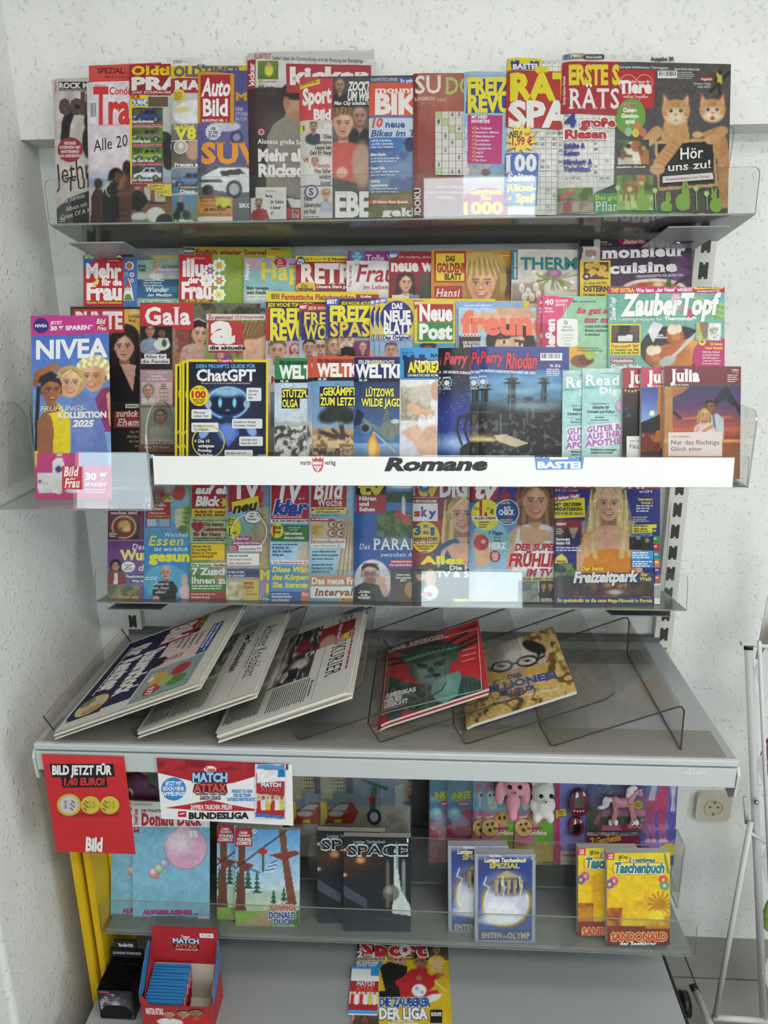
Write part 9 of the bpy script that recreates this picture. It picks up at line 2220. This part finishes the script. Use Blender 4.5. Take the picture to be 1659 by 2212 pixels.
blob('belly',[((.02,-.026,-.006),(.022,.014,.02))],.0025,'plush_mauve',pl)
tag(pl,'purple plush animal with a big eye behind the red price card','plush toy')
fm=film('clear_bag',.12,.15,0,pl,88,.004);fm.rotation_euler=(math.radians(88),0,0);fm.location=(-.05,-.052,-.055)
tag(obj('shelf_riser',[np.array(q)-np.array([0,0,0])for q in boxv(-.56,-.44,-.17,-.06,ZC-1.2645,pl.location[2]-.0285)],BOXF,'acrylic'),'clear block under the purple plush animal','riser')
GAIN[0]=0.98
SP=(500,1900,3.318)
ztop=ZB+.0065
Pn=np.array([0,0,1.0])
O,u,v,W,H=plane_corners(np.array([0,0,ztop]),Pn,SP,(800,1050),(912,440),(1545,1050))
tl=atZ(500+905/3.318,1900+455/3.318,ztop);trr=atZ(500+1550/3.318,1900+470/3.318,ztop)
u=trr-tl;W=np.linalg.norm(u);u/=W;v=np.array([-u[1],u[0],0]);H=.285
m=Mag('sports_magazine','yellow football magazine lying on the base deck, two players and a ball','magazine',tl-v*H,u,v,W,H,SP,'#d8b820',.005,'gloss',None,0.0)
p=m.full('#c8a818','#e0c428',1.9);p.gr(880,440,1560,580,'#2a2420','#4a3c20');p.b(1150,640,180,160,'#d8b820',120,.7);p.l(1420,700,1540,800,6,'#f0e8a0',.7)
p.face(1200,580,60,'#d8a888','#2a201c','short','#1c1c20',.1,turn=-.4);p.g([(1060,620),(1130,590),(1260,620),(1250,830),(1110,830)],'#1a1a1c');p.g([(1060,800),(1240,800),(1230,860),(1060,860)],'#141416')
p.face(1355,590,58,'#a8744e','#16120f','short','#b02430',.1,turn=-.6);p.g([(1200,720),(1290,640),(1400,630),(1420,740),(1380,830),(1210,850)],'#b8242e');p.l(1290,700,1200,740,26,'#b8242e');p.l(1200,735,1350,700,16,'#b8242e');p.b(1345,705,22,20,'#a8744e');p.l(1380,730,1480,690,18,'#b8242e');p.l(1480,690,1515,680,10,'#a8744e');p.g([(1210,830),(1380,800),(1480,790),(1490,830),(1300,880)],'#c03038');p.b(1440,850,66,26,'#e8e8e4',6,rot=-18)
p.b(1345,795,52,46,'#f0f2f4');p.b(1330,780,14,12,'#8ab0d8');p.b(1365,805,14,12,'#8ab0d8');p.b(1345,795,10,9,'#d0dce8');p.gr(800,960,1060,1060,'#5a4a38','#4a3c30');p.face(855,990,34,'#d0a080','#3a2c24','short','#c8c0c0',.3);p.face(955,1005,32,'#8a5a40','#1c1614','short','#c8c0c0',.3)
p.gr(1410,450,1560,570,'#3a342c','#6a5a3a');p.face(1470,500,34,'#c89a7c','#3a2c24','short','#d8c83a',.3)
m.t('Sport',925,448,1410,540,'#d83040',3,0,1,o='#f6f2ee',ow=.05,y2=548).e(1245,505,44,42,'#f4f2ee').star(1245,505,26,5,'#c82a34',.5).t('2',898,515,942,556,'#f6f2ee',3).t('EXTRAS',948,534,1022,550,'#f6f2ee',2).r(896,556,1112,580,'#e8e8e8').t('BUNDESLIGA-5er-PACK',900,560,1106,576,'#222',3)
m.poly([(880,585),(1080,588),(1078,630),(872,628)],'#3a8ac8').para(['MIT ZUFÄLLIGER','LIMITED CARD!'],895,590,14,20,'#f6f8fa',3,k=.9).para(['KRASSESTER','DEAL DES','JAHRES!'],1470,580,11,16,'#f0c8c0',3,k=.9,al='c').gk(1420,630,1525,3,12,6,'#e8e0c8')
m.t('DIE ZAUBERER',1060,852,1428,908,'#2a5ab0',3,0,o='#f8f8f6',ow=.05).t('DER LIGA',1058,925,1408,1000,'#f8f8f6',3,0,o='#2a4a98',ow=.05).para(['So begeistern Wirtz,','Musiala & Co. die Bundesliga'],1230,1006,14,20,'#f8f8f6',2,k=.85,al='c').r(1425,935,1510,1030,'#1c1a1c').t('EUROPE',1432,955,1505,980,'#e8e4e0',3)
def after(R,m=m):
 a,b,c=local(m,1045,975,0),local(m,822,970,0),local(m,868,632,0)
 x0_,x1_=b[0]+.004,a[0];y0_,y1_=a[1],c[1]
 P_=Sheet(m.O+m.U*x0_+m.V*y0_+m.N*.004,m.U,m.V,x1_-x0_,y1_-y0_,SP,'#b02a34')
 GAIN[0]=1.15
 P_.f(0,0,1,.05,'#3a9ad8').f(0,.93,1,1,'#3a9ad8').f(0,.05,1,.32,'#e4e4e8').f(.7,.03,1,.2,'#2a8ac8').f(0,.55,1,.8,'#d8c4c0').ft('MATCH',.22,.33,.85,.42,'#a8d0f0',3).ft('ATTAX',.2,.44,.85,.53,'#e05a4a',3)
 for k in range(6):
  P_.f(.05+k*.155,.6,.16+k*.155,.82,('#c02a34','#ececec','#c02a34','#e8e8ec','#d8c83a','#ddd')[k]).f(.075+k*.155,.55,.135+k*.155,.61,('#c89a80','#8a5a44')[k%2])
 V_,T_,C_=P_.bake()
 o=ink_mesh('card_pack',V_,T_,C_,'gloss',R);o.location=(x0_,y0_,.004)
 obj('pack_edge',boxv(0,x1_-x0_,0,y1_-y0_,-.0038,-.0001),BOXF,'white_toy',o)
m.after=after
def carton(name,label,X0,X1,Yf,Yb,zf,zb,tab,outer,inner,prints):
 """open display carton: low front wall, tall printed back, sloping sides"""
 e=empty(name,((X0+X1)/2,(Yf+Yb)/2,ZB))
 ox=np.array(e.location)
 t=.0012
 box('bottom',X0,X1,Yf,Yb,ZB+.0003,ZB+.002,inner,e)
 box('back_wall',X0,X1,Yb-t,Yb,ZB+.002,ZC+zb,outer,e)
 box('front_wall',X0,X1,Yf,Yf+t,ZB+.002,ZC+zf,outer,e)
 for x in(X0,X1-t):
  prism('side_wall',[(Yf+t,ZB+.002),(Yb-t,ZB+.002),(Yb-t,ZC+zb-.03),(Yf+t+.02,ZC+zf+.004),(Yf+t,ZC+zf)],'x',x,x+t,outer,e,off=ox)
 tag(e,label,'display box')
 return e
M['box_black']=simple_mat('black_carton','#17161c',.35);M['box_red']=simple_mat('red_carton','#b8242e',.4);M['box_in']=simple_mat('pale_carton','#d8d0c0',.7);M['foil']=simple_mat('black_foil','#141418',.16,.3);M['foil_blue']=simple_mat('blue_foil','#3a86c0',.25,.1);M['foil_red']=simple_mat('red_foil','#b02a38',.25,.1);M['foil_white']=simple_mat('white_foil','#dcdce0',.25,.1)
B1=carton('booster_display','black display box of dark foil card packs beside the yellow boards',-.6105,-.5365,-.430,-.352,-1.402,-1.372,0,'box_black','box_black',0)
d=Decal('front_print',B1,(-.6105,-.4303,ZB+.003),(1,0,0),(0,0,1),.074,ZC-1.402-ZB-.003,(0,0,1),'#1c1a22')
p=d.fpic(.04,.12,.96,.98,'#2a2830','#3a3640',70);p.spk('#24222a','#a8a4ac',7,.56);p.b(50,40,40,30,'#8a8690',20,.5);p.b(50,55,14,26,'#c8c4cc',10,.6);p.l(50,55,20,90,3,'#e0dce4');p.l(50,55,82,88,3,'#e0dce4');p.b(20,75,12,5,'#8a3a60',4)
d.ft('KONAMI',.05,.03,.35,.09,'#e05060',3).ft('Yu-Gi-Oh!',.36,.80,.72,.88,'#f0ece8',3).ft('SUPREME DARKNESS',.30,.91,.80,.97,'#e8e4e0',2,0,1)
hb=box('header_tab',-.600,-.549,-.3532,-.352,ZC-1.3715,ZC-1.347,'box_black',B1)
d=Decal('header_print',B1,(-.609,-.3546,ZC-1.396),(1,0,0),(0,0,1),.071,.0235,(0,0,1),'#17161c')
d.ft('SUPREME DARKNESS',.06,.35,.94,.62,'#c8c4c8',2,0,1)
d=Decal('header_print',B1,(-.599,-.3546,ZC-1.3712),(1,0,0),(0,0,1),.049,.022,(0,0,1),'#2a2028')
d.ft('Yu-Gi-Oh!',.16,.38,.84,.75,'#f0ece8',3)
B2=carton('card_display','red display box of blue-topped card packs with a white price label',-.504,-.362,-.460,-.371,-1.400,-1.288,0,'box_red','box_in',0)
box('inner_lining',-.5025,-.3635,-.3745,-.3725,ZB+.003,ZC-1.385,'box_in',B2)
box('inner_lining',-.3655,-.3635,-.452,-.375,ZB+.003,ZC-1.41,'box_in',B2)
prism('front_wing',[(-.504,ZC-1.4002),(-.487,ZC-1.4002),(-.498,ZC-1.380),(-.504,ZC-1.377)],'y',-.460,-.4588,'box_red',B2,off=B2 .location)
prism('blue_flap',[(-.457,ZC-1.375),(-.42,ZC-1.335),(-.385,ZC-1.312),(-.378,ZC-1.325),(-.385,ZC-1.37),(-.457,ZC-1.40)],'x',-.5075,-.5065,'foil_blue',B2,off=B2 .location)
prism('blue_flap',[(-.445,ZC-1.385),(-.40,ZC-1.345),(-.38,ZC-1.31),(-.374,ZC-1.32),(-.38,ZC-1.38),(-.445,ZC-1.412)],'x',-.3595,-.3585,'foil_blue',B2,off=B2 .location)
bk=Decal('back_print',B2,(-.5035,-.3728,ZC-1.384),(1,0,0),(0,0,1),.141,.0955,(0,0,1),'#b8242e')
bk.f(.30,.30,.72,.44,'#22304c').ft('MATCH',.31,.31,.71,.43,'#d0e4f4',3).f(.31,.46,.71,.58,'#5a1018').ft('ATTAX',.33,.47,.69,.57,'#d8705a',3).ft('Topps',.44,.21,.58,.28,'#f0d8d4',3,1).ft('TRADING CARD GAME',.34,.60,.68,.63,'#f0e4e0',2)
pr_=Decal('price_label',B2,(-.4000,-.3742,ZC-1.312),(1,0,0),(0,0,1),.030,.012,(0,0,1),'#f4f2ee')
pr_.ft('€ 2.50',.16,.3,.84,.72,'#444',1)
fp=Decal('front_print',B2,(-.5038,-.4604,ZB+.004),(1,0,0),(0,0,1),.141,.075,(0,0,1),'#b82a34')
p=fp.fpic(.0,.0,1,1,'#b02830','#a82430',60);p.face(62,24,12,'#d0a080','#2a201c','short','#c8242e',.4);p.face(80,18,13,'#a8744e','#16120f','short','#c8242e',.4);p.face(40,28,11,'#d0a080','#6a4a30','short','#ececec',.4)
fp.ft('MATCH ATTAX',.06,.1,.32,.3,'#f4ece8',3)
ORD=('','second ','third ','fourth ','fifth ','sixth ','seventh ','eighth ','ninth ','tenth ','eleventh ')
def packs(n,X0,w,y0,y1,z_top0,z_top1,hgt,mats,name,labels,cat,grp,lean):
 """loose foil packs standing one behind the other"""
 me=None
 for k in range(n):
  f=k/(n-1)
  th=.0042
  if me is None:
   e=empty(name)
   nx=7
   v,fc=[],[]
   for s_ in(1,-1):
    for j in range(5):
     for i in range(nx):
      x,z=i/(nx-1),j/4
      b=th/2*(1-(2*x-1)**4)*(1-(2*z-1)**6)
      v.append((x*w,-s_*b,z*hgt-hgt))
   for q in(0,35):
    for j in range(4):
     for i in range(nx-1):
      a=q+j*nx+i
      fc.append((a,a+1,a+nx+1,a+nx))
   me=obj('foil_wrap',v,fc,mats[0],e,smooth=True)
   sl=[obj('seal_strip',boxv(0.0005,w-.0005,-.0007,.0007,-.008,.004),BOXF,mats[1],e),obj('seal_strip',boxv(0.0005,w-.0005,-.0007,.0007,-hgt-.001,-hgt+.004),BOXF,mats[2],e)]
   if name=='card_pack_foil':
    sl.append(obj('white_band',boxv(.0006,w-.0006,-th/2-.0002,-th/2+.0006,-.034,-.010),BOXF,'foil_white',e))
   r=e
  else:
   r=e.copy();COL.objects.link(r)
   for c in[me]+sl:
    q=c.copy();COL.objects.link(q);q.parent=r
  r.location=(X0+.0006*math.sin(k*5),y0+(y1-y0)*f,ZC+z_top0+(z_top1-z_top0)*f)
  r.rotation_euler=(-math.radians(lean),0,.02*math.sin(k*3))
  tag(r,labels[0]if k==0 else(labels[2]if k==n-1 else ORD[k]+labels[1]),cat,grp)
packs(12,-.608,.068,-.423,-.364,-1.404,-1.398,.068,('foil','foil','foil'),'booster_pack',('foremost black foil card pack in the black display box','shiny black foil pack counted from the front of the black display box','rearmost shiny black foil pack in the black display box'),'card pack','black foil packs',8)
packs(12,-.500,.080,-.450,-.388,-1.402,-1.376,.072,('foil_red','foil_blue','foil_blue'),'card_pack_foil',('foremost red and white card pack in the red display box','blue-topped pack counted from the front of the red display box','rearmost blue-topped pack in the red display box'),'card pack','blue-topped card packs',10)
for k,(x0,x1,yf,zt,lab)in enumerate(((-.6610,-.6430,-.366,-.86,'yellow board standing against the rough pier'),(-.6355,-.6215,-.362,-.86,'middle yellow board of three, its front edge bright'),(-.6200,-.6140,-.290,-.90,'inner yellow board with a dark red line, nearest the comics'))):
 e=empty('yellow_board',((x0+x1)/2,(yf-.06)/2,ZB if k else 0))
 box('panel',x0,x1,yf,-.06,(ZB if k else 0)+.0005,ZC+zt,'yellow',e,.001)
 box('edge_strip',x0+.002,x1-.002,yf-.0015,yf-.0001,ZB+.02,ZC+zt-.01,'yellow',e)
 if k==2:
  v=[(x1+.0002,-.22,ZC-1.02),(x1+.0002,-.20,ZC-1.02),(x1+.0002,-.24,ZC-1.28),(x1+.0002,-.26,ZC-1.28)]
  v=[np.array(q)-np.array(e.location)for q in v];v+=[q+np.array([.0006,0,0])for q in v]
  o=obj('painted_line',v,BOXF,simple_mat('dark_red_paint','#7a1c20',.6),e);fix_normals(o)
 tag(e,lab,'board','yellow boards')
c=atY(1537,1736,WALL_Y)
so=empty('wall_socket',(c[0],WALL_Y,c[2]))
o=prism('cover_plate',rounded_rect(.086,.080,.016,(1,1,1,1),6,-.043,-.040),'y',-.016,0,'socket',so);b=o.modifiers.new('bevel','BEVEL');b.width=.005;b.segments=3
ri=[(.0235*math.cos(a),.0235*math.sin(a))for a in np.linspace(0,2*math.pi,32,endpoint=False)]
n_=len(ri)
v=[(x,-.0185,z)for x,z in ri]+[(x*.88,-.0185,z*.88)for x,z in ri]+[(x*.84,-.0165,z*.84)for x,z in ri]
f=[(i,(i+1)%n_,n_+(i+1)%n_,n_+i)for i in range(n_)]+[(n_+i,n_+(i+1)%n_,2*n_+(i+1)%n_,2*n_+i)for i in range(n_)]+[tuple(2*n_+i for i in range(n_))]
v+=[(x*1.03,-.0155,z*1.03)for x,z in ri];f+=[(i,3*n_+i,3*n_+(i+1)%n_,(i+1)%n_)for i in range(n_)]
o=obj('socket_insert',v,f,simple_mat('pale_socket_insert','#c9c0ac',.35),so);fix_normals(o)
for x in(-.0095,.0095):
 tube('pin_hole',[(x,-.0164,.002),(x,-.0169,.002)],.0027,'hole',so,14)
for z in(-.018,.018):
 box('earth_clip',-.0025,.0025,-.0183,-.0165,z-.0035,z+.0035,'chrome',so,rel=False)
tag(so,'aged cream wall socket on the bare wall below the counter','wall socket')
a_=atY(1190+1012/3.537,1600+262/3.537,-.4603);b_=atY(1190+1190/3.537,1600+215/3.537,-.4603)
GAIN[0]=1.0
d=Decal('raised_name',dk,a_+np.array([0,-.0002,0]),(1,0,0),(0,0,1),b_[0]-a_[0],b_[2]-a_[2],(0,0,1),'#bfc4c4')
d.ft('eDeN',.03,.15,.97,.85,'#d8dcdc',1)
rk=empty('display_rack',tuple(atY(1640,2200,-.27)))
ro=rk.location
def rt(nm,pts,r,mat='rack_white',par=rk,sg=8):
 return tube(nm,pts,r,mat,par,sg,off=ro)
Yr=-.27
top,bot=atY(1617,1396,Yr),atY(1650,2216,Yr)
dv=(bot-top)/np.linalg.norm(bot-top)
rt('upright',[top,bot],.0105,'rack_white',rk,4)
rt('end_cap',[top-dv*.004,top+dv*.004],.0112,'black',rk,4)
rt('front_rod',[atY(1640,1385,Yr-.03),atY(1668,2010,Yr-.03)],.004)
rt('back_upright',[atY(1668,1150,Yr+.1),atY(1690,2216,Yr+.1)],.010,'rack_white',rk,4)
rt('top_rod',[atY(1602,1390,Yr-.012),atY(1700,1402,Yr+.03)],.0042)
rt('stay',[atY(1622,1775,Yr-.012),atY(1545,2196,Yr-.012)],.006)
rt('cross_rod',[atY(1622,1800,Yr-.015),atY(1690,1840,Yr+.02)],.0042)
rt('foot_bar',[atY(1540,2198,Yr-.012),atY(1660,2206,Yr-.005)],.007)
rt('bolt',[atY(1634,1733,Yr-.012),atY(1634,1733,Yr-.024)],.005,'chrome')
rt('stub',[atY(1609,1722,Yr),atY(1613,1778,Yr)],.004)
for k,(ya,yb)in enumerate(((1445,1560),(1650,1760),(1860,1960),(2100,2200))):
 q=[atY(1628+k*6,ya,Yr-.01),atY(1700,ya-130,Yr+.05),atY(1702,ya-20,Yr+.06),atY(1650+k*6,yb-40,Yr+.0)]
 q2=[p_+np.array([.002,.002,.0])for p_ in q]
 o=obj('angled_pocket',[p_-np.array(ro)for p_ in q+q2],BOXF,'rack_white',rk);fix_normals(o)
q=[atY(1659,1288,Yr+.08),atY(1720,1240,Yr+.08),atY(1700,1420,Yr+.08),atY(1632,1424,Yr+.08)]
o=obj('side_plate',[p_-np.array(ro)for p_ in q+[p_+np.array([0,.002,0])for p_ in q]],BOXF,'rail',rk);fix_normals(o)
arm=[atZ(1500,2135,.055),atZ(1535,2215,.055)]
rt('caster_arm',[arm[0],arm[1]+(arm[1]-arm[0])*.8],.011,'rack_white',rk,4)
rt('arm_cap',[arm[0]-(arm[1]-arm[0])*.06,arm[0]+(arm[1]-arm[0])*.12],.0125,'black',rk,4)
wc=np.array([atZ(1478,2168,.03)[0],atZ(1478,2168,.03)[1],.029])
w_=rt('wheel',[wc-np.array([.009,0,0]),wc+np.array([.009,0,0])],.0285,'black',rk,20)
tag(rk,'white metal display rack on casters entering beside the wall socket','display rack')
for k,(x,y0,y1,c_,lab)in enumerate(((1652,1585,1690,'#a03a7a','magenta wrapped item in the upper pocket of the white rack'),(1656,1955,2030,'#8ab04a','pale green wrapped item in the lower pocket of the white rack'))):
 a,b=atY(x-12,y1,Yr-.005),atY(x+40,y0,Yr+.02)
 e=empty('wrapped_item',tuple(a))
 blob('wrapping',[((.03,.02,.03+.02*q),(.028-.004*abs(q-1),.012,.03))for q in range(3)],.004,simple_mat('wrap_'+str(k),c_,.3),e)
 blob('label',[((.026,.008,.045),(.014,.003,.012))],.002,'white_toy',e)
 tag(e,lab,'wrapped item')

# ------------------------------------------------------------------ make every printed thing
bpy.data.objects.remove(_fo, do_unlink=True)
for s_ in list(SHEETS):
    R_ = s_.build()
    if hasattr(s_, 'after'):
        s_.after(s_.root)
